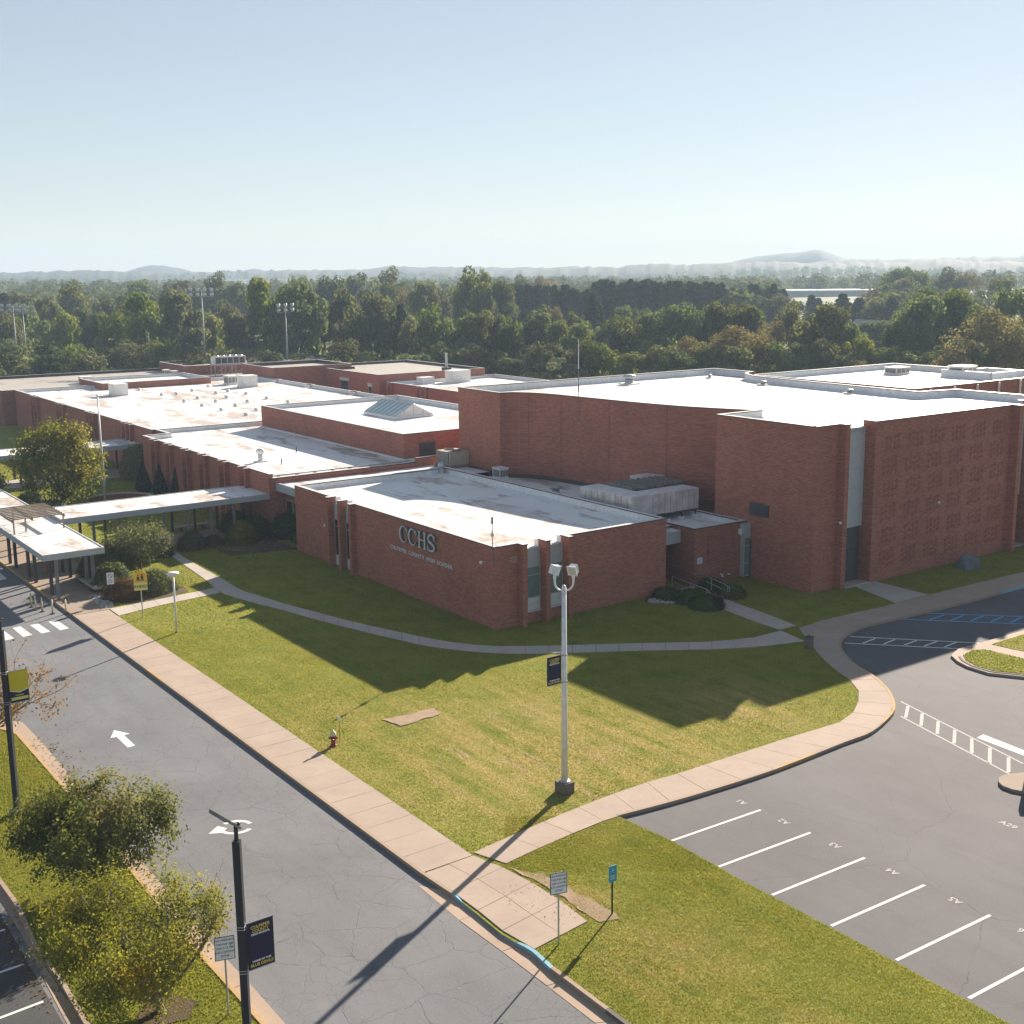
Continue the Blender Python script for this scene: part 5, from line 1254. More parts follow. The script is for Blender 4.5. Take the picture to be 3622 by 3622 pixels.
bin_('trash_can', 'dark trash can under the covered walkway', *W(-18.9, 34.3), .38, 1.05, 'brickdark', 'copedark')
bl = [(-35.87, 82.82), (-35.27, 82.09), (-34.63, 81.64), (-33.7, 81.09), (-32.75, 81.05)]
for i, (x, y) in enumerate(bl):
    r = thing('bollard', 'thin cream bollard at the walkway kerb, %s from the sidewalk' % ['fifth', 'fourth', 'third', 'second', 'first'][i], 'bollard', (x * KL, y * KL, LOW + .003), group='cream bollards in the driveway')
    mb = MB(); mb.tube([(0, 0, .04), (0, 0, .98)], [.065, .06], 8); mb.lathe([(.06, .98), (.05, 1.03), (0, 1.05)], n=8); mb.build('tube', MT['cream'], r, smooth=True)
    mb = MB(); mb.lathe([(.17, 0), (.16, .04), (.08, .06)], n=12); mb.build('base', MT['copedark'], r)
# handrails at the side entrance
def handrail(label, pts, z0s):
    r = thing('handrail', label, 'handrail', (pts[0][0], pts[0][1], 0)); o_ = (pts[0][0], pts[0][1], 0)
    for k, hh in enumerate((.92, .5)):
        mb = MB(); q = [(p[0], p[1], z + hh) for p, z in zip(pts, z0s)]
        e = Vector(q[-1]); d = (Vector(q[-1]) - Vector(q[-2])).normalized()
        if k == 0: q += [tuple(e + d * .22 + Vector((0, 0, -.06))), tuple(e + d * .27 + Vector((0, 0, -.22))), tuple(e + d * .2 + Vector((0, 0, -.38))), tuple(e + Vector((0, 0, -.42)))]
        mb.tube(q, .028, 8); mb.build('rail', MT['steel'], r, o_, True)
    for p, z in zip(pts, z0s):
        mb = MB(); mb.tube([(p[0], p[1], -.02), (p[0], p[1], z + .92)], .028, 8); mb.build('post', MT['steel'], r, o_)
handrail('galvanised handrail on the lawn side of the entrance path', [(9.75, 85.75), (10.9, 84.2), (11.9, 82.9)], [.25, .12, 0])
handrail('galvanised handrail on the annex side of the entrance path', [(11.6, 87.4), (12.6, 85.6), (13.5, 83.9)], [.25, .12, 0])
# painted boulder
br_ = random.Random(12)
r = thing('boulder', 'big painted grey boulder on the lawn before the patterned wall', 'boulder', (33.6, 92.2, -.05))
bm = bmesh.new(); bmesh.ops.create_icosphere(bm, subdivisions=4, radius=1.0)
for v in bm.verts:
    n_ = v.co.normalized(); k = 1 + .16 * math.sin(3 * n_.x + 2 * n_.y + 1) + .12 * math.sin(5 * n_.z - 4 * n_.x) + .06 * math.sin(11 * n_.y + 7 * n_.z) + .03 * math.sin(23 * n_.x + 17 * n_.z)
    k *= 1 + .10 * (int(7 * abs(math.sin(9 * n_.x + 5 * n_.y))) % 2); v.co = Vector((n_.x * 1.0 * k, n_.y * .7 * k, max(-.15, n_.z * 1.1 * k * (1 - .45 * n_.x))))
me = bpy.data.meshes.new('rock'); bm.to_mesh(me); bm.free(); me.materials.append(MT['rock']); me.polygons.foreach_set('use_smooth', [True] * len(me.polygons))
o = bpy.data.objects.new('rock', me); COL.objects.link(o); o.parent = r; r.rotation_euler.z = .5
# river stones and rocks by the beds
def pebble_mesh(seed):
    q = random.Random(seed); bm = bmesh.new(); bmesh.ops.create_icosphere(bm, subdivisions=1, radius=1)
    for v in bm.verts: v.co *= q.uniform(.8, 1.15); v.co.z *= .55
    me = bpy.data.meshes.new('stone'); bm.to_mesh(me); bm.free(); me.materials.append(MT['stone']); return me
pm = [pebble_mesh(k) for k in range(4)]
def stones(label, a, b, width, n, smin, smax, seed):
    q = random.Random(seed); r = bpy.data.objects.new('river_stones', None); COL.objects.link(r); r.location = (a[0], a[1], 0); tag(r, label, 'stones')
    for k in range(n):
        t_ = q.random(); p = lerp(a, b, t_); w_ = q.uniform(-width, width)
        d = Vector(b) - Vector(a); d.normalize()
        o = bpy.data.objects.new('stone', q.choice(pm)); COL.objects.link(o); o.parent = r
        s_ = q.uniform(smin, smax); o.scale = (s_ * q.uniform(.8, 1.4), s_, s_); o.rotation_euler = (0, 0, q.uniform(0, 6.28))
        o.location = (p[0] - a[0] - d.y * w_, p[1] - a[1] + d.x * w_, .0 + q.uniform(0, .05))
stones('pile of pale river stones between pavement and red shrubs', (-32.4, 85.9), (-30.4, 82.6), .42, 110, .07, .16, 3)
stones('pale rocks in the bed beside the entrance path', W(12.6, -1.0), W(14.4, -2.4), .5, 45, .10, .22, 4)
# hydrant and its marker
r = thing('fire_hydrant', 'dark red fire hydrant with cream bonnet on the lawn edge', 'fire hydrant', (-10.27, 56.99, -.02))
mb = MB(); mb.lathe([(.17, 0), (.17, .06), (.12, .08), (.115, .5), (.16, .52), (.16, .56)], n=14); mb.build('barrel', MT['red'], r, smooth=True)
mb = MB(); mb.lathe([(.165, .56), (.165, .60), (.14, .70), (.08, .78), (.04, .80), (.04, .86), (0, .86)], n=14); mb.build('bonnet', MT['cream'], r, smooth=True)
for d in ((-1, 0, .42), (1, 0, .42), (0, -1, .36)):
    mb = MB(); mb.tube([(d[0] * .1, d[1] * .1, d[2]), (d[0] * .22, d[1] * .22, d[2])], .075 if d[1] else .06, 10); mb.build('nozzle_cap', MT['red'], r)
r = thing('hydrant_marker', 'thin orange hydrant marker rod with white flag', 'marker', (-10.05, 57.6, -.02))
mb = MB(); mb.tube([(0, 0, 0), (0, 0, 1.1)], .018, 6); mb.build('rod', MT['orange'], r)
mb = MB(); mb.box(-.07, .07, -.008, .008, 1.1, 1.3); mb.build('flag', MT['white'], r)

# ------------------------------------------------------------------ signs and banners
def facing(x, y): return math.atan2(-y, -x) + math.pi / 2
def sign_post(name, label, x, y, h, pr, pm_, rz=None, z=0.0):
    r = thing(name, label, 'sign', (x, y, z), facing(x, y) if rz is None else rz)
    mb = MB(); mb.tube([(0, 0.03, 0), (0, 0.03, h)], pr, 8); mb.build('post', MT[pm_], r)
    return r
def put_text(txt, size, mat, parent, x, z, y=-.012, bold=.0, spacing=1.0, sx=1.0):
    o = text_mesh(txt, size, MT[mat], 'lettering', parent, offset=bold, spacing=spacing)
    o.rotation_euler = (math.pi / 2, 0, 0); o.location = (x, y, z); o.scale = (sx, 1, 1); return o
def parking_sign(label, x, y, rz):
    r = sign_post('parking_sign', label, x, y, 2.7, .032, 'steel', rz)
    mb = MB(); mb.box(-.31, .31, -.008, .008, 1.92, 2.72); mb.build('border', MT['inkblue'], r)
    mb = MB(); mb.box(-.285, .285, -.012, -.0085, 1.945, 2.695); mb.build('plate', MT['signwhite'], r)
    for k, l in enumerate(('NO PARKING', '7:00-9:00 AM', '2:00-3:15 PM', 'BUS LOADING', 'ZONE')):
        put_text(l, .098, 'inkblue', r, 0, 2.60 - k * .135, -.0135, .002)
parking_sign('white no parking sign on the lawn edge below the landing', .62, 38.75, .33)
parking_sign('white no parking sign on the median beside the near black pole', -9.95, 34.8, .33)
r = sign_post('blue_sign', 'small blue sign on a black post in churned soil', 2.62, 40.75, 1.6, .035, 'black', .55)
mb = MB(); mb.box(-.17, .17, -.012, .012, 1.28, 1.92); mb.build('plate', MT['signblue'], r)
put_text('P', .16, 'signwhite', r, 0, 1.72, -.0145); 
mb = MB(); [mb.box(-.1, .1, -.0145, -.0125, 1.40 + k * .06, 1.42 + k * .06) for k in range(3)]; mb.build('print', MT['signwhite'], r)
r = sign_post('crossing_sign', 'yellow school crossing sign with AHEAD plate on the lawn edge', -27.1, 80.0, 3.2, .04, 'steel', .28)
mb = MB(); mb.prism([(-.46, -.012), (.46, -.012), (.46, .012), (-.46, .012)], 2.30, 2.31); 
def plate(mb, pts, y0, y1):
    n = len(pts); mb.poly([(p[0], y0, p[1]) for p in pts]); mb.poly([(p[0], y1, p[1]) for p in pts[::-1]])
    for i in range(n):
        a, b = pts[i], pts[(i+1) % n]; mb.poly([(a[0], y1, a[1]), (b[0], y1, b[1]), (b[0], y0, b[1]), (a[0], y0, a[1])])
mb = MB(); plate(mb, [(-.44, 2.5), (.44, 2.5), (.44, 3.02), (0, 3.45), (-.44, 3.02)], -.012, .012); mb.build('plate', MT['signyellow'], r)
mb = MB(); plate(mb, [(-.44, 1.93), (.44, 1.93), (.44, 2.47), (-.44, 2.47)], -.012, .012); mb.build('lower_plate', MT['signgreen'], r)
put_text('AHEAD', .27, 'ink', r, 0, 2.2, -.0145, .006)
for x_, k in ((-.14, .85), (.12, 1.0)):
    mb = MB()
    plate(mb, [(x_ + math.cos(a) * .055, 3.0 * 1 + (k - 1) * .2 + math.sin(a) * .06) for a in [i * math.pi / 5 for i in range(10)]], -.0165, -.013)
    b_ = 2.58; h_ = .36 * k
    plate(mb, [(x_ - .07, b_ + h_ * .45), (x_ + .07, b_ + h_ * .45), (x_ + .08, b_ + h_), (x_ - .08, b_ + h_)], -.0165, -.013)
    plate(mb, [(x_ - .12, b_), (x_ - .06, b_), (x_ + .02, b_ + h_ * .5), (x_ - .06, b_ + h_ * .5)], -.0165, -.013)
    plate(mb, [(x_ + .06, b_), (x_ + .12, b_), (x_ + .06, b_ + h_ * .5), (x_ - .02, b_ + h_ * .5)], -.0165, -.013)
    mb.build('walker_symbol', MT['ink'], r)
r = sign_post('no_smoking_sign', 'white no smoking sign in front of the red shrubs', -30.7, 84.3, 2.0, .03, 'post', .35)
mb = MB(); mb.box(-.24, .24, -.01, .01, 1.25, 2.1); mb.build('plate', MT['signwhite'], r)
mb = MB()
for k in range(16):
    a0_, a1_ = 2 * math.pi * k / 16, 2 * math.pi * (k + 1) / 16
    plate(mb, [(.17 * math.cos(a0_), 1.88 + .17 * math.sin(a0_)), (.17 * math.cos(a1_), 1.88 + .17 * math.sin(a1_)), (.13 * math.cos(a1_), 1.88 + .13 * math.sin(a1_)), (.13 * math.cos(a0_), 1.88 + .13 * math.sin(a0_))][::-1], -.0135, -.011)
plate(mb, [(-.12, 1.97), (-.09, 2.0), (.12, 1.79), (.09, 1.76)], -.0135, -.011)
for k in range(4): mb.box(-.15, .15, -.0135, -.011, 1.34 + k * .09, 1.37 + k * .09)
mb.build('print', MT['inkblue'], r)

def banner_mesh(w, h, seed):
    """cloth panel with a slight belly, x from 0 to w, hanging from z=h to 0"""
    nx, nz = 8, 14; v = []; f = []
    for j in range(nz + 1):
        for i in range(nx + 1):
            x_ = w * i / nx; z_ = h * j / nz
            v.append((x_, .02 * math.sin(2.2 * i / nx + seed) * math.sin(math.pi * j / nz), z_))
    for j in range(nz):
        for i in range(nx):
            a = j * (nx + 1) + i; f.append((a, a + 1, a + nx + 2, a + nx + 1))
    return v, f
def banner(parent, w, h, z0, rz, kind, off, side=1):
    r = bpy.data.objects.new('banner', None); COL.objects.link(r)
    v, f = banner_mesh(w, h, 1.0 if kind == 'navy' else 2.0)
    me = bpy.data.meshes.new('banner'); me.from_pydata([(x_ if side > 0 else -w + x_, y_, z_) for x_, y_, z_ in v], [], f); me.materials.append(MT['navy']); me.update()
    bpy.data.objects.remove(r)
    r = bpy.data.objects.new('banner', me); COL.objects.link(r); r.parent = parent
    r.location = (math.cos(rz) * off, math.sin(rz) * off, z0); r.rotation_euler = (0, 0, rz)
    x0 = 0 if side > 0 else -w; cx_ = x0 + w / 2
    for z_ in (0, h):
        mb = MB(); mb.tube([(x0 - .02 if side > 0 else x0 - .03, 0, z_), (x0 + w + (.03 if side > 0 else .02), 0, z_)], .016, 6); mb.tube([(-off * .9, 0, z_), (0, 0, z_)], .02, 6); mb.build('rod', MT['steel'], r)
    def T(txt, size, mat, z_, width):
        o = put_text(txt, size, mat, r, cx_, z_, -.024, .004)
        bpy.context.view_layer.update(); o.scale = (width / max(o.dimensions.x, .01), 1, 1)
    if kind == 'navy':
        T('CULPEPER', .13, 'gold', h * .885, w * .72); T('COUNTY', .13, 'gold', h * .80, w * .62); T('HIGH SCHOOL', .085, 'signwhite', h * .735, w * .70)
        T('HOME OF THE', .08, 'signwhite', h * .17, w * .70); T('BLUE DEVILS', .125, 'gold', h * .09, w * .84)
    else:
        zt_ = h
        for ww, dz, mat, y_ in ((.0, 0, 'signwhite', -.0225), (.0, .035, 'banneryellow', -.0245)):
            mb = MB(); plate(mb, [(x0, h * .38 + dz), (cx_, h * .30 + dz), (x0 + w, h * .38 + dz), (x0 + w, h - .01), (x0, h - .01)], y_, y_ + .0018); mb.build('yellow_field' if dz else 'white_edge', MT[mat], r)
        mb = MB(); mb.box(x0 + w * .06, x0 + w * .94, -.0235, -.0215, h * .08, h * .17); mb.build('pale_panel', MT['signgreen'], r)
        T('CULPEPER', .07, 'gold', h * .225, w * .45)
    return r
# ------------------------------------------------------------------ lamp posts
def black_lamp(label, x, y, h, ban, rz_b, zb):
    r = thing('lamp_post', label, 'lamp post', (x, y, -.02))
    mb = MB(); mb.box(-.105, .105, -.105, .105, .3, h); mb.build('pole', MT['black'], r)
    mb = MB(); mb.lathe([(.32, 0), (.32, .22), (.29, .27), (.18, .29), (.17, .36), (.1, .38)], n=20); mb.build('base', MT['darkconc'], r)
    mb = MB(); mb.tube([(0, 0, h), (0, 0, h + .42)], .06, 8); mb.build('tenon', MT['black'], r)
    hd = MB(); hd.box(-.85, .1, -.17, .17, .0, .07); hd.box(-.84, -.35, -.15, .15, -.02, .0, 0)
    ho = hd.build('lamp_head', MT['rtu'], r); ho.location = (0, 0, h + .40)
    ax_ = Vector((.86, -.30, -.36)).normalized(); vd = Vector((x, y, h - CAM_H)).normalized(); ay_ = (vd - ax_ * vd.dot(ax_)).normalized(); az_ = ax_.cross(ay_)
    if az_.z < 0: ay_, az_ = -ay_, -az_
    ho.rotation_euler = Matrix((ax_, ay_, az_)).transposed().to_euler()
    mb = MB(); mb.box(-.8, -.4, -.13, .13, -.032, -.021); mb.build('lens', MT['lensglass'], ho)
    mb = MB(); mb.lathe([(.05, 0), (.05, .08), (0, .1)], (.02, 0, .07), n=8); mb.build('sensor', MT['black'], ho)
    banner(r, .80 if ban == 'navy' else .78, 1.45 if ban == 'navy' else 1.42, zb, rz_b, ban, .14)
    for z_ in (zb + .02, zb + 1.36):
        mb = MB(); mb.box(-.112, .112, -.112, .112, z_, z_ + .02); mb.box(-.112, .112, -.112, .112, z_ + .08, z_ + .1); mb.build('strap', MT['steel'], r)
    return r
RB = math.radians(36.5)
black_lamp('near tall black lamp post with navy banner on the median', -8.36, 31.0, 7.85, 'navy', RB, 3.85)
black_lamp('black lamp post with yellow banner at the left edge', -22.85, 49.5, 8.35, 'yellow', RB, 5.05)
# white floodlight pole on the lawn
r = thing('floodlight_pole', 'white pole with two floodlights and navy banner on the lawn', 'lamp post', (1.11, 51.38, -.02))
mb = MB(); mb.tube([(0, 0, .5), (0, 0, 9.55)], [.15, .10], 14); mb.lathe([(.10, 9.55), (.08, 9.63), (0, 9.68)], n=12); mb.build('pole', MT['polewhite'], r, smooth=True)
mb = MB(); mb.box(-.32, .32, -.32, .32, -.3, .52); o = mb.build('footing', MT['darkconc'], r); o.rotation_euler.z = .6
mb = MB(); mb.lathe([(.24, .52), (.24, .57), (.17, .6), (.15, .75)], n=14); mb.build('base_flange', MT['steel'], r)
for sx, yaw, pit in ((-1, math.radians(-62), 22), (1, math.radians(150), 22)):
    mb = MB(); mb.tube([(0, 0, 9.42)] + [(sx * (.10 + .31 * math.sin(a)), 0, 9.42 + .38 * (1 - math.cos(a))) for a in [k * math.pi / 16 for k in range(9)]] + [(sx * .41, 0, 10.0)], .045, 8); ar_ = mb.build('arm', MT['polewhite'], r, smooth=True)
    mb = MB(); mb.tube([(sx * .41, 0, 9.95), (sx * .41, 0, 10.15)], .065, 8); mb.build('knuckle', MT['polewhite'], ar_)
    hd = MB()
    prof = [(-.27, -.26), (.27, -.26), (.27, .26), (-.27, .26)]
    hd.prism([(x_ * .82, y_ * .5 - .08) for x_, y_ in prof], -.28, .26, bottom=True)
    hd.poly([(-.31, .22, -.30), (-.31, .22, .30), (.31, .22, .30), (.31, .22, -.30)])
    for (a, b, c, d) in (((-.221, .05, -.28), (.221, .05, -.28), (.31, .22, -.30), (-.31, .22, -.30)), ((.221, .05, .26), (-.221, .05, .26), (-.31, .22, .30), (.31, .22, .30)), ((-.221, .05, .26), (-.221, .05, -.28), (-.31, .22, -.30), (-.31, .22, .30)), ((.221, .05, -.28), (.221, .05, .26), (.31, .22, .30), (.31, .22, -.30))):
        hd.poly([a, b, c, d])
    ho = hd.build('floodlight', MT['polewhite'], r); ho.scale = (.74, .74, .74); ho.location = (sx * .42, 0, 10.36); ho.rotation_euler = (math.radians(-20), 0, yaw)
    mb = MB(); mb.box(-.25, .25, .222, .23, -.24, .24); mb.build('lens', MT['lensglass'], ho)
    mb = MB(); mb.box(-.315, .315, .19, .26, .30, .325); mb.build('visor', MT['polewhite'], ho)
banner(r, .78, 1.32, 5.2, RB, 'navy', -.17, -1)
for z_ in (5.22, 6.46):
    mb = MB(); mb.lathe([(.138, z_), (.138, z_ + .06)], n=14); mb.build('strap', MT['steel'], r)
# short lamp on the lawn near the walkway
r = thing('lamp_post', 'short slim lamp post with flat round head on the lawn', 'lamp post', (-23.76, 76.49, -.02))
mb = MB(); mb.tube([(0, 0, 0), (0, 0, 3.75)], [.075, .06], 12); mb.build('pole', MT['polewhite'], r, smooth=True)
mb = MB(); mb.lathe([(.07, 3.75), (.12, 3.86), (.36, 3.93), (.38, 3.98), (.36, 4.06), (.2, 4.1), (0, 4.11)], n=20); mb.build('head', MT['unit'], r, smooth=True)
# flagpole and curved planter
r = thing('flagpole', 'tall tapering white flagpole in the courtyard', 'flagpole', (-44.2, 121.6, -.02))
mb = MB(); mb.tube([(0, 0, 0), (0, 0, 11.0)], [.16, .06], 12); mb.build('pole', MT['polewhite'], r, smooth=True)
mb = MB(); mb.lathe([(.0, 0), (.09, .04), (.11, .11), (.07, .19), (0, .22)], (0, 0, 11.0), 10); mb.build('finial', MT['steel'], r, smooth=True)
r = thing('planter_wall', 'low curved brick planter wall with stone cap by the flagpole', 'planter', (-42.8, 121.5, 0))
mb = MB(); cp_ = MB()
for k in range(14):
    a0_, a1_ = math.radians(20 + 150 * k / 14), math.radians(20 + 150 * (k + 1) / 14)
    for m_, r0_, r1_, z0_, z1_ in ((mb, 3.2, 3.5, -.02, .5), (cp_, 3.14, 3.58, .503, .6)):
        m_.prism([(r0_ * math.cos(a0_), r0_ * math.sin(a0_)), (r1_ * math.cos(a0_), r1_ * math.sin(a0_)), (r1_ * math.cos(a1_), r1_ * math.sin(a1_)), (r0_ * math.cos(a1_), r0_ * math.sin(a1_))], z0_, z1_)
mb.build('wall', MT['brickdark'], r); cp_.build('cap', MT['walkgrey'], r)
# barrier gate at the lot entrance
r = thing('gate_post', 'short black post with white cap on the small island at the right edge', 'post', (22.35, 52.05, 0))
mb = MB(); mb.box(-.14, .14, -.14, .14, 0, 1.15); mb.lathe([(.17, 1.15), (.17, 1.19)], n=12); mb.build('post', MT['black'], r)
mb = MB(); mb.lathe([(.10, 1.19), (.13, 1.26), (.09, 1.36), (0, 1.38)], n=12); mb.build('cap', MT['white'], r, smooth=True)
# stadium light masts
def stadium(label, x, y, h, n_l, yaw, rows=2):
    r = thing('stadium_light', label, 'stadium light', (x, y, 0), yaw, 'stadium light masts by the trees')
    mb = MB(); mb.tube([(0, 0, 0), (0, 0, h)], [.24, .11], 12); mb.build('mast', MT['mast'], r, smooth=True)
    for j in range(rows):
        z_ = h - .3 - j * .95
        mb = MB(); mb.box(-2.3, 2.3, -.07, .07, z_ - .07, z_ + .07); mb.build('crossarm', MT['mast'], r)
        for k in range(n_l):
            x_ = -2.1 + 4.2 * k / (n_l - 1)
            mb = MB(); mb.lathe([(.12, -.45), (.2, -.3), (.42, .0), (.44, .08), (0, .1)], n=10); lo = mb.build('floodlight', MT['panel'], r, smooth=True)
            lo.location = (x_, -.1, z_ + .42); lo.rotation_euler = (math.radians(115), 0, 0)
stadium('stadium light mast at the far left edge before the trees', *at_dist(95 * .46584, 1085, 242)[:2], 16.9, 4, .1)
stadium('stadium light mast just behind the leftmost one', *at_dist(168 * .46584, 1090, 250)[:2], 16.3, 4, .1)
stadium('tallest stadium light mast above the chiller', *at_dist(1527 * .46584, 1030, 238)[:2], 19.8, 4, -.1)
stadium('stadium light mast between the two tall poplars', *at_dist(900 + 232 * .46584, 1085, 238)[:2], 16.7, 3, 1.1)
# far buildings
def gable_house(name, label, cat, x, y, w, d, h, hr, rz, wallm, roofm, z=0, wins=3):
    r = thing(name, label, cat, (x, y, z), rz)
    mb = MB(); mb.box(-w/2, w/2, -d/2, d/2, -.5, h)
    for y_ in (-d/2, d/2): mb.poly([(-w/2, y_, h), (w/2, y_, h), (0, y_, h + hr)] if y_ < 0 else [(w/2, y_, h), (-w/2, y_, h), (0, y_, h + hr)])
    mb.build('wall', MT[wallm], r)
    mb = MB(); o_ = .4
    for sgn in (-1, 1):
        q = [(sgn * (w/2 + o_), -d/2 - o_, h - o_ * hr / (w/2)), (sgn * (w/2 + o_), d/2 + o_, h - o_ * hr / (w/2)), (0, d/2 + o_, h + hr + .05), (0, -d/2 - o_, h + hr + .05)]
        mb.poly(q if sgn > 0 else q[::-1]); mb.poly([(p[0], p[1], p[2] - .2) for p in (q[::-1] if sgn > 0 else q)])
    mb.build('roof', MT[roofm], r)
    for k in range(wins):
        x_ = -w/2 + w * (k + .5) / wins
        mb = MB(); mb.box(x_ - .5, x_ + .5, -d/2 - .06, -d/2 - .01, h * .45, h * .85); mb.build('window', MT['glass'], r)
    return r
x, y, z = at_dist(2500 + 1015 * .58075, 850 + 660 * .58075, 345)
gable_house('house', 'white gabled house half hidden between the trees', 'house', x, y, 11, 14, 5.0, 3.6, .5, 'white', 'gravel')
x, y, z = at_dist(2500 + 975 * .58075, 850 + 480 * .58075, 520)
gable_house('house', 'low roofed house farther back above the white gabled one', 'house', x, y, 26, 12, 5.5, 3.4, 1.4, 'white', 'gravel', z=0)
x, y, z = at_dist(2500 + 735 * .58075, 850 + 300 * .58075, 900)
r = thing('warehouse', 'long pale warehouse with flat white roof among far trees', 'building', (x, y, 0), -.05)
tw = z; L_ = 47
mb = MB(); mb.box(-L_, L_, -20, 20, -3, tw - 1.0); mb.build('wall', MT['panel'], r)
mb = MB(); mb.box(-L_ - .5, L_ + .5, -20.5, 20.5, tw - .99, tw); mb.build('roof', MT['roofclean'], r)
for k in range(6):
    mb = MB(); mb.box(-L_ + 6 + k * 15, -L_ + 11 + k * 15, -20.2, -20.01, tw - 7, tw - 2.5); mb.build('loading_door', MT['fascia'], r)
x, y, z = at_dist(40 * .46584, 850 + 318 * .46584, 1500)
r = thing('church_steeple', 'tiny white church steeple in the haze at the far left', 'church', (x, y, 0))
mb = MB(); mb.box(-4, 4, -4, 4, -8, z - 22); mb.build('tower', MT['brick'], r)
mb = MB(); mb.box(-3, 3, -3, 3, z - 21.9, z - 13); mb.build('belfry', MT['white'], r)
mb = MB(); mb.lathe([(3.2, z - 12.9), (.15, z)], n=8); mb.build('spire', MT['white'], r)
# ------------------------------------------------------------------ vegetation
def leaf_mesh(name, pts, nrm, size, tint, mat, jitter=0.6, aspect=0.6, seed=0):
    """one rhombic leaf face per point; pts (n,3), nrm (n,3) preferred normals, tint 0..1"""
    R = np.random.RandomState(seed); n = len(pts)
    d = nrm + R.normal(size=(n, 3)) * jitter
    d /= np.maximum(np.linalg.norm(d, axis=1, keepdims=True), 1e-6)
    a = np.cross(d, R.normal(size=(n, 3))); a /= np.maximum(np.linalg.norm(a, axis=1, keepdims=True), 1e-6)
    b = np.cross(d, a)
    s = (size * R.uniform(.6, 1.35, size=n))[:, None] if np.isscalar(size) else (size * R.uniform(.6, 1.35, size=n))[:, None]
    v = np.stack([pts - a * s, pts + b * s * aspect, pts + a * s, pts - b * s * aspect], 1).reshape(-1, 3)
    me = bpy.data.meshes.new(name); me.vertices.add(4 * n); me.vertices.foreach_set('co', v.astype(np.float32).ravel())
    me.loops.add(4 * n); me.loops.foreach_set('vertex_index', np.arange(4 * n, dtype=np.int32))
    me.polygons.add(n); me.polygons.foreach_set('loop_start', np.arange(0, 4 * n, 4, dtype=np.int32))
    at = me.attributes.new('tint', 'FLOAT', 'FACE'); at.data.foreach_set('value', np.clip(tint, 0, 1).astype(np.float32))
    me.materials.append(mat); me.update(calc_edges=True)
    return me
def grow(seed, h, spread, n_limb=5, trunk_h=1.0, trunk_r=.12, levels=3, up=.7, lean=(0, 0), droop=0.0, kids=3):
    """skeleton: returns tube list [(pts, radii)] and twig tips [(pos, dir)]"""
    q = random.Random(seed); tubes = []; tips = []
    top = Vector((lean[0] * .3, lean[1] * .3, trunk_h))
    tubes.append(([Vector((0, 0, -.1)), top * .5 + Vector((q.uniform(-.03, .03), q.uniform(-.03, .03), 0)), top], [trunk_r * 1.25, trunk_r, trunk_r * .85]))
    def branch(p, d, L, r, lv):
        pts = [p]; rad = [r]; n = 4; dd = d.copy()
        for k in range(n):
            dd = (dd + Vector((q.uniform(-.22, .22), q.uniform(-.22, .22), q.uniform(-.1, .22) - droop * (lv > 1)))).normalized()
            p = p + dd * L / n; pts.append(p); rad.append(r * (1 - .55 * (k + 1) / n))
            if lv < levels and k >= 1:
                for _ in range(1 if k < n - 1 else kids - 1):
                    nd = (dd + Vector((q.uniform(-.9, .9), q.uniform(-.9, .9), q.uniform(-.35, .6)))).normalized()
                    branch(p, nd, L * q.uniform(.5, .72), rad[-1] * .72, lv + 1)
            if lv >= levels - 1: tips.append((p.copy(), dd.copy()))
        tubes.append((pts, rad))
    for k in range(n_limb):
        a = 2 * math.pi * k / n_limb + q.uniform(-.4, .4); e = q.uniform(up - .25, up + .25)
        d = Vector((math.cos(a) * math.cos(e) + lean[0] * .25, math.sin(a) * math.cos(e) + lean[1] * .25, math.sin(e))).normalized()
        L = (h - trunk_h) * .62 if e > .9 else spread * .72
        branch(top - Vector((0, 0, q.uniform(0, trunk_h * .25))), d, L * q.uniform(.85, 1.1), trunk_r * .62, 1)
    return tubes, tips
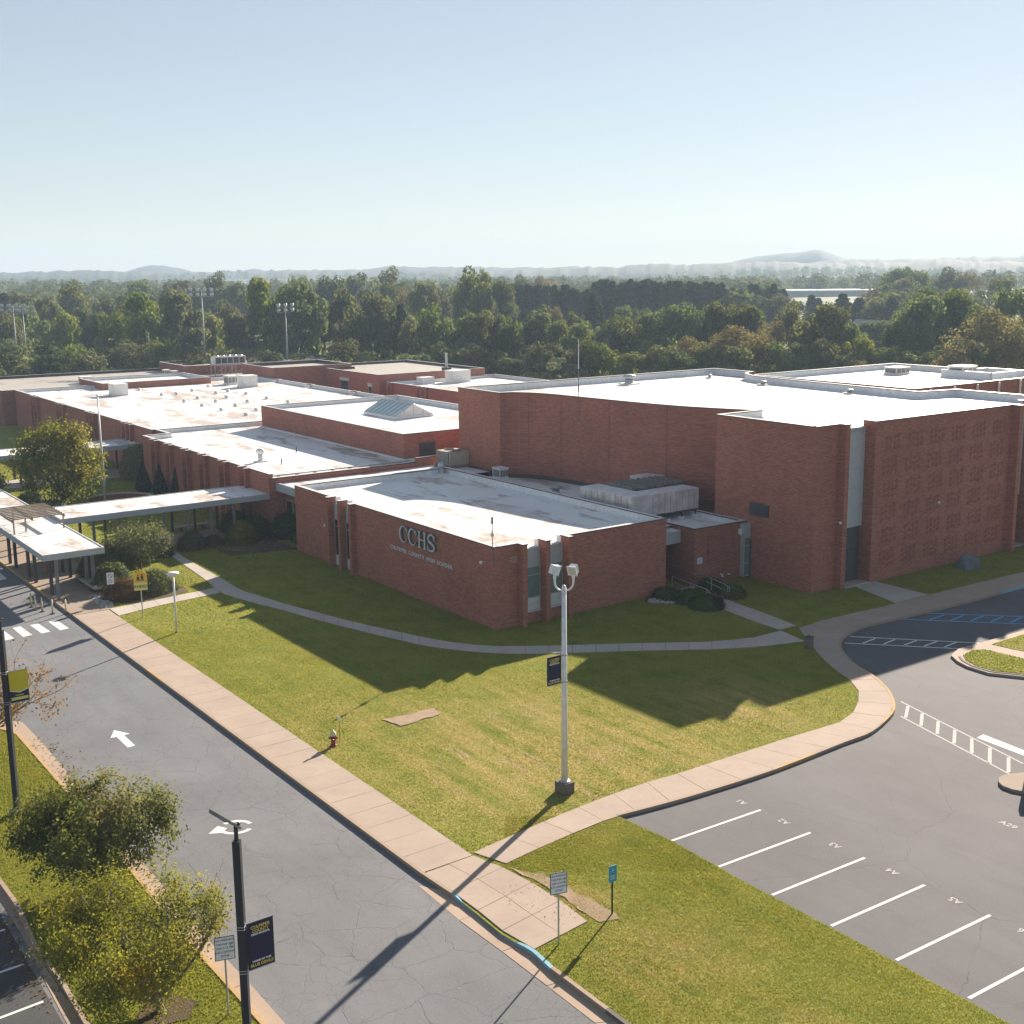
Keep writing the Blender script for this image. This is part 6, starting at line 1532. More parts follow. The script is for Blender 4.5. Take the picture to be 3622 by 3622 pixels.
def tree_parts(root, seed, h, spread, leaf, nleaf, size, bark='barkd', clump=.35, thin=1.0, dome=None, nsprig=170, **kw):
    tubes, tips = grow(seed, h, spread, **kw)
    if dome:
        q = random.Random(seed + 1); (cx_, cy_, cz_), (rx_, ry_, rz_) = dome
        sk = [p for pts, rad in tubes for p in pts]; lob = [Vector((q.gauss(0, 1), q.gauss(0, 1), q.gauss(0, .8))).normalized() for _ in range(9)]
        tips = [t for t in tips if ((t[0].x - cx_) / rx_) ** 2 + ((t[0].y - cy_) / ry_) ** 2 + ((t[0].z - cz_) / rz_) ** 2 < 1.15]
        for k in range(nsprig):
            d = Vector((q.gauss(0, 1), q.gauss(0, 1), q.gauss(0, 1) + .15)).normalized(); rr = q.uniform(.4, 1) ** .5 * (.62 + .46 * max(d.dot(l_) for l_ in lob) ** 2)
            c = Vector((cx_ + d.x * rx_ * rr, cy_ + d.y * ry_ * rr, max(.45, cz_ + d.z * rz_ * rr)))
            n_ = min(sk, key=lambda p: (p - c).length); m_ = n_.lerp(c, .5) + Vector((q.uniform(-.1, .1), q.uniform(-.1, .1), q.uniform(-.15, .05)))
            tubes.append(([n_, m_, c], [.018, .012, .006])); tips.append((c, d)); tips.append((m_.lerp(c, .6), d))
        tubes = [(pts, rad) for pts, rad in tubes if all(((p.x - cx_) / rx_) ** 2 + ((p.y - cy_) / ry_) ** 2 + ((p.z - cz_) / rz_) ** 2 < 1.6 or p.z < cz_ for p in pts)]
    mb = MB()
    for pts, rad in tubes: mb.tube(pts, [max(r, .008) for r in rad], 6 if rad[0] > .04 else 4, caps=False)
    mb.build('trunk', MT[bark], root, smooth=True)
    R = np.random.RandomState(seed)
    tp = np.array([list(t[0]) for t in tips])
    keep = R.rand(len(tp)) < thin; tp = tp[keep]
    ti = R.randint(0, len(tp), nleaf)
    pts = tp[ti] + R.normal(size=(nleaf, 3)) * clump
    pts[:, 2] = np.maximum(pts[:, 2], .25)
    c = tp.mean(0); nr = pts - c; nr /= np.maximum(np.linalg.norm(nr, axis=1, keepdims=True), .01); nr[:, 2] += .5
    cl = R.rand(len(tp)); tint = cl[ti] * .55 + R.rand(nleaf) * .45
    me = leaf_mesh('crown', pts, nr, size, tint, MT[leaf], seed=seed)
    o = bpy.data.objects.new('crown', me); COL.objects.link(o); o.parent = root
    return o, tint
def big_tint(o, fn):
    me = o.data; n = len(me.polygons); c = np.zeros(n * 3, np.float32); me.polygons.foreach_get('center', c); c = c.reshape(-1, 3)
    t = np.zeros(n, np.float32); me.attributes['tint'].data.foreach_get('value', t); t = fn(c, t)
    me.attributes['tint'].data.foreach_set('value', np.clip(t, 0, 1).astype(np.float32))
# two median trees and the sparse one
r = thing('tree', 'dense dark green tree with reddish tips on the median', 'tree', (-17.2, 43.1, -.02))
o, t_ = tree_parts(r, 11, 4.2, 2.9, 'pear', 27000, .066, trunk_h=.75, trunk_r=.13, n_limb=8, up=.55, levels=3, clump=.20, kids=3, dome=((.35, .0, 2.25), (3.1, 3.0, 2.2)), nsprig=150)
big_tint(o, lambda c, t: t * .62 + .42 * np.clip((c[:, 2] - 2.6) / 1.6, 0, 1) * (vnoise(c[:, 0] * 1.2 + 3, c[:, 1] * 1.2, 8) > .5) + .1 * (c[:, 0] > .5))
r = thing('tree', 'yellowing tree with several stems on the median beside the near pole', 'tree', (-12.1, 35.0, -.02))
o, t_ = tree_parts(r, 23, 4.3, 3.4, 'yellowleaf', 30000, .052, bark='barkg', trunk_h=.4, trunk_r=.13, n_limb=8, up=.7, levels=3, clump=.19, kids=3, lean=(-1.1, .3), dome=((-1.0, .25, 2.35), (3.1, 2.8, 2.0)), nsprig=150)
big_tint(o, lambda c, t: t * .55 + .95 * np.clip(vnoise(c[:, 0] * .8 + 5, c[:, 2] * .8 + c[:, 1] * .5, 3) - .42, 0, 1))
r = thing('tree', 'sparse orange tree with bare branches behind the left black post', 'tree', (-27.6, 55.8, -.02))
tree_parts(r, 35, 5.2, 3.8, 'orangeleaf', 5200, .07, bark='barkg', trunk_h=.6, trunk_r=.12, n_limb=9, up=.8, levels=3, clump=.2, kids=3, thin=.5, lean=(.9, .2))
# courtyard maple and dogwood
r = thing('tree', 'big round golden green maple in the courtyard', 'tree', (-47.6, 119.5, -.02))
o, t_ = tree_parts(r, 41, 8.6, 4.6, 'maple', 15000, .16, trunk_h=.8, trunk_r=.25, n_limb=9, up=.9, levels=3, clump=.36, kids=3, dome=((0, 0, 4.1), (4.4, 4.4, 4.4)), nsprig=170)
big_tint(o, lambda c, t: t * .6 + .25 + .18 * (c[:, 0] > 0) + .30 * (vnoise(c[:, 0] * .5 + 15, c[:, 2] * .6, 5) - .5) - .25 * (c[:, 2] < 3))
r = thing('small_tree', 'small pale dogwood tree beside the covered walkway', 'tree', (-31.6, 93.6, -.02))
tree_parts(r, 52, 4.0, 2.5, 'shrubgrey', 7500, .085, trunk_h=.9, trunk_r=.09, n_limb=7, up=.45, levels=3, clump=.24, kids=3, dome=((0, 0, 2.6), (2.4, 2.3, 1.35)), nsprig=120)
r = thing('small_tree', 'airy green dogwood left of the maple at the frame edge', 'tree', (-54.6, 116.5, -.02))
tree_parts(r, 53, 4.6, 2.8, 'shrub', 7500, .10, trunk_h=.9, trunk_r=.09, n_limb=7, up=.45, levels=3, clump=.28, kids=3, dome=((0, 0, 3.0), (2.7, 2.6, 1.7)), nsprig=120)
# shrubs
def bush_mesh(seed, rx, ry, rz, n, size, mat, conic=0.0, lobes=5):
    R = np.random.RandomState(seed)
    d = R.normal(size=(n, 3)); d /= np.linalg.norm(d, axis=1, keepdims=True)
    d[:, 2] = np.abs(d[:, 2]) * 1.0 - .12
    lob = R.normal(size=(lobes, 3)); lob /= np.linalg.norm(lob, axis=1, keepdims=True)
    k = 1 + .22 * np.max(d @ lob.T, axis=1) - .12 + R.normal(size=n) * .05
    depth = R.uniform(.72, 1.0, n) ** .5
    p = d * (k * depth)[:, None]
    if conic:
        z = R.rand(n) ** 1.25; a = R.rand(n) * 2 * np.pi
        prof = np.minimum(1.0, .62 + z * 2.2) * (1 - z ** 1.35)
        rr = prof * (1 + R.normal(size=n) * .04) * R.uniform(.85, 1, n)
        p = np.stack([np.cos(a) * rr, np.sin(a) * rr, z], 1); d = np.stack([np.cos(a), np.sin(a), np.full(n, .35)], 1)
    pts = p * np.array([rx, ry, rz]); 
    if not conic: pts[:, 2] = np.maximum(pts[:, 2] + rz * .12, .03)
    tint = R.rand(n) * .6 + .4 * (vnoise(pts[:, 0] * 2 + seed, pts[:, 2] * 2, seed))
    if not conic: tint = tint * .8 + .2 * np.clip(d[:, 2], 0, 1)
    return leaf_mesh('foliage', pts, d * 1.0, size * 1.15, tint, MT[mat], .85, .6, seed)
def shrub(label, x, y, rx, rz, mat, n=1500, size=.07, seed=1, ry=None, conic=0, name='shrub', cat='shrub', group=None, core=True):
    r = thing(name, label, cat, (x, y, -.02), group=group)
    me = bush_mesh(seed, rx, ry or rx, rz, n, size, mat, conic)
    o = bpy.data.objects.new('foliage', me); COL.objects.link(o); o.parent = r
    q = random.Random(seed); mb = MB()
    if conic: mb.tube([(0, 0, 0), (0, 0, rz * .9)], [.07, .02], 6)
    for k in range(0 if conic else 6):
        a = k * 1.05; mb.tube([(0, 0, 0), (math.cos(a) * rx * .4, math.sin(a) * rx * .4, rz * .5), (math.cos(a) * rx * .7, math.sin(a) * rx * .7, rz * .8)], [.03, .02, .01], 5)
    mb.build('stem', MT['barkd'], r)
    return r
sh = [
 ('low dark red nandina shrub behind the no smoking sign', -30.2, 85.4, 1.5, 1.35, 'shrubred', 3200, .075),
 ('big silvery green shrub right of the yellow crossing sign', -28.3, 87.2, 1.45, 1.7, 'shrubgrey', 3400, .075),
 ('tall dark shrub behind the red nandina', -32.0, 88.2, 1.5, 1.9, 'shrub', 3000, .085),
 ('large green shrub against the covered walkway end', -33.9, 91.2, 1.9, 2.6, 'shrub', 4500, .09),
 ('green shrub under the small dogwood', -32.9, 95.2, 1.5, 1.9, 'shrub', 3000, .09),
 ('dark round shrub at the start of the curved path', -31.6, 98.7, 1.15, 1.5, 'shrub', 2200, .08),
 ('round clipped shrub left of the low juniper', -29.6, 101.0, 1.25, 1.5, 'shrub', 2200, .08),
 ('low dark juniper by the walkway posts', -28.2, 102.6, 1.0, .75, 'shrub', 1400, .08),
 ('round yellow green shrub on the lawn by the wing', -25.9, 103.2, 1.6, 1.9, 'shrubyellow', 3600, .08),
 ('green shrub half behind the yellow one', -25.2, 105.6, 1.5, 1.9, 'shrub', 2600, .08),
 ('large round shrub against the shaded wing corner', -22.4, 105.6, 1.6, 2.2, 'shrub', 3200, .08),
 ('dark shrub under the walkway beside the concrete bench', -27.6, 108.0, 1.5, 1.9, 'shrub', 2600, .09),
 ('dark shrub deep under the walkway at the wing', -23.8, 108.6, 1.4, 1.7, 'shrub', 2200, .09),
 ('tuft of ornamental grass at the wing corner', -20.9, 103.4, .7, .7, 'shrubgrey', 900, .09),
 ('low shrub beside the handrail of the entrance', 10.9, 83.2, 1.35, .85, 'shrub', 1800, .08),
 ('low spreading shrub next to the black trash can', 11.6, 81.9, 1.4, .8, 'shrub', 1900, .08),
 ('dark low shrub against the wing by the entrance', 9.3, 84.3, 1.2, .8, 'shrub', 1500, .08),
 ('low shrub on the annex side of the entrance path', 13.9, 84.6, 1.1, .8, 'shrub', 1500, .08),
 ('spiky low shrub below the annex wall', 12.7, 86.6, 1.0, .8, 'shrub', 1300, .08),
 ('pale leggy shrub in front of the finned wing', -32.6, 126.2, 1.7, 2.0, 'shrubgrey', 2000, .11),
 ('small pale shrub beside the leggy one', -35.8, 124.6, 1.4, 1.2, 'shrubgrey', 1400, .11),
 ('dark shrub at the corner of the finned wing', -43.2, 136.5, 2.2, 3.6, 'shrub', 3000, .13),
 ('grey green shrub behind the courtyard maple', -45.8, 137.5, 2.2, 4.0, 'shrubgrey', 2600, .13),
 ('low dark shrub under the far walkway', -41.0, 140.0, 2.0, 2.4, 'shrub', 2000, .13),
 ('yellow green hedge shrub left of the maple', -51.3, 112.0, 2.1, 1.3, 'shrubyellow', 2400, .11),
 ('dark shrub between walkway and maple', -52.2, 122.0, 1.5, 1.2, 'shrub', 1600, .12),
 ('round shrub in shade below the maple', -47.5, 116.0, 1.8, 1.6, 'shrub', 2200, .12),
]
for i, (lab, x, y, rx, rz, mat, n, sz) in enumerate(sh):
    nm = 'ornamental_grass' if 'grass' in lab else 'shrub'
    shrub(lab, x, y, rx, rz, mat, n, sz, seed=100 + i, name=nm, cat='plant' if nm != 'shrub' else 'shrub')
cy = [(-42.5, 128.6, .95, 3.3, 'widest arborvitae, first in the row by the finned wing'), (-39.9, 126.0, .85, 3.3, 'second arborvitae in the row by the finned wing'), (-37.9, 125.2, .8, 3.1, 'third arborvitae in the row by the finned wing'), (-36.2, 128.0, .45, 1.7, 'fourth and smaller arborvitae in the row'), (-33.8, 127.4, .42, 1.5, 'last and smallest arborvitae in the row')]
for i, (x, y, rx, rz, lab) in enumerate(cy):
    shrub(lab, x, y, rx, rz, 'cypress', 3000 if rz > 2 else 1200, .09, seed=200 + i, conic=1, name='arborvitae', cat='shrub', group='row of arborvitae')

# ------------------------------------------------------------------ forest trees: shared crowns, one object per tree
def crown_proto(seed, kind):
    """unit tree: height 1, half width about 0.5 at widest"""
    R = np.random.RandomState(seed)
    if kind in ('round', 'oval', 'autumn'):
        n = {'round': 5200, 'oval': 5200, 'autumn': 3800}[kind]
        nl = 30; d0 = R.normal(size=(nl, 3)); d0 /= np.linalg.norm(d0, axis=1, keepdims=True); d0[:, 2] = d0[:, 2] * .75 + .22
        d0 /= np.linalg.norm(d0, axis=1, keepdims=True); H_, V_, zc = (.37, .34, .56) if kind != 'oval' else (.30, .36, .57)
        k0 = R.uniform(.6, 1.12, nl); C = d0 * k0[:, None] * np.array([H_, H_, V_]) + np.array([0, 0, zc]); rad = R.uniform(.07, .165, nl) * (1.0 if kind != 'oval' else .85)
        C[0] = (R.uniform(-.05, .05), R.uniform(-.05, .05), zc + V_ * .82); rad[0] = .13
        i = R.choice(nl, n, p=rad ** 2 / np.sum(rad ** 2)); d = R.normal(size=(n, 3)); d /= np.linalg.norm(d, axis=1, keepdims=True)
        p = C[i] + d * (rad[i] * R.uniform(.8, 1.12, n))[:, None] * np.array([1, 1, .8])
        low = R.rand(n) < .10; p[low, 2] = R.uniform(.03, .35, low.sum()); 
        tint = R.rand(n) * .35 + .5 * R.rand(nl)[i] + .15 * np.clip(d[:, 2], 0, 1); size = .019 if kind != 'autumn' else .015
        nr = d.copy(); nr[:, 2] += .25
    elif kind == 'cone':
        n = 3600; z = R.rand(n) ** 1.15 * .93 + .06; a = R.rand(n) * 2 * np.pi
        lay = .75 + .25 * np.sin(z * 60 + np.sin(a * 3) * 1.5); rr = (1 - z) ** .62 * .26 * lay * R.uniform(.6, 1.05, n) + .008 + .02 * R.rand(n)
        p = np.stack([np.cos(a) * rr, np.sin(a) * rr, z], 1); nr = np.stack([np.cos(a), np.sin(a), np.full(n, .6)], 1); tint = R.rand(n); size = .018
    else:  # pine: tiers of drooping sprays
        n = 5200; nb = 90; zb = R.uniform(.10, .94, nb); ab = R.rand(nb) * 2 * np.pi; Lb = (1 - zb) ** .75 * .46 * R.uniform(.65, 1.1, nb) + .05
        i = R.randint(0, nb, n); k = R.rand(n) ** .7
        p = np.stack([np.cos(ab[i]) * Lb[i] * k, np.sin(ab[i]) * Lb[i] * k, zb[i] + .10 * k * Lb[i] - .02], 1) + R.normal(size=(n, 3)) * np.array([.022, .022, .010])
        nr = np.tile(np.array([0, 0, 1.0]), (n, 1)); tint = R.rand(n) * .5 + .5 * k; size = .016
    return p, nr, tint, size
PROT = {}
def proto_meshes(kind, var, mat):
    key = (kind, var, mat)
    if key in PROT: return PROT[key]
    seed = 500 + var * 13 + len(kind)
    p, nr, tint, size = crown_proto(seed, kind)
    if kind == 'cone': p[:, :2] *= 1.0
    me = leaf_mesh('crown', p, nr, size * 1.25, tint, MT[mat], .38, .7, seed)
    mb = MB(); q = random.Random(seed)
    mb.tube([(0, 0, -.05), (.005, 0, .3), (0, .005, .8 if kind in ('cone', 'pine') else .62)], [.022, .016, .004], 7)
    if kind in ('round', 'oval', 'autumn'):
        for k in range(7):
            a = k * 2.4; z0 = q.uniform(.2, .5); L = q.uniform(.18, .30)
            mb.tube([(0, 0, z0), (math.cos(a) * L * .5, math.sin(a) * L * .5, z0 + L * .5), (math.cos(a) * L, math.sin(a) * L, z0 + L * 1.1)], [.010, .007, .003], 5)
    t0 = mb.build('trunk', MT['barkg'] if kind == 'autumn' else MT['barkd']); tm = t0.data; bpy.data.objects.remove(t0)
    PROT[key] = (me, tm); return PROT[key]
KIND = {'r': ('round', 'decid'), 'o': ('oval', 'decid'), 'a': ('autumn', 'autumn'), 'c': ('cone', 'conif'), 'p': ('pine', 'pine')}
TREES = []     # (u, dist, height, width, kind, base z)
def plan_u(u, v, wpx, dist, kind, bz=None):
    x, y, z = at_dist(u, v, dist); w_ = wpx / F_PX * dist
    b = float(terrain_z(x, y)) - .3 if bz is None else bz
    TREES.append((x, y, b, max(z - b, 3.0), w_, kind))
z1_ = lambda x, y: (x * .46584, 850 + y * .46584); z2_ = lambda x, y: (900 + x * .46584, 850 + y * .46584)
z3_ = lambda x, y: (1600 + x * .56936, 850 + y * .56936); z4_ = lambda x, y: (2500 + x * .58075, 850 + y * .58075)
FRONT = [
 (z1_, 60, 575, 260, 255, 'r'), (z1_, 330, 735, 400, 224, 'p'), (z1_, 215, 470, 240, 300, 'r'), (z1_, 340, 400, 220, 330, 'r'), (z1_, 480, 500, 250, 290, 'r'), (z1_, 560, 330, 260, 380, 'r'), (z1_, 640, 470, 230, 300, 'r'), (z1_, 730, 555, 230, 280, 'o'), (z1_, 850, 520, 230, 275, 'r'),
 (z1_, 780, 390, 250, 350, 'r'), (z1_, 1080, 388, 300, 270, 'o'), (z1_, 960, 470, 220, 285, 'o'), (z1_, 1380, 368, 340, 265, 'o'), (z1_, 1250, 470, 240, 280, 'r'), (z1_, 1590, 510, 240, 275, 'r'), (z1_, 1700, 485, 230, 290, 'r'), (z1_, 1820, 540, 260, 265, 'o'),
 (z1_, 1020, 298, 260, 430, 'r'), (z1_, 1360, 285, 300, 440, 'r'), (z1_, 1290, 320, 220, 430, 'r'), (z1_, 1650, 265, 230, 450, 'r'), (z1_, 1830, 285, 240, 430, 'r'), (z1_, 130, 385, 300, 400, 'r'), (z1_, 30, 400, 260, 390, 'c'),
 (z2_, 65, 258, 250, 262, 'o'), (z2_, 330, 288, 380, 262, 'o'), (z2_, 220, 330, 230, 275, 'o'), (z2_, 460, 420, 220, 270, 'o'), (z2_, 645, 345, 200, 275, 'o'), (z2_, 870, 335, 390, 258, 'r'), (z2_, 760, 420, 230, 265, 'o'), (z2_, 1010, 440, 230, 265, 'o'), (z2_, 1110, 480, 220, 260, 'c'),
 (z2_, 570, 250, 260, 420, 'r'), (z2_, 800, 212, 300, 460, 'r'), (z2_, 1040, 225, 230, 480, 'r'), (z2_, 980, 290, 260, 400, 'r'), (z2_, 1130, 340, 180, 360, 'a'), (z2_, 1285, 285, 240, 350, 'r'), (z2_, 1430, 345, 200, 380, 'r'), (z2_, 1640, 238, 280, 345, 'r'), (z2_, 1830, 268, 300, 345, 'r'), (z2_, 1740, 215, 160, 380, 'r'), (z2_, 340, 250, 180, 470, 'r'),
 (z2_, 1190, 555, 200, 255, 'r'), (z2_, 1345, 515, 270, 252, 'r'), (z2_, 1470, 560, 220, 256, 'r'), (z2_, 1660, 530, 300, 250, 'r'), (z2_, 1800, 560, 240, 255, 'r'), (z2_, 1400, 740, 220, 238, 'r'), (z2_, 1930, 610, 220, 250, 'r'),
 (z3_, 130, 435, 220, 250, 'r'), (z3_, 235, 460, 190, 255, 'r'), (z3_, 345, 500, 190, 252, 'r'), (z3_, 430, 480, 170, 262, 'r'), (z3_, 560, 432, 240, 262, 'r'), (z3_, 690, 470, 200, 258, 'r'), (z3_, 800, 500, 230, 252, 'r'), (z3_, 940, 520, 190, 255, 'r'), (z3_, 1085, 455, 240, 262, 'r'), (z3_, 1020, 490, 200, 258, 'r'), (z3_, 1220, 430, 220, 268, 'r'), (z3_, 1360, 383, 300, 270, 'r'), (z3_, 1510, 420, 220, 266, 'r'), (z3_, 1650, 350, 230, 272, 'r'), (z3_, 1740, 420, 210, 268, 'r'), (z3_, 1830, 385, 210, 270, 'r'), (z3_, 1470, 580, 260, 238, 'a'),
 (z3_, 650, 395, 130, 330, 'a'), (z3_, 755, 420, 170, 330, 'r'), (z3_, 870, 330, 150, 330, 'c'), (z3_, 915, 400, 120, 335, 'c'), (z3_, 1045, 402, 170, 330, 'r'), (z3_, 1180, 410, 160, 320, 'r'),
 (z3_, 545, 205, 150, 560, 'a'), (z3_, 415, 230, 150, 560, 'r'),
 (z4_, 60, 345, 220, 275, 'r'), (z4_, 265, 378, 230, 268, 'r'), (z4_, 160, 500, 420, 236, 'a'), (z4_, 400, 470, 200, 255, 'a'), (z4_, 520, 400, 220, 265, 'r'), (z4_, 730, 350, 340, 255, 'r'), (z4_, 640, 430, 240, 262, 'r'), (z4_, 850, 470, 230, 252, 'r'), (z4_, 930, 560, 200, 242, 'r'), (z4_, 920, 720, 160, 232, 'a'),
 (z4_, 1310, 255, 230, 300, 'r'), (z4_, 1340, 312, 340, 262, 'r'), (z4_, 1240, 400, 240, 258, 'r'), (z4_, 1540, 278, 270, 268, 'o'), (z4_, 1440, 340, 220, 270, 'r'), (z4_, 1180, 500, 200, 250, 'r'), (z4_, 1720, 385, 420, 232, 'a'), (z4_, 1880, 262, 250, 275, 'r'), (z4_, 1490, 655, 200, 225, 'a'), (z4_, 1620, 470, 220, 255, 'r'), (z4_, 1905, 560, 260, 225, 'a'),
 (z4_, 1155, 158, 190, 560, 'r'), (z4_, 1290, 170, 170, 540, 'r'), (z4_, 1220, 200, 190, 520, 'r'), (z4_, 1480, 180, 200, 560, 'r'), (z4_, 1590, 175, 180, 580, 'a'), (z4_, 1770, 218, 240, 480, 'r'), (z4_, 1030, 270, 200, 520, 'a'), (z4_, 1100, 240, 170, 520, 'r'), (z4_, 640, 330, 150, 480, 'c'), (z4_, 830, 325, 220, 420, 'c'), (z4_, 930, 350, 220, 410, 'c'), (z4_, 1040, 340, 230, 405, 'r'), (z4_, 1130, 345, 200, 400, 'c'), (z4_, 450, 340, 260, 430, 'r'), (z4_, 680, 350, 140, 470, 'c'),
 (z4_, 960, 490, 180, 330, 'r'), (z4_, 1080, 480, 200, 330, 'r'),
]
for f_, zx, zy, wz, d_, kd_ in FRONT:
    u_, v_ = f_(zx, zy); k_ = {z1_: .46584, z2_: .46584, z3_: .56936, z4_: .58075}[f_]
    plan_u(u_, v_, wz * k_ * (1.0 if kd_ in 'cp' else 1.18), d_, kd_)
# cedar screens in the middle distance
rt_ = random.Random(77)
for k in range(30):
    u_ = 1600 + (350 + k * 19) * .56936; plan_u(u_, 850 + (300 + rt_.uniform(-30, 30)) * .56936, 84, 405 + rt_.uniform(-6, 6), 'c')
for k in range(26):
    u_ = 1600 + (885 + k * 18.5) * .56936; plan_u(u_, 850 + (256 + rt_.uniform(-16, 26)) * .56936, 92, 420 + rt_.uniform(-6, 6), 'c')
for k in range(16):
    u_ = 1600 + (1375 + k * 20) * .56936; plan_u(u_, 850 + (258 + rt_.uniform(-10, 22)) * .56936, 95, 430 + rt_.uniform(-6, 6), 'c')
for k in range(13):
    u_ = 2500 + (130 + k * 28) * .58075; plan_u(u_, 850 + (285 + rt_.uniform(-25, 30)) * .58075, 90, 455 + rt_.uniform(-8, 8), 'c')
# understorey that closes the belt behind the roofs
for k in range(46):
    u_ = -60 + k * 82 + rt_.uniform(-30, 30); d_ = rt_.uniform(228, 244)
    x, y, z = at_dist(u_, 1200, d_)
    TREES.append((x, y, -.3, rt_.uniform(6.5, 10.5), rt_.uniform(8, 12), 'r'))
BELT_MAX = len(TREES)
ks = {'r': 'round crowned green tree', 'o': 'tall upright green tree', 'a': 'tan autumn tree', 'c': 'dark narrow conifer', 'p': 'layered white pine'}
def band(d): return 'in the front belt' if d < 247 else ('in the middle belt' if d < 345 else 'in the hazy woods')
cnt = {}; ordr = sorted(range(len(TREES)), key=lambda i: TREES[i][0] / TREES[i][1]); tot = {}
for i in ordr:
    key = (TREES[i][5], band(TREES[i][1])); tot[key] = tot.get(key, 0) + 1
for n_, i in enumerate(ordr):
    x, y, bz, h, w_, kd_ = TREES[i]; kind, mat = KIND[kd_]
    key = (kd_, band(y)); cnt[key] = cnt.get(key, 0) + 1
    if tot[key] == 1: lab = ks[kd_] + ' ' + band(y)
    else: lab = '%s %s from the left %s' % (nth(cnt[key]), ks[kd_], band(y))
    var = (i * 7 + 3) % (5 if kd_ == 'r' else (4 if kd_ == 'o' else 2))
    cm, tm = proto_meshes(kind, var, mat)
    r = thing('pine_tree' if kd_ == 'p' else ('conifer_tree' if kd_ == 'c' else 'tree'), lab, 'tree', (x, y, bz), rt_.uniform(0, 6.28), 'trees ' + band(y))
    half = {'round': .47, 'oval': .38, 'autumn': .47, 'cone': .25, 'pine': .42}[kind]
    sxy = w_ / 2 / half; r.scale = (sxy, sxy, h)
    # trunk and crown share one scale through the tree's own empty
    for nm, me in (('trunk', tm), ('crown', cm)):
        o = bpy.data.objects.new(nm, me); COL.objects.link(o); o.parent = r
# far woods: too many and too far to tell apart
def far_woods(name, label, n, d0, d1, seed, per, mat, hmin=10, hmax=17):
    R = np.random.RandomState(seed)
    d = d0 * (d1 / d0) ** R.rand(n); a = R.uniform(-.50, .50, n); x = d * a; y = d
    gap = vnoise(x / 90 + 50, y / 160, 31); keep = (gap > .26) & ~((a > .195) & (a < .285) & (d < 900)); x = x[keep]; y = y[keep]; n = len(x)
    z = terrain_z(x, y) - .4; h = R.uniform(hmin, hmax, n); w_ = h * R.uniform(.34, .52, n)
    i = np.repeat(np.arange(n), per); m = len(i)
    dv = R.normal(size=(m, 3)); dv /= np.linalg.norm(dv, axis=1, keepdims=True)
    p = np.stack([x[i], y[i], z[i] + h[i] * .55], 1) + dv * np.stack([w_[i], w_[i], h[i] * .46], 1) * R.uniform(.6, 1.05, m)[:, None]
    nr = dv.copy(); nr[:, 2] += .4
    sz = h[i] * .075; tint = R.rand(n)[i] * .7 + R.rand(m) * .3
    me = leaf_mesh(name, p, nr, sz, tint, MT[mat], .5, .8, seed)
    o = bpy.data.objects.new(name, me); COL.objects.link(o); tag(o, label, 'woods', kind='stuff')
far_woods('far_woods', 'hazy woods between the tree belt and the ridges', 1500, 430, 1000, 5, 190, 'far')
far_woods('far_woods', 'bluish woods far off below the ridges', 2600, 1000, 2200, 6, 70, 'far', 11, 17)
far_woods('undergrowth', 'dark undergrowth at the foot of the tree belt', 420, 236, 420, 9, 150, 'decid', 4.5, 8)

# ------------------------------------------------------------------ grass blades on the mown lawns
def inpoly(x, y, poly):
    c = np.zeros(len(x), bool); n = len(poly); j = n - 1
    for i in range(n):
        xi, yi = poly[i]; xj, yj = poly[j]
        if yi != yj:
            k = ((yi > y) != (yj > y)) & (x < (xj - xi) * (y - yi) / (yj - yi) + xi); c ^= k
        j = i
    return c
def grass(name, label, poly, box, dens, seed, hmin=.035, hmax=.075, z=-.02, wid=.016, holes=()):
    R = np.random.RandomState(seed); x0, x1, y0, y1 = box
    n = int((x1 - x0) * (y1 - y0) * dens); x = R.uniform(x0, x1, n); y = R.uniform(y0, y1, n)
    ok = inpoly(x, y, poly)
    for h_ in list(PATH_POLYS) + FOOT + list(holes): 
        j_ = .2 if h_ in holes else .05; ok[ok] &= ~inpoly(x[ok] + R.normal(size=ok.sum()) * j_, y[ok] + R.normal(size=ok.sum()) * j_, h_)
    # keep to what the camera can see
    px = CX + F_PX * x / (y * _cp + CAM_H * _sp); ok &= (px > -60) & (px < 3690)
    x = x[ok]; y = y[ok]; n = len(x)
    lush = vnoise(x * .35, y * .35, 77); h = R.uniform(hmin, hmax, n) * (.7 + .6 * lush)
    a = R.rand(n) * np.pi; w_ = wid * R.uniform(.7, 1.4, n) * (1 + y / 80); lx = R.normal(size=n) * h * .5; ly = R.normal(size=n) * h * .5
    v = np.stack([np.stack([x - np.cos(a) * w_, y - np.sin(a) * w_, np.full(n, z)], 1), np.stack([x + np.cos(a) * w_, y + np.sin(a) * w_, np.full(n, z)], 1), np.stack([x + lx, y + ly, z + h], 1)], 1).reshape(-1, 3)
    me = bpy.data.meshes.new(name); me.vertices.add(3 * n); me.vertices.foreach_set('co', v.astype(np.float32).ravel())
    me.loops.add(3 * n); me.loops.foreach_set('vertex_index', np.arange(3 * n, dtype=np.int32)); me.polygons.add(n); me.polygons.foreach_set('loop_start', np.arange(0, 3 * n, 3, dtype=np.int32))
    me.materials.append(MT['blade']); me.update(calc_edges=True)
    o = bpy.data.objects.new(name, me); COL.objects.link(o); tag(o, label, 'grass', kind='stuff'); return n
SOIL = [[(-8.27, 60.5), (-7.16, 59.6), (-5.25, 61.3), (-5.74, 62.1)]]
NB = 0
NB += grass('grass', 'short grass of the main lawn in front of the lettered wing', lawn_poly, (-30, 20, 44, 77), 230, 1, .03, .06, wid=.012, holes=SOIL)
NB += grass('grass', 'short grass of the strip beside the parking lot', lawn_poly, (-1.5, 16, 27, 49), 900, 2, .025, .055, wid=.008)
NB += grass('grass', 'shaded grass close to the brick walls', lawn_poly, (-34, 42, 77, 104), 75, 3, wid=.02)
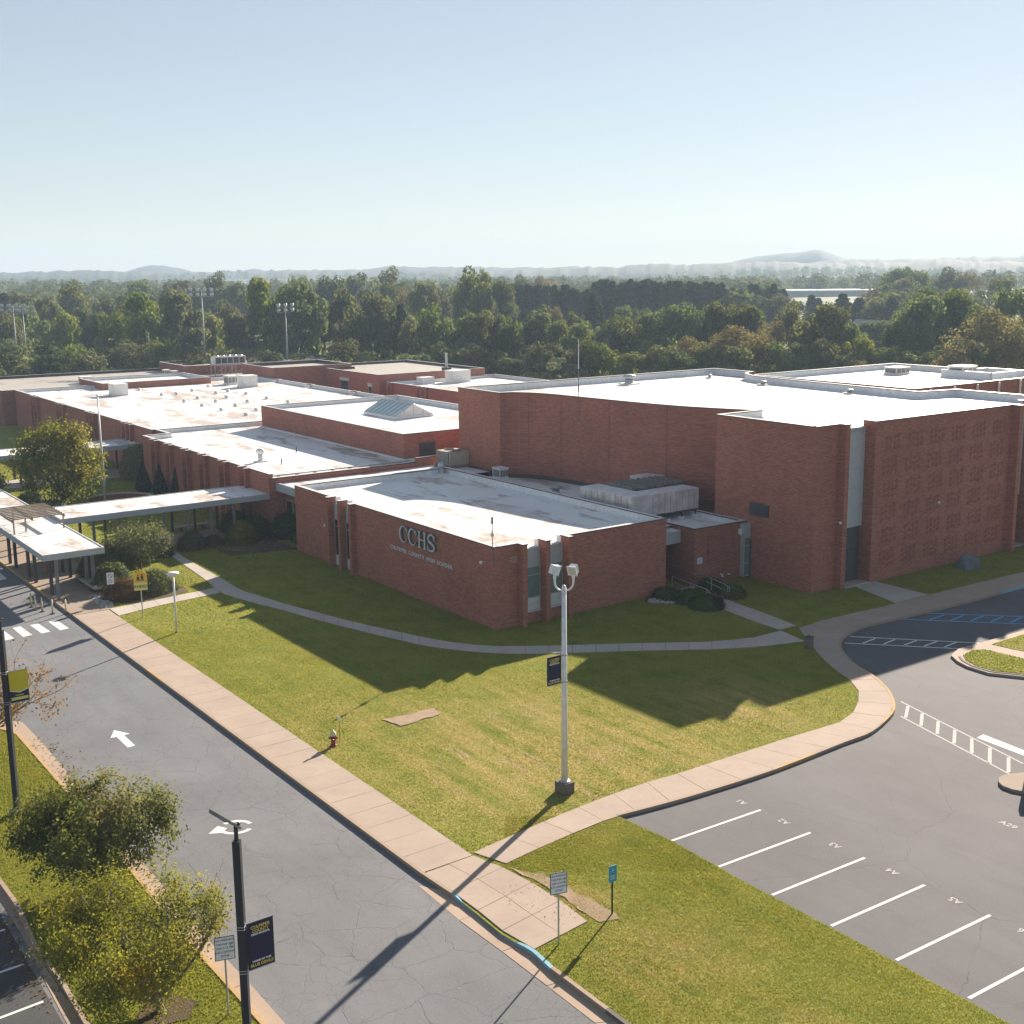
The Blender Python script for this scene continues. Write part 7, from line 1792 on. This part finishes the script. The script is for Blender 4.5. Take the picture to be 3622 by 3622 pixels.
NB += grass('grass', 'grass of the courtyard behind the walkway', lawn_poly, (-75, -24, 100, 160), 34, 4, .05, .09, wid=.03)
NB += grass('grass', 'long grass of the planted median', med_poly, (-34, -8, 30, 61), 620, 5, .04, .09, wid=.010)
NB += grass('grass', 'grass on the tip of the traffic island', ig1, (25, 34, 65, 73), 220, 6, z=.02)
NB += grass('grass', 'grass on the wide part of the traffic island', ig2, (28, 38, 66, 80), 160, 7, z=.02)
# leaf litter in the gutters and soil crumbs on the landing
def litter(name, label, spots, n, size, mat, seed, z):
    R = np.random.RandomState(seed); P_ = []
    for (a, b, w_) in spots:
        k = R.rand(n); q = np.array(a)[None] * (1 - k)[:, None] + np.array(b)[None] * k[:, None]; q = q + R.normal(size=(n, 2)) * w_
        P_.append(np.concatenate([q, z + R.uniform(.004, .03, (n, 1))], 1))
    P_ = np.concatenate(P_); nr = np.tile(np.array([0, 0, 1.0]), (len(P_), 1))
    me = leaf_mesh(name, P_, nr, size, R.rand(len(P_)), mat, .5, .7, seed)
    o = bpy.data.objects.new(name, me); COL.objects.link(o); tag(o, label, 'leaves', kind='stuff')
litter('fallen_leaves', 'brown leaves fallen along the median gutter', [((-25.5, 58.2), (-21.5, 53.2), .5), ((-21.5, 53.0), (-12.5, 40.2), .35), ((-19.6, 41.0), (-15.6, 35.2), .35)], 220, .055, MT['orangeleaf'], 61, LOW)
litter('soil_crumbs', 'crumbs of soil scattered on the ramp landing', [((-0.7, 43.7), (1.5, 40.6), .25), ((-1.2, 42.6), (0.7, 40.2), .4)], 70, .028, MT['soil'], 62, .0)
litter('fallen_leaves', 'leaves lying on the lawn below the dogwood', [((-30, 86), (-26, 90), 1.2)], 150, .06, MT['shrubred'], 63, .0)
print('blades', NB)
# ------------------------------------------------------------------ air
hz = NT('haze_air')
pv = hz.add('ShaderNodeVolumePrincipled'); pv.inputs['Color'].default_value = (0.54, 0.70, 0.90, 1); pv.inputs['Density'].default_value = 0.00029
pv.inputs['Anisotropy'].default_value = 0.0
hz.l.new(pv.outputs[0], hz.out.inputs['Volume'])
mb = MB(); mb.box(-3200, 3200, -120, 3560, -60, 84)
o = mb.build('haze', hz.mat); tag(o, 'pale blue haze in the air over the whole scene', 'haze', kind='stuff')
